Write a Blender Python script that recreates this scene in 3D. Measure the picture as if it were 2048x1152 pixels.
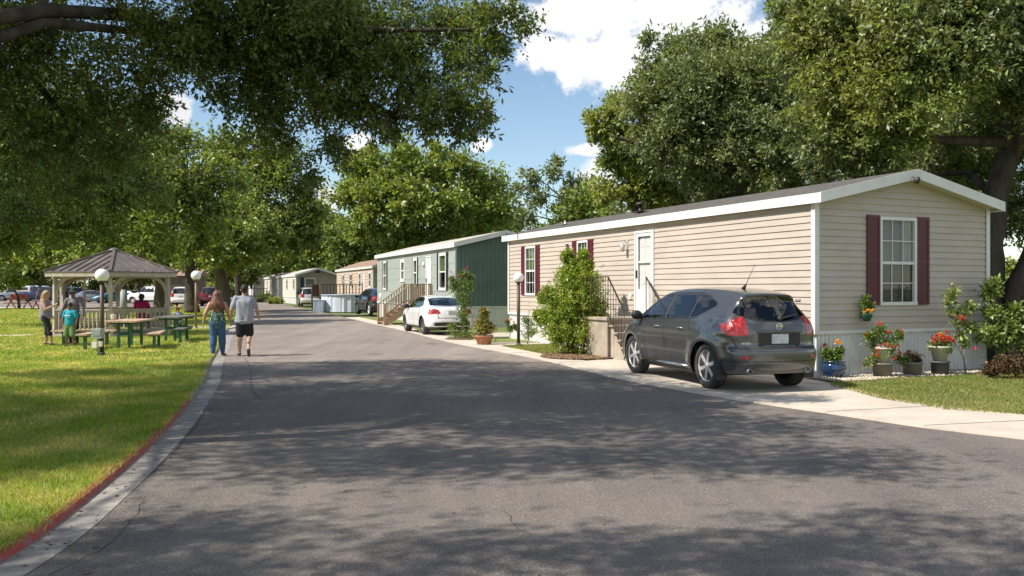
import bpy, bmesh, math, random
import numpy as np
from mathutils import Vector, Matrix
from mathutils.bvhtree import BVHTree
for _o in list(bpy.data.objects): bpy.data.objects.remove(_o)
SC = bpy.context.scene
COL = SC.collection
R = math.radians
rnd = random.Random(7)
rng = np.random.default_rng(11)

# ------------------------------------------------------------------ camera
F_PX = 1761.0
cam_d = bpy.data.cameras.new('camera'); cam = bpy.data.objects.new('camera', cam_d); COL.objects.link(cam)
cam_d.sensor_width = 36.0; cam_d.lens = F_PX / 2048 * 36.0
cam_d.clip_start = 0.1; cam_d.clip_end = 3000
cam.location = (0, 0, 1.70); cam.rotation_euler = (R(90.03), 0, 0)
SC.camera = cam
# ------------------------------------------------------------------ light
SUN_EL = 47.0
SUN_AZ = math.atan2(-0.925, -0.38)              # clockwise from +Y: the sun stands to the left, a little behind the camera
sx, sy = math.sin(SUN_AZ), math.cos(SUN_AZ)
sl = bpy.data.lights.new('sun', 'SUN'); so = bpy.data.objects.new('sun', sl); COL.objects.link(so)
sl.energy = 5.0; sl.angle = R(0.53); sl.color = (1.0, 0.935, 0.84)
sdir = Vector((sx*math.cos(R(SUN_EL)), sy*math.cos(R(SUN_EL)), math.sin(R(SUN_EL))))
so.rotation_euler = sdir.to_track_quat('Z', 'Y').to_euler()
so.location = (-30, -15, 40)
W = bpy.data.worlds.new('World'); SC.world = W; W.use_nodes = True
nt = W.node_tree; nt.nodes.clear()
def N(t, typ, **kw):
    n = t.nodes.new(typ)
    for k, v in kw.items():
        if k in n.inputs.keys(): n.inputs[k].default_value = v
        else: setattr(n, k, v)
    return n
def sky_world():
    L = nt.links.new
    out = N(nt, 'ShaderNodeOutputWorld'); bg = N(nt, 'ShaderNodeBackground')
    sky = N(nt, 'ShaderNodeTexSky', sky_type='NISHITA', sun_disc=False)
    sky.sun_elevation = R(SUN_EL); sky.sun_rotation = SUN_AZ; sky.altitude = 100
    sky.air_density = 1.0; sky.dust_density = 0.2; sky.ozone_density = 1.5
    bg.inputs['Strength'].default_value = 0.088
    tc = N(nt, 'ShaderNodeTexCoord'); sep = N(nt, 'ShaderNodeSeparateXYZ'); L(tc.outputs['Generated'], sep.inputs[0])
    def M(op, a, b=None, c=None, clamp=False):
        m = N(nt, 'ShaderNodeMath', operation=op); m.use_clamp = clamp
        for i, v in enumerate((a, b, c)):
            if v is None: continue
            if isinstance(v, (int, float)): m.inputs[i].default_value = v
            else: L(v, m.inputs[i])
        return m.outputs[0]
    ns = N(nt, 'ShaderNodeTexNoise', Scale=13.0, Detail=9.0, Roughness=0.6); L(tc.outputs['Generated'], ns.inputs['Vector'])
    nf = N(nt, 'ShaderNodeTexNoise', Scale=46.0, Detail=6.0, Roughness=0.6); L(tc.outputs['Generated'], nf.inputs['Vector'])
    nb = N(nt, 'ShaderNodeTexNoise', Scale=2.6, Detail=7.0, Roughness=0.55); L(tc.outputs['Generated'], nb.inputs['Vector'])
    yy = M('MAXIMUM', sep.outputs['Y'], 0.05)
    nz = M('SUBTRACT', ns.outputs['Fac'], 0.5)
    a = M('DIVIDE', sep.outputs['X'], yy); b = M('DIVIDE', sep.outputs['Z'], yy)
    field = None
    for px, py, rx, ry in ((1180, 20, 190, 150), (1350, 30, 180, 120), (1220, 110, 170, 75), (1465, 85, 110, 60), (1560, 70, 60, 45), (1100, 95, 90, 60),
                           (1690, 60, 80, 60), (650, 392, 46, 34), (1198, 355, 46, 48), (1178, 300, 50, 16), (712, 283, 34, 20), (960, 290, 26, 20),
                           (345, 215, 50, 50), (640, 470, 30, 20)):
        da = M('MULTIPLY', M('SUBTRACT', a, (px-1024)/F_PX), F_PX/rx)
        db = M('MULTIPLY', M('SUBTRACT', b, (577-py)/F_PX), F_PX/ry)
        r2 = M('SQRT', M('ADD', M('MULTIPLY', da, da), M('MULTIPLY', db, db)))
        f = M('SUBTRACT', 1.0, r2)
        field = f if field is None else M('MAXIMUM', field, f)
    field = M('MAXIMUM', field, -1.0)
    gen = M('MULTIPLY', M('SUBTRACT', nb.outputs['Fac'], 0.52), 8.0)         # loose clouds added out of view, for reflections and a more neutral ambient
    back = M('LESS_THAN', M('ADD', sep.outputs['Y'], M('MULTIPLY', sep.outputs['Z'], -1.2)), 0.05)
    gen = M('SUBTRACT', gen, M('MULTIPLY', M('SUBTRACT', 1.0, back), 9.0))
    field = M('MAXIMUM', field, gen)
    dens = M('ADD', M('ADD', field, M('MULTIPLY', nz, 2.0)), M('MULTIPLY', M('SUBTRACT', nf.outputs['Fac'], 0.5), 1.5))
    mr = N(nt, 'ShaderNodeMapRange', interpolation_type='SMOOTHSTEP'); L(dens, mr.inputs['Value'])
    mr.inputs['From Min'].default_value = 0.0; mr.inputs['From Max'].default_value = 0.42
    # cloud body: white, greyer where it is thick and low
    cr = N(nt, 'ShaderNodeMapRange'); L(M('ADD', M('MULTIPLY', nb.outputs['Fac'], 1.6), M('MULTIPLY', dens, 0.10)), cr.inputs['Value'])
    cr.inputs['From Min'].default_value = 0.55; cr.inputs['From Max'].default_value = 1.3
    mixc = N(nt, 'ShaderNodeMix', data_type='RGBA'); L(cr.outputs[0], mixc.inputs[0])
    mixc.inputs[6].default_value = (9.9, 9.85, 9.8, 1); mixc.inputs[7].default_value = (7.2, 7.35, 7.7, 1)
    mx = N(nt, 'ShaderNodeMix', data_type='RGBA'); L(mr.outputs[0], mx.inputs[0])
    tint = N(nt, 'ShaderNodeMix', data_type='RGBA', blend_type='MULTIPLY'); tint.inputs[0].default_value = 1.0
    L(sky.outputs[0], tint.inputs[6]); tint.inputs[7].default_value = (1.38, 1.40, 1.36, 1)
    L(tint.outputs[2], mx.inputs[6]); L(mixc.outputs[2], mx.inputs[7])
    L(mx.outputs[2], bg.inputs['Color']); L(bg.outputs[0], out.inputs['Surface'])
sky_world()
SC.view_settings.view_transform = 'Standard'; SC.view_settings.look = 'None'
SC.view_settings.exposure = 0.36; SC.view_settings.gamma = 1.0
try:
    SC.cycles.max_bounces = 7; SC.cycles.transparent_max_bounces = 12; SC.cycles.use_denoising = True
    SC.cycles.sample_clamp_indirect = 6.0; SC.cycles.caustics_reflective = False; SC.cycles.caustics_refractive = False
except Exception: pass

# ------------------------------------------------------------------ materials
MATS = {}
def mat(name, col, rough=0.7, metal=0.0, col2=None, scale=6.0, detail=4.0, bump=0.0, bscale=None, spec=0.5, coat=0.0, island=0.0,
        transl=0.0, emit=0.0, stretch=None, contrast=(0.35, 0.65), sheen=0.0):
    if name in MATS: return MATS[name]
    m = bpy.data.materials.new(name); m.use_nodes = True; t = m.node_tree; L = t.links.new
    p = t.nodes['Principled BSDF']; p.inputs['Roughness'].default_value = rough; p.inputs['Metallic'].default_value = metal
    p.inputs['Specular IOR Level'].default_value = spec; p.inputs['Coat Weight'].default_value = coat
    p.inputs['Coat Roughness'].default_value = 0.04
    p.inputs['Sheen Weight'].default_value = sheen
    c = (*col, 1)
    tc = N(t, 'ShaderNodeTexCoord'); vec = tc.outputs['Object']
    if stretch:
        mp = N(t, 'ShaderNodeMapping'); mp.inputs['Scale'].default_value = stretch; L(vec, mp.inputs['Vector']); vec = mp.outputs[0]
    cout = None
    if col2 is not None:
        n = N(t, 'ShaderNodeTexNoise', Scale=scale, Detail=detail, Roughness=0.6); L(vec, n.inputs['Vector'])
        mr = N(t, 'ShaderNodeMapRange'); L(n.outputs['Fac'], mr.inputs['Value'])
        mr.inputs['From Min'].default_value = contrast[0]; mr.inputs['From Max'].default_value = contrast[1]
        mx = N(t, 'ShaderNodeMix', data_type='RGBA'); L(mr.outputs[0], mx.inputs[0])
        mx.inputs[6].default_value = c; mx.inputs[7].default_value = (*col2, 1); cout = mx.outputs[2]
    if island > 0:
        g = N(t, 'ShaderNodeNewGeometry'); hs = N(t, 'ShaderNodeHueSaturation')
        mr = N(t, 'ShaderNodeMapRange'); L(g.outputs['Random Per Island'], mr.inputs['Value'])
        mr.inputs['To Min'].default_value = 1-island; mr.inputs['To Max'].default_value = 1+island
        L(mr.outputs[0], hs.inputs['Value'])
        mh = N(t, 'ShaderNodeMapRange'); L(g.outputs['Random Per Island'], mh.inputs['Value'])
        mh.inputs['To Min'].default_value = 0.5-island*0.04; mh.inputs['To Max'].default_value = 0.5+island*0.06
        L(mh.outputs[0], hs.inputs['Hue'])
        if cout is not None: L(cout, hs.inputs['Color'])
        else: hs.inputs['Color'].default_value = c
        cout = hs.outputs[0]
    if cout is not None: L(cout, p.inputs['Base Color'])
    else: p.inputs['Base Color'].default_value = c
    if emit > 0:
        p.inputs['Emission Color'].default_value = c; p.inputs['Emission Strength'].default_value = emit
    if bump > 0:
        nb = N(t, 'ShaderNodeTexNoise', Scale=bscale or scale*3, Detail=5.0); L(vec, nb.inputs['Vector'])
        bp = N(t, 'ShaderNodeBump', Strength=bump, Distance=0.02); L(nb.outputs['Fac'], bp.inputs['Height']); L(bp.outputs[0], p.inputs['Normal'])
    if transl > 0:
        tr = N(t, 'ShaderNodeBsdfTranslucent'); mx = N(t, 'ShaderNodeMixShader'); mx.inputs[0].default_value = transl
        if cout is not None:
            g2 = N(t, 'ShaderNodeMix', data_type='RGBA', blend_type='MULTIPLY'); g2.inputs[0].default_value = 1.0
            L(cout, g2.inputs[6]); g2.inputs[7].default_value = (1.9, 1.8, 0.75, 1); L(g2.outputs[2], tr.inputs['Color'])
        else: tr.inputs['Color'].default_value = c
        o = [x for x in t.nodes if x.type == 'OUTPUT_MATERIAL'][0]
        L(p.outputs[0], mx.inputs[1]); L(tr.outputs[0], mx.inputs[2]); L(mx.outputs[0], o.inputs['Surface'])
    MATS[name] = m; return m
def glass_mat(name, tint=(0.1, 0.12, 0.13), clear=0.5, rough=0.02):
    if name in MATS: return MATS[name]
    m = bpy.data.materials.new(name); m.use_nodes = True; t = m.node_tree; L = t.links.new
    t.nodes.clear(); o = N(t, 'ShaderNodeOutputMaterial')
    tr = N(t, 'ShaderNodeBsdfTransparent'); tr.inputs[0].default_value = (*[clear*(0.6+c) for c in tint], 1)
    gl = N(t, 'ShaderNodeBsdfGlossy'); gl.inputs['Roughness'].default_value = rough; gl.inputs['Color'].default_value = (1, 1, 1, 1)
    lw = N(t, 'ShaderNodeLayerWeight', Blend=0.5); ad = N(t, 'ShaderNodeMixShader')
    pw = N(t, 'ShaderNodeMath', operation='POWER'); L(lw.outputs['Facing'], pw.inputs[0]); pw.inputs[1].default_value = 4.0
    fr = N(t, 'ShaderNodeMath', operation='MULTIPLY_ADD'); L(pw.outputs[0], fr.inputs[0]); fr.inputs[1].default_value = 0.93; fr.inputs[2].default_value = 0.06
    L(fr.outputs[0], ad.inputs[0]); L(tr.outputs[0], ad.inputs[1]); L(gl.outputs[0], ad.inputs[2]); L(ad.outputs[0], o.inputs[0])
    MATS[name] = m; return m

# ------------------------------------------------------------------ mesh helpers
def mesh_np(name, V, Fs, mats, smooth=False, midx=None):
    V = np.asarray(V, dtype=np.float32); Fs = np.asarray(Fs, dtype=np.int32)
    me = bpy.data.meshes.new(name); k = Fs.shape[1]
    me.vertices.add(len(V)); me.vertices.foreach_set('co', V.ravel())
    me.loops.add(Fs.size); me.loops.foreach_set('vertex_index', Fs.ravel())
    me.polygons.add(len(Fs)); me.polygons.foreach_set('loop_start', np.arange(0, Fs.size, k, dtype=np.int32))
    me.polygons.foreach_set('loop_total', np.full(len(Fs), k, dtype=np.int32))
    if smooth: me.polygons.foreach_set('use_smooth', np.ones(len(Fs), dtype=bool))
    if midx is not None: me.polygons.foreach_set('material_index', np.asarray(midx, dtype=np.int32))
    for m in (mats if isinstance(mats, (list, tuple)) else [mats]): me.materials.append(m)
    me.update(calc_edges=True); return me
def link(name, data, parent=None, loc=(0, 0, 0), rz=0.0):
    o = bpy.data.objects.new(name, data); COL.objects.link(o); o.location = loc; o.rotation_euler = (0, 0, rz)
    if parent is not None: o.parent = parent
    return o
def tag(o, label=None, cat=None, group=None, kind=None):
    if label: o['label'] = label
    if cat: o['category'] = cat
    if group: o['group'] = group
    if kind: o['kind'] = kind
    return o
def empty(name, loc=(0, 0, 0), rz=0.0, label=None, cat=None, group=None):
    o = bpy.data.objects.new(name, None); COL.objects.link(o); o.location = loc; o.rotation_euler = (0, 0, rz)
    o.empty_display_size = 0.2
    return tag(o, label, cat, group)
def kids(o): return [c for c in bpy.data.objects if c.parent == o]
def copy_tree(o, parent=None):
    cs = kids(o); c = o.copy(); COL.objects.link(c); c.parent = parent
    for ch in cs: copy_tree(ch, c)
    return c
class MB:
    """collects boxes, bars, tubes, lathes and polygons; build() links them as ONE mesh"""
    def __init__(s): s.v = []; s.f = []; s.m = []; s.sm = []
    def add(s, V, Fc, mi=0, sm=False, M=None):
        b = len(s.v)
        for p in V:
            p = Vector(p)
            s.v.append(tuple(M @ p) if M is not None else tuple(p))
        for f in Fc: s.f.append([b+i for i in f]); s.m.append(mi); s.sm.append(sm)
        return s
    def box(s, c, d, mi=0, M=None, rz=0.0):
        x, y, z = (q/2 for q in d); V = []
        cr, sr = math.cos(rz), math.sin(rz)
        for k in (-z, z):
            for (i, j) in ((-x, -y), (x, -y), (x, y), (-x, y)):
                V.append((c[0]+i*cr-j*sr, c[1]+i*sr+j*cr, c[2]+k))
        return s.add(V, [(3, 2, 1, 0), (4, 5, 6, 7), (0, 1, 5, 4), (1, 2, 6, 5), (2, 3, 7, 6), (3, 0, 4, 7)], mi, False, M)
    def span(s, a, b, mi=0, M=None):
        c = [(a[i]+b[i])/2 for i in range(3)]; d = [abs(b[i]-a[i]) for i in range(3)]
        return s.box(c, d, mi, M)
    def bar(s, p0, p1, w, h, mi=0, M=None, up=(0, 0, 1)):
        p0, p1 = Vector(p0), Vector(p1); a = (p1-p0).normalized(); u = Vector(up)
        if abs(a.dot(u)) > 0.98: u = Vector((0, 1, 0))
        sd = a.cross(u).normalized(); u = sd.cross(a).normalized()
        V = [p+sd*i*w/2+u*j*h/2 for p in (p0, p1) for (i, j) in ((-1, -1), (1, -1), (1, 1), (-1, 1))]
        return s.add(V, [(3, 2, 1, 0), (4, 5, 6, 7), (0, 1, 5, 4), (1, 2, 6, 5), (2, 3, 7, 6), (3, 0, 4, 7)], mi, False, M)
    def tube(s, pts, rad, n=8, mi=0, M=None, caps=True):
        pts = [Vector(p) for p in pts]; k = len(pts)
        if isinstance(rad, (int, float)): rad = [rad]*k
        V = []; ref = None
        for i, p in enumerate(pts):
            t = (pts[min(i+1, k-1)]-pts[max(i-1, 0)])
            t = t.normalized() if t.length > 1e-9 else Vector((0, 0, 1))
            if ref is None: ref = Vector((1, 0, 0)) if abs(t.x) < 0.8 else Vector((0, 1, 0))
            a = (ref-t*ref.dot(t)).normalized(); ref = a; b = t.cross(a)
            for j in range(n):
                an = 2*math.pi*j/n; V.append(p+(a*math.cos(an)+b*math.sin(an))*rad[i])
        Fc = [(i*n+j, i*n+(j+1) % n, (i+1)*n+(j+1) % n, (i+1)*n+j) for i in range(k-1) for j in range(n)]
        s.add(V, Fc, mi, True, M)
        if caps:
            b = len(s.v)-k*n; s.f.append([b+j for j in range(n)][::-1]); s.m.append(mi); s.sm.append(False)
            s.f.append([b+(k-1)*n+j for j in range(n)]); s.m.append(mi); s.sm.append(False)
        return s
    def lathe(s, prof, n=24, mi=0, M=None, c=(0, 0, 0), smooth=True, a0=0.0):
        V = [(c[0]+r*math.cos(2*math.pi*j/n+a0), c[1]+r*math.sin(2*math.pi*j/n+a0), c[2]+z) for (r, z) in prof for j in range(n)]
        Fc = [(i*n+j, i*n+(j+1) % n, (i+1)*n+(j+1) % n, (i+1)*n+j) for i in range(len(prof)-1) for j in range(n)]
        s.add(V, Fc, mi, smooth, M)
        b = len(s.v)-len(prof)*n
        if prof[0][0] > 1e-4: s.f.append([b+j for j in range(n)][::-1]); s.m.append(mi); s.sm.append(False)
        if prof[-1][0] > 1e-4: s.f.append([b+(len(prof)-1)*n+j for j in range(n)]); s.m.append(mi); s.sm.append(False)
        return s
    def sphere(s, c, r, nu=20, nv=12, mi=0, M=None, sq=(1, 1, 1)):
        V = []
        for i in range(nv+1):
            ph = math.pi*i/nv
            for j in range(nu):
                th = 2*math.pi*j/nu
                V.append((c[0]+r*sq[0]*math.sin(ph)*math.cos(th), c[1]+r*sq[1]*math.sin(ph)*math.sin(th), c[2]-r*sq[2]*math.cos(ph)))
        Fc = [(i*nu+j, i*nu+(j+1) % nu, (i+1)*nu+(j+1) % nu, (i+1)*nu+j) for i in range(nv) for j in range(nu)]
        return s.add(V, Fc, mi, True, M)
    def prism(s, poly, z0, z1, mi=0, M=None):
        n = len(poly); V = [(x, y, z0) for x, y in poly]+[(x, y, z1) for x, y in poly]
        return s.add(V, [tuple(range(n))[::-1], tuple(range(n, 2*n))]+[(i, (i+1) % n, n+(i+1) % n, n+i) for i in range(n)], mi, False, M)
    def quad(s, a, b, c, d, mi=0, M=None): return s.add([a, b, c, d], [(0, 1, 2, 3)], mi, False, M)
    def build(s, name, mats, parent=None, loc=(0, 0, 0), rz=0.0, bevel=0.0):
        me = bpy.data.meshes.new(name); me.from_pydata(s.v, [], s.f)
        for m in (mats if isinstance(mats, (list, tuple)) else [mats]): me.materials.append(m)
        me.polygons.foreach_set('material_index', s.m); me.polygons.foreach_set('use_smooth', s.sm); me.update()
        o = link(name, me, parent, loc, rz)
        if bevel > 0:
            bv = o.modifiers.new('bevel', 'BEVEL'); bv.width = bevel; bv.segments = 2; bv.limit_method = 'ANGLE'; bv.angle_limit = R(40)
        return o
def G(px, py, h=0.0):
    z = (1.7-h)*F_PX/(py-577.0); return ((px-1024)/F_PX*z, z)
def MT(loc=(0, 0, 0), rz=0.0): return Matrix.Translation(loc) @ Matrix.Rotation(rz, 4, 'Z')
# ------------------------------------------------------------------ ground, road, kerbs
def asphalt(name, c1, c2, c3):
    m = bpy.data.materials.new(name); m.use_nodes = True; t = m.node_tree; L = t.links.new; p = t.nodes['Principled BSDF']
    p.inputs['Roughness'].default_value = 0.85; p.inputs['Specular IOR Level'].default_value = 0.35
    tc = N(t, 'ShaderNodeTexCoord'); v = tc.outputs['Object']
    n1 = N(t, 'ShaderNodeTexNoise', Scale=0.35, Detail=5.0, Roughness=0.6); L(v, n1.inputs['Vector'])
    mr = N(t, 'ShaderNodeMapRange'); L(n1.outputs['Fac'], mr.inputs['Value']); mr.inputs['From Min'].default_value = 0.38; mr.inputs['From Max'].default_value = 0.62
    a = N(t, 'ShaderNodeMix', data_type='RGBA'); L(mr.outputs[0], a.inputs[0]); a.inputs[6].default_value = (*c1, 1); a.inputs[7].default_value = (*c2, 1)
    vo = N(t, 'ShaderNodeTexVoronoi', Scale=85.0); L(v, vo.inputs['Vector'])
    n2 = N(t, 'ShaderNodeTexNoise', Scale=60.0, Detail=3.0); L(v, n2.inputs['Vector'])
    sep = N(t, 'ShaderNodeSeparateColor'); L(vo.outputs['Color'], sep.inputs[0])
    m2 = N(t, 'ShaderNodeMapRange'); L(sep.outputs[0], m2.inputs['Value']); m2.inputs['From Min'].default_value = 0.55; m2.inputs['From Max'].default_value = 1.0
    b = N(t, 'ShaderNodeMix', data_type='RGBA'); L(m2.outputs[0], b.inputs[0]); L(a.outputs[2], b.inputs[6]); b.inputs[7].default_value = (*c3, 1)
    # fine dark speckle
    m3 = N(t, 'ShaderNodeMapRange'); L(n2.outputs['Fac'], m3.inputs['Value']); m3.inputs['From Min'].default_value = 0.3; m3.inputs['From Max'].default_value = 0.7
    m3.inputs['To Min'].default_value = 0.72; m3.inputs['To Max'].default_value = 1.25
    hs = N(t, 'ShaderNodeHueSaturation'); L(b.outputs[2], hs.inputs['Color']); L(m3.outputs[0], hs.inputs['Value'])
    # wheel-polished and stained streaks running along the road
    mp = N(t, 'ShaderNodeMapping'); mp.inputs['Scale'].default_value = (1.1, 0.09, 1); mp.inputs['Rotation'].default_value = (0, 0, R(-14)); L(v, mp.inputs['Vector'])
    n3 = N(t, 'ShaderNodeTexNoise', Scale=1.4, Detail=6.0, Roughness=0.65); L(mp.outputs[0], n3.inputs['Vector'])
    m4 = N(t, 'ShaderNodeMapRange'); L(n3.outputs['Fac'], m4.inputs['Value']); m4.inputs['From Min'].default_value = 0.35; m4.inputs['From Max'].default_value = 0.65
    m4.inputs['To Min'].default_value = 0.84; m4.inputs['To Max'].default_value = 1.12
    # oil drips and old patches
    vs = N(t, 'ShaderNodeTexVoronoi', Scale=0.55); L(v, vs.inputs['Vector']); nz_ = N(t, 'ShaderNodeTexNoise', Scale=3.0, Detail=5.0); L(v, nz_.inputs['Vector'])
    ad_ = N(t, 'ShaderNodeMath', operation='MULTIPLY_ADD'); L(nz_.outputs['Fac'], ad_.inputs[0]); ad_.inputs[1].default_value = 0.35; L(vs.outputs['Distance'], ad_.inputs[2])
    ms_ = N(t, 'ShaderNodeMapRange'); L(ad_.outputs[0], ms_.inputs['Value']); ms_.inputs['From Min'].default_value = 0.24; ms_.inputs['From Max'].default_value = 0.36; ms_.inputs['To Min'].default_value = 0.66; ms_.inputs['To Max'].default_value = 1.0
    mm_ = N(t, 'ShaderNodeMath', operation='MULTIPLY'); L(m4.outputs[0], mm_.inputs[0]); L(ms_.outputs[0], mm_.inputs[1])
    h2 = N(t, 'ShaderNodeHueSaturation'); L(hs.outputs[0], h2.inputs['Color']); L(mm_.outputs[0], h2.inputs['Value'])
    # hairline cracks
    wn = N(t, 'ShaderNodeTexNoise', Scale=0.8, Detail=4.0); L(v, wn.inputs['Vector'])
    vm = N(t, 'ShaderNodeVectorMath', operation='MULTIPLY_ADD'); L(wn.outputs['Color'], vm.inputs[0]); vm.inputs[1].default_value = (1.6, 1.6, 0); L(v, vm.inputs[2])
    vc = N(t, 'ShaderNodeTexVoronoi', feature='DISTANCE_TO_EDGE', Scale=0.22); L(vm.outputs[0], vc.inputs['Vector'])
    lt = N(t, 'ShaderNodeMath', operation='LESS_THAN'); L(vc.outputs['Distance'], lt.inputs[0]); lt.inputs[1].default_value = 0.0
    ng = N(t, 'ShaderNodeMath', operation='GREATER_THAN'); L(n1.outputs['Fac'], ng.inputs[0]); ng.inputs[1].default_value = 0.5
    ml = N(t, 'ShaderNodeMath', operation='MULTIPLY'); L(lt.outputs[0], ml.inputs[0]); L(ng.outputs[0], ml.inputs[1])
    ck = N(t, 'ShaderNodeMix', data_type='RGBA'); L(ml.outputs[0], ck.inputs[0]); L(h2.outputs[0], ck.inputs[6]); ck.inputs[7].default_value = (0.075, 0.066, 0.06, 1)
    L(ck.outputs[2], p.inputs['Base Color'])
    bp = N(t, 'ShaderNodeBump', Strength=0.35, Distance=0.006); L(vo.outputs['Distance'], bp.inputs['Height']); L(bp.outputs[0], p.inputs['Normal'])
    return m
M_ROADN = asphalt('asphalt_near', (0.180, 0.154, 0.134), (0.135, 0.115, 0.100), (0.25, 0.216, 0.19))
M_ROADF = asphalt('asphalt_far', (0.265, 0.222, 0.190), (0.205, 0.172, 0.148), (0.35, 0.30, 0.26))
M_CONC = mat('concrete', (0.62, 0.545, 0.45), 0.85, col2=(0.50, 0.43, 0.35), scale=1.3, detail=8, bump=0.25, bscale=60)
M_CURB = mat('kerb_concrete', (0.40, 0.36, 0.32), 0.9, col2=(0.24, 0.22, 0.20), scale=5, detail=9, bump=0.5, bscale=50)
M_RED = mat('kerb_red', (0.42, 0.075, 0.055), 0.75, col2=(0.32, 0.19, 0.16), scale=9, detail=10, bump=0.6, bscale=45, contrast=(0.50, 0.72))
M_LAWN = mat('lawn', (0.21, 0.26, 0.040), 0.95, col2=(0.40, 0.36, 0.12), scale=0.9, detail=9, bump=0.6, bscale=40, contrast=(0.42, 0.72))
M_EARTH = mat('dry_ground', (0.20, 0.21, 0.07), 0.95, col2=(0.10, 0.13, 0.04), scale=0.08, detail=8)
gm = MB(); gm.box((0, 600, -0.56), (3000, 3000, 1.0)); g_ = gm.build('ground', M_EARTH); tag(g_, kind='structure')

def resample(pts, step=0.5):
    P = [np.array(p, float) for p in pts]; out = []
    # Catmull-Rom through the points
    for i in range(len(P)-1):
        p0 = P[max(i-1, 0)]; p1 = P[i]; p2 = P[i+1]; p3 = P[min(i+2, len(P)-1)]
        n = max(2, int(np.linalg.norm(p2-p1)/step))
        for k in range(n):
            t = k/n; out.append(0.5*((2*p1)+(-p0+p2)*t+(2*p0-5*p1+4*p2-p3)*t*t+(-p0+3*p1-3*p2+p3)*t**3))
    out.append(P[-1]); return np.array(out)
def at_y(line, y):
    return float(np.interp(y, line[:, 1], line[:, 0]))
# road's left edge (kerb foot), and right edge, in metres: x right, y away
LEFT = resample([(-3.1, 3.0), (-3.15, 5.0), (-3.2, 5.9), (-3.37, 6.9), (-3.6, 8.1), (-3.92, 9.6), (-4.35, 11.4), (-4.9, 13.5), (-5.65, 16.2), (-6.75, 19.7), (-8.1, 24.3), (-11.6, 36), (-17.3, 56), (-25.5, 86), (-37, 125), (-52, 175)])
RIGHT = resample([(7.9, 3.0), (7.3, 6.0), (6.4, 8.9), (5.75, 9.9), (5.0, 10.75), (4.2, 12.1), (3.5, 13.2), (2.95, 14.3), (1.95, 16.7), (0.5, 21.5), (-1.9, 27.6), (-4.6, 36.1), (-9.8, 51.6), (-13.9, 63.7), (-22, 87), (-34, 125), (-49, 175)])
GUT = 0.42
def strip(A, B, za, zb, name, m, kind='structure', parent=None):
    n = len(A); V = [(a[0], a[1], za) for a in A]+[(b[0], b[1], zb) for b in B]
    me = mesh_np(name, V, [(i, n+i, n+i+1, i+1) for i in range(n-1)], m)
    o = link(name, me, parent); tag(o, kind=kind); return o
def offset(A, d):
    T = np.gradient(A, axis=0); T /= np.linalg.norm(T, axis=1)[:, None]
    return A+np.stack([T[:, 1], -T[:, 0]], 1)*d      # positive: to the right of travel
ys = np.concatenate([np.arange(2.5, 40, 0.5), np.arange(40, 175, 4)])
SEAM = 20.2
def road(y0, y1, name, m, z):
    yy = [y for y in ys if y0 < y < y1]; yy = [y0]+yy+[y1]
    A = [(at_y(LEFT, y)-0.05, y) for y in yy]; B = [(at_y(RIGHT, y)+0.05, y) for y in yy]
    n = len(yy); V = [(*a, z) for a in A]+[(*b, z) for b in B]
    return tag(link(name, mesh_np(name, V, [(i, n+i, n+i+1, i+1) for i in range(n-1)], m)), kind='structure')
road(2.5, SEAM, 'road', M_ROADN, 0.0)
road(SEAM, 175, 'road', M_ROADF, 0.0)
sm_ = MB(); random.seed(3)
x0 = at_y(LEFT, SEAM)+0.5; x1 = at_y(RIGHT, SEAM)
xs = np.linspace(x0, x1, 60); off = [SEAM+random.uniform(-0.03, 0.03)+0.05*math.sin(x*2) for x in xs]
for i in range(59):
    w0, w1 = 0.05+0.05*abs(math.sin(i*1.7)), 0.05+0.05*abs(math.sin((i+1)*1.7))
    sm_.quad((xs[i], off[i]-w0, 0.004), (xs[i+1], off[i+1]-w1, 0.004), (xs[i+1], off[i+1]+w1, 0.004), (xs[i], off[i]+w0, 0.004))
tag(sm_.build('road_joint', mat('joint', (0.30, 0.20, 0.12), 0.9, col2=(0.10, 0.08, 0.07), scale=6)), kind='structure')

# far cross street / parking lot on the left
pk = MB(); pk.prism([(-120, 78), (-25.5, 78), (-37, 125), (-52, 175), (-160, 175)], -0.06, 0.075)
tag(pk.build('parking_lot', M_ROADF), kind='structure')
# left lawn (raised to the kerb top)
KH = 0.060
inner = offset(LEFT, -0.07)
lw = [(-140, 1.0)]+[(-140, 175)]+[tuple(p) for p in inner[::-1] if p[1] < 175]+[(inner[0][0], 1.0)]
def ngon(name, poly, z, m, kind='structure', th=0.0):
    bm = bmesh.new(); vs = [bm.verts.new((x, y, z)) for x, y in poly]; f = bm.faces.new(vs)
    if f.normal.z < 0: f.normal_flip()
    bmesh.ops.triangulate(bm, faces=[f])
    if th > 0:
        r = bmesh.ops.extrude_face_region(bm, geom=bm.faces[:]); 
        for v in [g for g in r['geom'] if isinstance(g, bmesh.types.BMVert)]: v.co.z += th
    bmesh.ops.recalc_face_normals(bm, faces=bm.faces)
    me = bpy.data.meshes.new(name); bm.to_mesh(me); bm.free()
    for mm in (m if isinstance(m, list) else [m]): me.materials.append(mm)
    return tag(link(name, me), kind=kind)
lawn_poly = [(-140, 1.0), (-140, 79)]+[tuple(p) for p in inner[::-1] if p[1] < 79]+[(inner[0][0], 1.0)]
ngon('lawn', lawn_poly, KH-0.02, M_LAWN)
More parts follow.
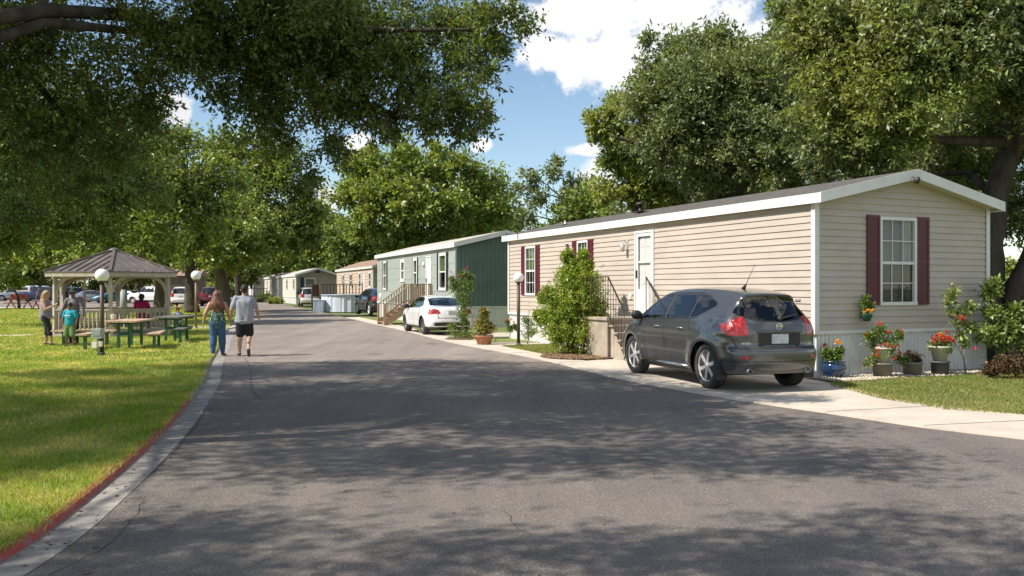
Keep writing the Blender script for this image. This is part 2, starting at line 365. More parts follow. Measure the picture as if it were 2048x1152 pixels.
# gutter, kerb (red paint near, bare further on)
g0 = offset(LEFT, 0.0); g1 = offset(LEFT, 0.27)
far = LEFT[:, 1] < 60
strip(g0[far], g1[far], 0.004, 0.004, 'gutter', M_CURB)
def kerb(sel, m, name):
    L0 = LEFT[sel]; prof = [(0.0, 0.003), (-0.012, 0.05), (-0.035, KH-0.012), (-0.045, KH), (-0.062, KH), (-0.073, KH-0.01), (-0.075, 0.0)]
    T = np.gradient(LEFT, axis=0); T /= np.linalg.norm(T, axis=1)[:, None]; T = T[sel]
    n = len(L0); V = []
    for d, z in prof:
        for k, (p, t) in enumerate(zip(L0, T)):
            V.append((p[0]+t[1]*d, p[1]-t[0]*d, z))
    Fs = [(a*n+i, (a+1)*n+i, (a+1)*n+i+1, a*n+i+1) for a in range(len(prof)-1) for i in range(n-1)]
    return tag(link(name, mesh_np(name, V, Fs, m, smooth=False)), kind='structure')
kerb(LEFT[:, 1] < 13.6, M_RED, 'kerb'); kerb((LEFT[:, 1] > 13.2) & (LEFT[:, 1] < 76), M_CURB, 'kerb')

# right side: concrete apron, driveway and walks, one sheet each
rr = [tuple(p) for p in RIGHT if 2.9 < p[1] < 51.5]
apron = [p for p in rr]
outer = [(-9.0, 51.8), (-3.9, 36.3), (-3.55, 33.6), (0.9, 33.6), (1.2, 31.0), (-1.5, 30.6), (-0.7, 27.3), (1.0, 27.3), (1.2, 26.4), (-0.35, 25.9), (0.8, 22.6), (1.35, 21.0), (1.75, 20.5), (2.35, 21.1), (2.9, 21.0), (5.35, 16.7), (5.6, 16.1), (5.75, 14.6), (5.85, 13.3), (6.3, 12.35), (7.0, 11.5), (8.4, 10.2), (10.5, 8.8), (10.5, 3.0)]
ngon('driveway', apron+outer, -0.03, M_CONC, th=0.05)
# expansion joints cut across the slab
jm = MB()
def seg(a, b, w=0.012):
    jm.bar((a[0], a[1], 0.0225), (b[0], b[1], 0.0225), w, 0.003)
for y in (12.0, 14.4, 17.2, 20.0, 23.0, 26.0, 29.0): 
    x = at_y(RIGHT, y); seg((x+0.03, y), (x+ (2.0 if y < 20 else 0.6), y+0.75*(2.0 if y < 20 else 0.6)*0.45))
seg((3.3, 19.4), (5.4, 15.4)); seg((6.0, 8.9), (8.0, 9.9)); seg((5.05, 10.8), (6.9, 11.3))
tag(jm.build('slab_joint', mat('slab_joint', (0.14, 0.12, 0.10), 0.9)), kind='structure')
# right lawns
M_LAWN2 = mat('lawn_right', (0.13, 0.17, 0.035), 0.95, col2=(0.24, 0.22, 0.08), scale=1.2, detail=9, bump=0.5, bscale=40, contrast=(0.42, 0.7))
HO1 = Vector((5.68, 16.5, 0)); TH1 = math.atan2(0.4015, 0.916)
LAWNR = [(5.6, 13.5), (6.0, 12.2), (7.0, 11.6), (8.4, 10.3), (10.6, 8.9), (22, 5), (24, 19), (12.6, 18.6), (8.9, 17.4), (7.0, 16.6), (5.9, 16.2), (5.5, 15.2)]
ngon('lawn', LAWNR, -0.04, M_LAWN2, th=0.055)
LAWNM = [(-0.3, 25.7), (0.82, 22.6), (1.3, 21.2), (2.4, 21.3), (2.75, 22.2), (1.6, 25.3), (1.2, 26.3)]
ngon('lawn', LAWNM, -0.03, M_LAWN2, th=0.052)
ngon('lawn', [(-0.75, 27.5), (0.9, 27.5), (-0.1, 30.4), (-1.45, 30.4)], -0.03, M_LAWN2, th=0.052)
ngon('lawn', [(-8.6, 51.0), (-5.9, 43.0), (-4.3, 43.8), (-7.0, 52.0)], -0.03, M_LAWN2, th=0.052)
ngon('lawn', [(-4.45, 39.0), (-3.75, 36.5), (-2.9, 36.9), (-2.6, 38.5), (-3.6, 40.2)], -0.03, M_LAWN2, th=0.052)
ngon('lawn', [(0.8, 33.8), (4.5, 33.8), (4.0, 38.5), (-1.2, 38.0), (-0.8, 33.8)], -0.03, M_LAWN2, th=0.048)

# grass blades
def blades(name, pts, h, w, m, z0, lean=0.5):
    n = len(pts); az = rng.uniform(0, 2*np.pi, n); hh = h*rng.uniform(0.45, 1.35, n); ww = w*rng.uniform(0.7, 1.3, n)
    la = rng.uniform(0, 2*np.pi, n); ll = hh*rng.uniform(0.1, lean, n)*1.3
    P = np.column_stack([pts, np.full(n, z0)]); S = np.column_stack([np.cos(az), np.sin(az), np.zeros(n)])*(ww/2)[:, None]
    D = np.column_stack([np.cos(la)*ll, np.sin(la)*ll, hh])
    mid = P+D*np.array([0.35, 0.35, 0.6]); tip = P+D
    V = np.stack([P-S, P+S, mid+S*0.7, tip, mid-S*0.7], 1).reshape(-1, 3)
    b = (np.arange(n)*5)[:, None]; Fs = np.concatenate([b+np.array([[0, 1, 2, 4]])], 0)
    F2 = np.concatenate([b+np.array([[4, 2, 3, 3]])], 0)
    # as triangles
    T = np.concatenate([b+np.array([[0, 1, 2]]), b+np.array([[0, 2, 4]]), b+np.array([[4, 2, 3]])], 0)
    o = link(name, mesh_np(name, V, T, m)); return tag(o, 'short green lawn grass' , 'grass', kind='stuff')
def inpoly(P, poly):
    x, y = P[:, 0], P[:, 1]; r = np.zeros(len(P), bool); n = len(poly)
    for i in range(n):
        x0, y0 = poly[i]; x1, y1 = poly[(i+1) % n]
        c = ((y0 > y) != (y1 > y)) & (x < (x1-x0)*(y-y0)/(y1-y0+1e-12)+x0); r ^= c
    return r
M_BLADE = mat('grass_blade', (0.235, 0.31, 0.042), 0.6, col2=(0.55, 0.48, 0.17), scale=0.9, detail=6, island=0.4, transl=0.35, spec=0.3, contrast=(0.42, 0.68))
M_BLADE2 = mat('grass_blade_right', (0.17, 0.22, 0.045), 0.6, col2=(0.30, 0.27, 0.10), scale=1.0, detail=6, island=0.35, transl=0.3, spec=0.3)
def patchy(P, amt=0.55, k=1.7):
    x, y = P[:, 0]*k, P[:, 1]*k
    f = np.sin(x*1.3+np.sin(y*0.9)*1.7)+np.sin(y*1.1-x*0.7+1.3)+0.7*np.sin(x*3.1+y*2.3)+0.5*np.sin(x*6.3-y*5.1)
    return rng.uniform(0, 1, len(P)) < (1-amt)+amt*(0.5+f/6)
def lawn_pts(n, y0, y1, zmin):
    y = y0+(y1-y0)*rng.uniform(0, 1, n); x = rng.uniform(-0.66, 0.02, n)*y-0.8
    edge = np.interp(y, inner[:, 1], inner[:, 0])+0.06
    P = np.column_stack([x, y]); return P[x < edge]
P1 = lawn_pts(150000, 3.8, 10, 0); P1 = P1[patchy(P1)]
P2 = lawn_pts(170000, 10, 20, 0); P2 = P2[patchy(P2)]
P3 = lawn_pts(150000, 20, 42, 0); P3 = P3[patchy(P3)]
P4 = lawn_pts(120000, 42, 73, 0); P4 = P4[patchy(P4, .8, .5)]
PP = np.concatenate([P1, P2, P3, P4]); hs_ = np.concatenate([np.full(len(P1), 0.042), np.full(len(P2), 0.045), np.full(len(P3), 0.05), np.full(len(P4), 0.07)])
ws_ = np.concatenate([np.full(len(P1), 0.006), np.full(len(P2), 0.010), np.full(len(P3), 0.02), np.full(len(P4), 0.045)])
o = blades('grass', PP, hs_, ws_, M_BLADE, KH-0.02, 0.9); o['label'] = 'yellow green lawn grass left of the road'
# overgrown tufts spilling over the kerb
q = inner[(inner[:, 1] > 3.5) & (inner[:, 1] < 30)]
k = rng.integers(0, len(q), 5200); T_ = q[k]+np.column_stack([rng.normal(-0.02, 0.03, 5200), rng.uniform(-0.3, 0.3, 5200)])
T_ = T_[patchy(T_, 1.0, 2.2)]
o = blades('grass_edge', T_, 0.06, 0.007, M_BLADE, KH-0.03, 1.3); o['label'] = 'ragged grass tufts along the red kerb'
LAWNB = [(6.0, 14.6), (5.95, 13.4), (6.35, 12.45), (7.0, 11.65), (8.4, 10.3), (10.6, 8.9), (22, 5), (24, 19), (12.6, 18.6), (8.9, 16.4), (7.0, 15.6), (6.2, 15.2)]
def fill(poly, n):
    a = np.array(poly); P = np.column_stack([rng.uniform(a[:, 0].min(), min(a[:, 0].max(), 12.5), n), rng.uniform(a[:, 1].min(), a[:, 1].max(), n)])
    return P[inpoly(P, poly)]
Q1 = fill(LAWNR, 180000); Q1 = Q1[patchy(Q1, 0.45)]
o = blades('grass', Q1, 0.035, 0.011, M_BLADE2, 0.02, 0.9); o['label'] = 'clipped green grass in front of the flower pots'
Q2 = fill(LAWNM, 26000); o = blades('grass', Q2, 0.04, 0.013, M_BLADE2, 0.02, 0.9); o['label'] = 'green grass strip round the lamp post beside the bush'

# the pale footpath across the park
ft = MB(); ft.prism([(-60, 30.6), (-16.9, 30.6), (-16.9, 31.5), (-60, 31.5)], KH-0.1, KH-0.005)
tag(ft.build('footpath', M_CONC), kind='structure')
ft = MB(); ft.prism([(-14.2, 36.2), (-11.75, 36.2), (-11.95, 38.6), (-14.2, 38.6)], KH-0.1, KH-0.005)
tag(ft.build('footpath', M_CONC), kind='structure')
ft = MB(); ft.prism([(-120, 73.5), (-24, 73.5), (-24.6, 77.9), (-120, 77.9)], KH-0.1, KH-0.006)
tag(ft.build('footpath', M_CONC), kind='structure')

def crack(pts, w, seed):
    rr_ = random.Random(seed); P = resample([G(*p) for p in pts], 0.10); b = MB(); pv = None
    for i, p in enumerate(P):
        q = (p[0]+rr_.uniform(-.018, .018), p[1]+rr_.uniform(-.03, .03)); ww = w*rr_.uniform(.3, 1.3)
        if pv: b.quad((pv[0]-pv[2], pv[1], .0035), (q[0]-ww, q[1], .0035), (q[0]+ww, q[1], .0035), (pv[0]+pv[2], pv[1], .0035))
        pv = (q[0], q[1], ww)
    return tag(b.build('road_crack', mat('crack', (0.055, 0.048, 0.042), .95)), kind='structure')
crack([(100, 1152), (158, 1122), (196, 1103), (225, 1079), (259, 1050), (285, 1005)], .004, 1)
crack([(489, 716), (501, 740), (503, 772), (520, 800)], .008, 2)
crack([(940, 1010), (1010, 1025), (1040, 1060), (1120, 1075)], .0025, 3)
crack([(434, 730), (407, 822), (364, 885), (287, 960), (182, 1046), (12, 1153)], .007, 5)
# ------------------------------------------------------------------ trees
M_BARK = mat('bark', (0.050, 0.040, 0.031), 0.95, col2=(0.105, 0.088, 0.07), scale=5, detail=10, bump=1.0, bscale=22, stretch=(1, 1, 0.25), spec=0.2)
M_BARK2 = mat('bark_grey', (0.085, 0.07, 0.055), 0.95, col2=(0.15, 0.13, 0.105), scale=3, detail=8, bump=0.8, bscale=14, stretch=(1, 1, 0.3), spec=0.2)
def leafmat(name, a, b, sc, tr=0.35, isl=0.6):
    return mat(name, tuple(q*1.2 for q in a), 0.44, col2=tuple(q*1.25 for q in b), scale=sc, detail=3, island=isl, transl=tr*0.66, spec=0.55)
M_OAK = leafmat('oak_leaf', (0.082, 0.118, 0.034), (0.130, 0.150, 0.038), 0.6, 0.52)
M_OAKR = leafmat('oak_leaf_right', (0.125, 0.152, 0.072), (0.180, 0.198, 0.080), 0.4, 0.42)
M_LFR2 = leafmat('leaf_yellowish', (0.165, 0.205, 0.055), (0.225, 0.235, 0.06), 0.4, 0.46)
M_LFM = leafmat('leaf_mid', (0.145, 0.19, 0.042), (0.21, 0.235, 0.052), 0.25, 0.42)
M_LFD = leafmat('leaf_dark', (0.095, 0.13, 0.033), (0.15, 0.18, 0.042), 0.25, 0.40)
M_LFL = leafmat('leaf_light', (0.175, 0.225, 0.05), (0.24, 0.26, 0.065), 0.25, 0.42)

def unit(v): return v/np.maximum(np.linalg.norm(v, axis=-1, keepdims=True), 1e-9)
def leaf_quads(P, D, Nn, Ln, Wd):
    """folded diamond leaves: P base, D direction, Nn approximate normal"""
    D = unit(D); S = unit(np.cross(D, Nn)); U = unit(np.cross(S, D))
    L = Ln[:, None]; Wh = Wd[:, None]/2
    a = P; b = P+D*L*0.55+S*Wh+U*Wh*0.25; c = P+D*L-U*L*0.10; d = P+D*L*0.55-S*Wh+U*Wh*0.25
    V = np.stack([a, b, c, d], 1).reshape(-1, 3)
    return V
def rosettes(C, O, nl, ln, wd, spread=1.0):
    """clusters of leaves round twig tips C pointing along O"""
    n = len(C); sz = np.repeat(rng.uniform(.72, 1.35, n), nl); Cn = np.repeat(C, nl, 0); On = np.repeat(unit(O), nl, 0)
    J = unit(rng.normal(size=(n*nl, 3))); D = unit(On*0.55+J*spread+np.array([0, 0, -0.10]))
    P = Cn+J*ln*0.25-On*rng.uniform(0, ln*1.3, (n*nl, 1))
    Nn = unit(rng.normal(size=(n*nl, 3))*0.75+np.array([0, 0, 1.0]))
    return leaf_quads(P, D, Nn, ln*sz*rng.uniform(0.65, 1.2, n*nl), wd*sz*rng.uniform(0.75, 1.2, n*nl))
def blob_clusters(c, r, n, sub, hang=0.0, tight=0.30, diffuse=0.38):
    """twig-tip positions in an ellipsoid: part of them scattered, part gathered round sub-branches"""
    c = np.array(c, float); r = np.array([r]*3 if np.isscalar(r) else r, float)
    u = unit(rng.normal(size=(sub, 3))); rad = rng.uniform(0.2, 1.0, (sub, 1))**0.6
    sc = c+u*rad*r
    n1 = int(n*diffuse); n2 = n-n1
    k = rng.integers(0, sub, n2); g = rng.normal(size=(n2, 3))*0.62
    sr = tight*rng.uniform(0.6, 1.5, (sub, 1)); off = g*r*sr[k]; P2 = sc[k]+off
    P1 = c+unit(rng.normal(size=(n1, 3)))*(rng.uniform(0, 1, (n1, 1))**0.42)*r*1.08*(1+0.12*rng.normal(size=(n1, 1)))
    P = np.concatenate([P1, P2])
    if hang > 0: P[:, 2] -= hang*rng.uniform(0, 1, n)**3
    O = unit((P-c)/r+np.concatenate([np.zeros((n1, 3)), off/np.maximum(r, .01)])*0.8+np.array([0, 0, 0.25-hang*0.4]))
    return P, O, sc
def bez(a, b, up, n=7, jit=0.0):
    a, b = Vector(a), Vector(b); m1 = a+(b-a)*0.35+Vector((0, 0, up)); m2 = a+(b-a)*0.75+Vector((0, 0, up*0.7)); out = []
    for i in range(n+1):
        t = i/n; p = a*(1-t)**3+m1*3*t*(1-t)**2+m2*3*t*t*(1-t)+b*t**3
        if 0 < i < n and jit: p += Vector((rnd.uniform(-jit, jit), rnd.uniform(-jit, jit), rnd.uniform(-jit, jit)))
        out.append(p)
    return out
def make_tree(name, label, trunk, blobs, dens, leaf, mleaf, mbark=None, limbs=None, sub=9, nl=6, group=None, hang=0.0, sides=9, twigs=True, cat='tree', tight=0.30, spread=1.0, limb_r=0.10, diffuse=0.10):
    """trunk: list of polylines [(x,y,z,r),...]; first one is the stem. blobs: (x,y,z,r or (rx,ry,rz)[,density]). dens: clusters per m3-ish"""
    base = trunk[0][0]; root = empty(name, (base[0], base[1], 0), 0, label, cat, group); T = -Vector((base[0], base[1], 0))
    mb = MB(); nodes = []
    for line in trunk:
        pts = [Vector(p[:3])+T for p in line]; rr = [p[3] for p in line]
        # refine
        fp = []; fr = []
        for i in range(len(pts)-1):
            for k in range(4):
                t = k/4; fp.append(pts[i].lerp(pts[i+1], t)+Vector((rnd.uniform(-1, 1), rnd.uniform(-1, 1), 0))*rr[i]*0.10); fr.append((rr[i]*(1-t)+rr[i+1]*t)*rnd.uniform(0.93, 1.07))
        fp.append(pts[-1]); fr.append(rr[-1])
        mb.tube(fp, fr, sides if line is trunk[0] else max(6, sides-2))
        for p, q in zip(fp, fr): nodes.append((p, q))
    Vs = []
    for bl in blobs:
        c = Vector(bl[:3])+T; r = bl[3]; rv = np.array([r]*3 if np.isscalar(r) else r, float); dm = bl[4] if len(bl) > 4 else 1.0
        vol = float(np.prod(rv))*4.19; n = max(30, int(dens*dm*(1.6 if dm < .4 else 1.0)*vol**0.85))
        sb = max(8, int(1.7*sub*(0.7+0.4*min(vol, 60)/20)))
        P, O, sc = blob_clusters(c, rv, n, sb, hang, tight if dm > .4 else .36, diffuse if dm > .4 else .16)
        Vs.append(rosettes(P, O, nl, leaf[0], leaf[1], spread))
        # limb from the nearest node of the wood, preferring thick and lower ones
        best = min(nodes, key=lambda q: (q[0]-c).length + max(0, q[0].z-c.z+0.2)*1.5 - q[1]*1.5)
        r0 = min(best[1]*0.7, limb_r*(0.6+float(rv.mean())*0.25)); path = bez(best[0], c, (c-best[0]).length*0.10, 7, r0*0.9)
        rs = [r0*(1-0.75*i/7) for i in range(8)]; mb.tube(path, rs, max(5, sides-3), caps=False)
        for i, p in enumerate(path[2:]): nodes.append((p, rs[i+2]))
        if twigs:
            for s_ in sc:
                s_ = Vector(s_.tolist() if hasattr(s_, 'tolist') else s_); st = path[rnd.choice((4, 5, 6, 7))]
                mb.tube(bez(st, s_, (s_-st).length*0.1, 4, 0.03), [rs[-1]*0.8, rs[-1]*0.6, rs[-1]*0.45, rs[-1]*0.3, rs[-1]*0.15], 4, caps=False)
                for _t in range(4):
                    e = Vector(rng.normal(size=3)).normalized(); e2 = (e+Vector(rng.normal(size=3))*.5).normalized(); q_ = float(rv.mean())*tight
                    mb.tube([s_, s_+e*q_*.7, s_+e*q_*.7+e2*q_*.6], [rs[-1]*0.3, rs[-1]*0.2, rs[-1]*0.08], 3, caps=False)
    mb.build('trunk', mbark or M_BARK, root)
    V = np.concatenate(Vs, 0); Fs = np.arange(len(V)).reshape(-1, 4)
    ml = mleaf if isinstance(mleaf, (list, tuple)) else [mleaf]
    mi = None
    if len(ml) > 1:
        ctr = V.reshape(-1, 4, 3).mean(1); f = np.sin(ctr[:, 0]*0.9+ctr[:, 2]*0.7)+np.sin(ctr[:, 1]*0.8-ctr[:, 2]*1.1+2)+rng.normal(0, 0.7, len(ctr)); mi = (f > 0.7).astype(np.int32)
    link('crown', mesh_np('crown', V, Fs, ml, midx=mi), root)
    return root
def PX(px, py, z):       # the point seen at pixel (px, py) at distance z: used to read positions and sizes off the photograph
    return ((px-1024)/F_PX*z, z, 1.7+(577-py)/F_PX*z)
def PB(px, py, rpx, z, dens=1.0, flat=1.0, deep=1.0, dz=0):
    x, y, h = PX(px, py, z+dz); r = rpx/F_PX*z; return (x, y, h, (r, r*deep, r*flat), dens)

# the great oak whose boughs hang over the road from the left
vis = [(1005, 25, 75, 11.6), (950, 120, 85, 11.8), (880, 50, 120, 12.2), (800, 150, 115, 12.0), (700, 60, 130, 12.6), (650, 190, 105, 11.6), (570, 90, 130, 12.0),
       (470, 120, 120, 11.4), (620, 10, 120, 11.0), (880, 200, 72, 11.4), (930, 255, 50, 11.6), (740, 225, 62, 11.8), (655, 290, 58, 12.0), (625, 345, 34, 12.0), (950, 215, 60, 11.4),
       (430, 20, 130, 11.0), (510, 215, 75, 11.6), (560, 265, 50, 12.2), (860, 245, 48, 11.4), (780, 250, 42, 12.2), (540, 40, 90, 11.0),
       (280, 70, 140, 11.3), (120, 170, 160, 11.4), (20, 290, 120, 11.6), (180, 270, 100, 12.5), (280, 210, 100, 12.0), (60, 60, 150, 11.2), (-60, 200, 160, 10.4),
       (150, 370, 80, 13.8), (30, 400, 80, 13.8), (270, 350, 60, 14.5)]
blobs = [PB(a, b, c*0.95, d, 1.12 if a > 360 else 0.72, 0.80, 1.1) for a, b, c, d in vis]
# the rest of the crown, above and behind the camera
for b in [(-9.6, 3.0, 7.4, 1.5, .85), (-7.6, 3.2, 7.3, 1.4, .9), (-5.4, 2.9, 7.3, 1.4, .8), (-3.6, 3.1, 7.4, 1.4, .85), (-1.9, 2.9, 7.4, 1.0, .7), (-12, 2.6, 7.5, 1.6, 1.0),
          (-8.6, 6.2, 7.9, 1.5, 1.2), (-6.7, 6.2, 8.0, 1.3, 1.1), (-4.7, 6.1, 7.8, 1.2, .95), (-3.0, 6.2, 7.2, 1.1, .8), (-10.6, 8.4, 7.5, 1.9, 1.8), (-8.0, 8.8, 8.2, 1.9, 1.6), (-5.6, 8.7, 7.6, 1.7, 1.4), (-3.4, 8.3, 7.3, 1.2, 1.0),
          (-6.6, 10.6, 8.4, 2.0, 1.6), (-4.5, 10.3, 7.6, 1.3, 1.1), (-6.2, 12.6, 8.2, 1.8, 1.5), (-8.8, 11.8, 8.4, 2.0, 1.9), (-11, 11.6, 7.4, 2.1, 1.9), (-5.4, 14.3, 7.8, 1.5, 1.3), (-7.6, 14.4, 8.4, 2.0, 1.6),
          (-12.6, 15.2, 8.0, 2.3, 1.7), (-10, 16.2, 8.6, 2.3, 1.5), (-12.8, 6.2, 8, 1.8, 1.6), (-13.2, 8.6, 7.6, 1.9, 1.5), (-15.2, 11, 7.6, 1.7, 1.3), (-16, 7.6, 7.4, 1.9, 1.6), (-15, 14.2, 7.8, 1.4, 1.1), (-17.8, 12.2, 7.6, 1.6, 1.1), (-18.5, 9, 7.6, 1.8, 1.4), (-13.2, 7.4, 8.3, 1.9, 1.6), (-15.5, 9.2, 8.1, 1.8, 1.4), (-11.6, 9.8, 8.4, 1.8, 1.4), (-13.5, 12.6, 8.0, 1.6, 1.0), (-17.5, 5.5, 7.6, 1.6, 1.2), (-12.4, 8.0, 7.3, 1.9, 1.6), (-14.6, 9.6, 7.2, 1.8, 1.4), (-12.0, 5.6, 7.6, 1.6, 1.1), (-14.4, 7.0, 7.0, 1.7, 1.3)]:
    blobs.append((b[0], b[1], b[2], (b[3]*1.08, b[4]*1.18, b[3]*0.42), 0.385))
X = lambda px, py, z, r: (*PX(px, py, z), r)
tr = [[(-10.6, 6.6, 0, 0.55), (-10.4, 6.8, 1.5, 0.44), (-10.1, 7.2, 3.2, 0.42), (-9.6, 7.8, 4.8, 0.36), (-9.2, 8.2, 6.4, 0.28), (-8.6, 8.8, 8.0, 0.18)],
      [(-9.9, 7.4, 3.9, 0.26), X(-160, 60, 8.8, 0.11), X(0, 34, 9.2, 0.085), X(90, 20, 9.9, 0.08), X(260, 30, 11.6, 0.085), X(430, 90, 11.7, 0.095), X(560, 130, 11.8, 0.10), X(640, 180, 12, 0.085), X(760, 225, 12.1, 0.05), X(900, 250, 12, 0.02)],
      [(-9.9, 7.4, 3.7, 0.2), X(-100, 92, 8.8, 0.085), X(0, 74, 9.2, 0.07), X(85, 45, 9.8, 0.06), X(300, 65, 11.6, 0.05), X(520, 40, 11.8, 0.05), X(700, 55, 12.2, 0.045), X(870, 90, 12.1, 0.02)],
      [(-9.9, 7.4, 3.3, 0.16), X(-90, 160, 10.8, 0.08), X(60, 150, 11.2, 0.05), X(150, 260, 12, 0.03)],
      [X(430, 85, 11.5, 0.07), X(560, 40, 11.6, 0.05), X(760, 60, 11.9, 0.04), X(960, 60, 11.8, 0.02)]]
make_tree('oak_tree', 'huge dark oak tree whose leafy boughs hang over the road at upper left', tr, blobs, 640, (0.074, 0.031), M_OAK, sub=15, nl=6, hang=0.25, tight=0.30, limb_r=0.06)

# big oak by the right end of the near house
X = lambda px, py, z, r: (*PX(px, py, z), r)
tr = [[(10.9, 19.6, -0.05, 0.44), X(1985, 640, 19.6, 0.34), X(1976, 520, 19.7, 0.32), X(1990, 400, 19.8, 0.27), X(2016, 320, 19.9, 0.25), X(2030, 262, 20, 0.22), X(2010, 200, 20, 0.16), X(1965, 130, 20.2, 0.10), X(1950, 40, 20.4, 0.05)],
      [X(2022, 285, 19.9, 0.14), X(1950, 283, 19.6, 0.115), X(1850, 280, 19.2, 0.10), X(1800, 235, 19.0, 0.08), X(1760, 150, 18.8, 0.05)],
      [X(2025, 265, 20, 0.17), X(1990, 215, 20.2, 0.15), X(1950, 192, 20.4, 0.13), X(1870, 180, 20.8, 0.10), X(1780, 150, 21, 0.07), X(1650, 130, 21.2, 0.04)],
      [X(2025, 270, 20, 0.16), X(2070, 180, 20.2, 0.12), X(2120, 60, 20.4, 0.07)],
      [X(1990, 400, 19.8, 0.10), X(1940, 345, 20.6, 0.07), X(1850, 350, 21.6, 0.05), X(1780, 390, 22, 0.03)],
      [X(1800, 235, 19.0, 0.05), X(1740, 290, 19.0, 0.04), X(1700, 330, 19.4, 0.02)]]
vis = [(2030, 90, 120, 19), (1930, 60, 130, 18.6), (1990, 200, 80, 21.5), (1850, 130, 130, 18.4), (1760, 60, 120, 18.8), (1700, 150, 100, 18.8), (1800, 230, 95, 18.4), (1650, 60, 100, 19.4), (1600, 20, 60, 19.6),
       (1880, 300, 80, 22.5), (1950, 330, 60, 23), (2060, 300, 80, 23.0), (1740, 290, 85, 19.6), (1650, 230, 90, 20.0), (1660, 320, 60, 21.5), (2090, 180, 110, 19), (1900, 0, 120, 19), (2040, 420, 70, 24), (1780, -40, 120, 19), (2020, -30, 120, 19)]
make_tree('oak_tree', 'big grey green oak with a thick trunk behind the right corner of the near house', tr, [PB(a, b, c, d, 1.0, 0.85, 1.2) for a, b, c, d in vis], 380, (0.115, 0.05), [M_OAKR, M_LFR2], sub=16, nl=6, tight=0.30, limb_r=0.06)
# the second, leaning trunk
tr = [[(11.55, 19.2, -0.05, 0.46), (11.7, 19.2, 0.6, 0.36), X(2030, 600, 19.3, 0.30), X(2075, 500, 19.4, 0.27), X(2130, 400, 19.4, 0.22), X(2200, 250, 19.6, 0.12)]]
make_tree('oak_tree', 'leaning dark trunk at the right edge with its crown beyond the picture', tr, [PB(2200, 120, 130, 20), PB(2150, 260, 100, 21), PB(2260, 240, 110, 19.5)], 110, (0.13, 0.055), M_OAKR, sub=10)

# second row behind the near house
tr = [[(6.6, 29, 0, 0.4), (6.5, 29, 2.5, 0.32), X(1440, 400, 29, 0.26), X(1400, 330, 29, 0.18), X(1370, 250, 29, 0.12), X(1350, 150, 29, 0.06)],
      [X(1440, 410, 29, 0.2), X(1360, 330, 28, 0.13), X(1280, 290, 27.6, 0.07), X(1220, 270, 27.4, 0.03)],
      [X(1440, 400, 29, 0.2), X(1500, 320, 29.2, 0.14), X(1560, 230, 29, 0.08), X(1600, 160, 29, 0.04)],
      [X(1440, 430, 29, 0.16), X(1490, 360, 27, 0.1), X(1560, 320, 25.5, 0.07), X(1640, 310, 25, 0.04)],
      [X(1400, 330, 29, 0.12), X(1430, 230, 28.5, 0.08), X(1450, 140, 28, 0.04)]]
vis = [(1350, 110, 60, 28), (1310, 150, 50, 28), (1440, 120, 75, 28), (1380, 190, 95, 27), (1300, 200, 60, 27.5), (1500, 170, 90, 27), (1570, 110, 70, 28), (1290, 75, 24, 28), (1430, 85, 40, 28), (1480, 250, 90, 26.5),
       (1350, 280, 80, 27.5), (1560, 250, 90, 27), (1430, 330, 70, 27.5), (1540, 330, 70, 26), (1620, 290, 70, 27.0), (1300, 270, 50, 28.2), (1590, 360, 50, 27), (1480, 370, 50, 30)]
make_tree('oak_tree', 'grey green oak rising against the white cloud behind the roof of the near house', tr, [PB(a, b, c, d, 1.0, 0.9, 1.1) for a, b, c, d in vis], 230, (0.14, 0.062), M_OAKR, sub=16, nl=6, tight=0.31, limb_r=0.07)
tr = [[(4.6, 33, 0, 0.3), (4.6, 33, 2.5, 0.24), X(1275, 400, 33, 0.18), X(1260, 330, 33, 0.10)]]
vis = [(1200, 240, 42, 32), (1240, 250, 55, 32), (1190, 265, 26, 32), (1260, 330, 60, 33), (1225, 385, 45, 33), (1300, 370, 60, 33), (1240, 210, 36, 32.5), (1340, 330, 60, 33), (1390, 390, 50, 34), (1250, 290, 50, 32.5)]
make_tree('oak_tree', 'yellow green tree spreading low to the left of the oak above the near roof', tr, [PB(a, b, c, d, 1.0, 0.8, 1.1) for a, b, c, d in vis], 130, (0.17, 0.08), M_LFR2, sub=9, nl=6, tight=0.31, limb_r=0.07)

vis = [(1500, 220, 90, 33), (1600, 200, 90, 33), (1690, 270, 90, 33), (1400, 280, 80, 33), (1580, 340, 80, 33), (1700, 370, 70, 33), (1800, 330, 90, 33), (1900, 380, 80, 33), (1340, 400, 50, 34), (1450, 390, 60, 34), (1750, 180, 90, 34), (1860, 230, 90, 34), (1960, 260, 80, 34), (1620, 110, 60, 33), (1290, 420, 36, 35), (1240, 430, 30, 36)]
tr = [[(12.3, 35, 0, .4), (12.2, 35, 3, .32), X(1640, 330, 34, .2), X(1620, 220, 33, .1)]]
make_tree('oak_tree', 'olive green tree mass filling the view behind the near house ridge', tr, [PB(a, b, c, d, 1.0, 0.9, 1.0) for a, b, c, d in vis], 120, (0.16, 0.075), [M_OAKR, M_LFR2], sub=14, nl=6, tight=0.31, limb_r=0.08)
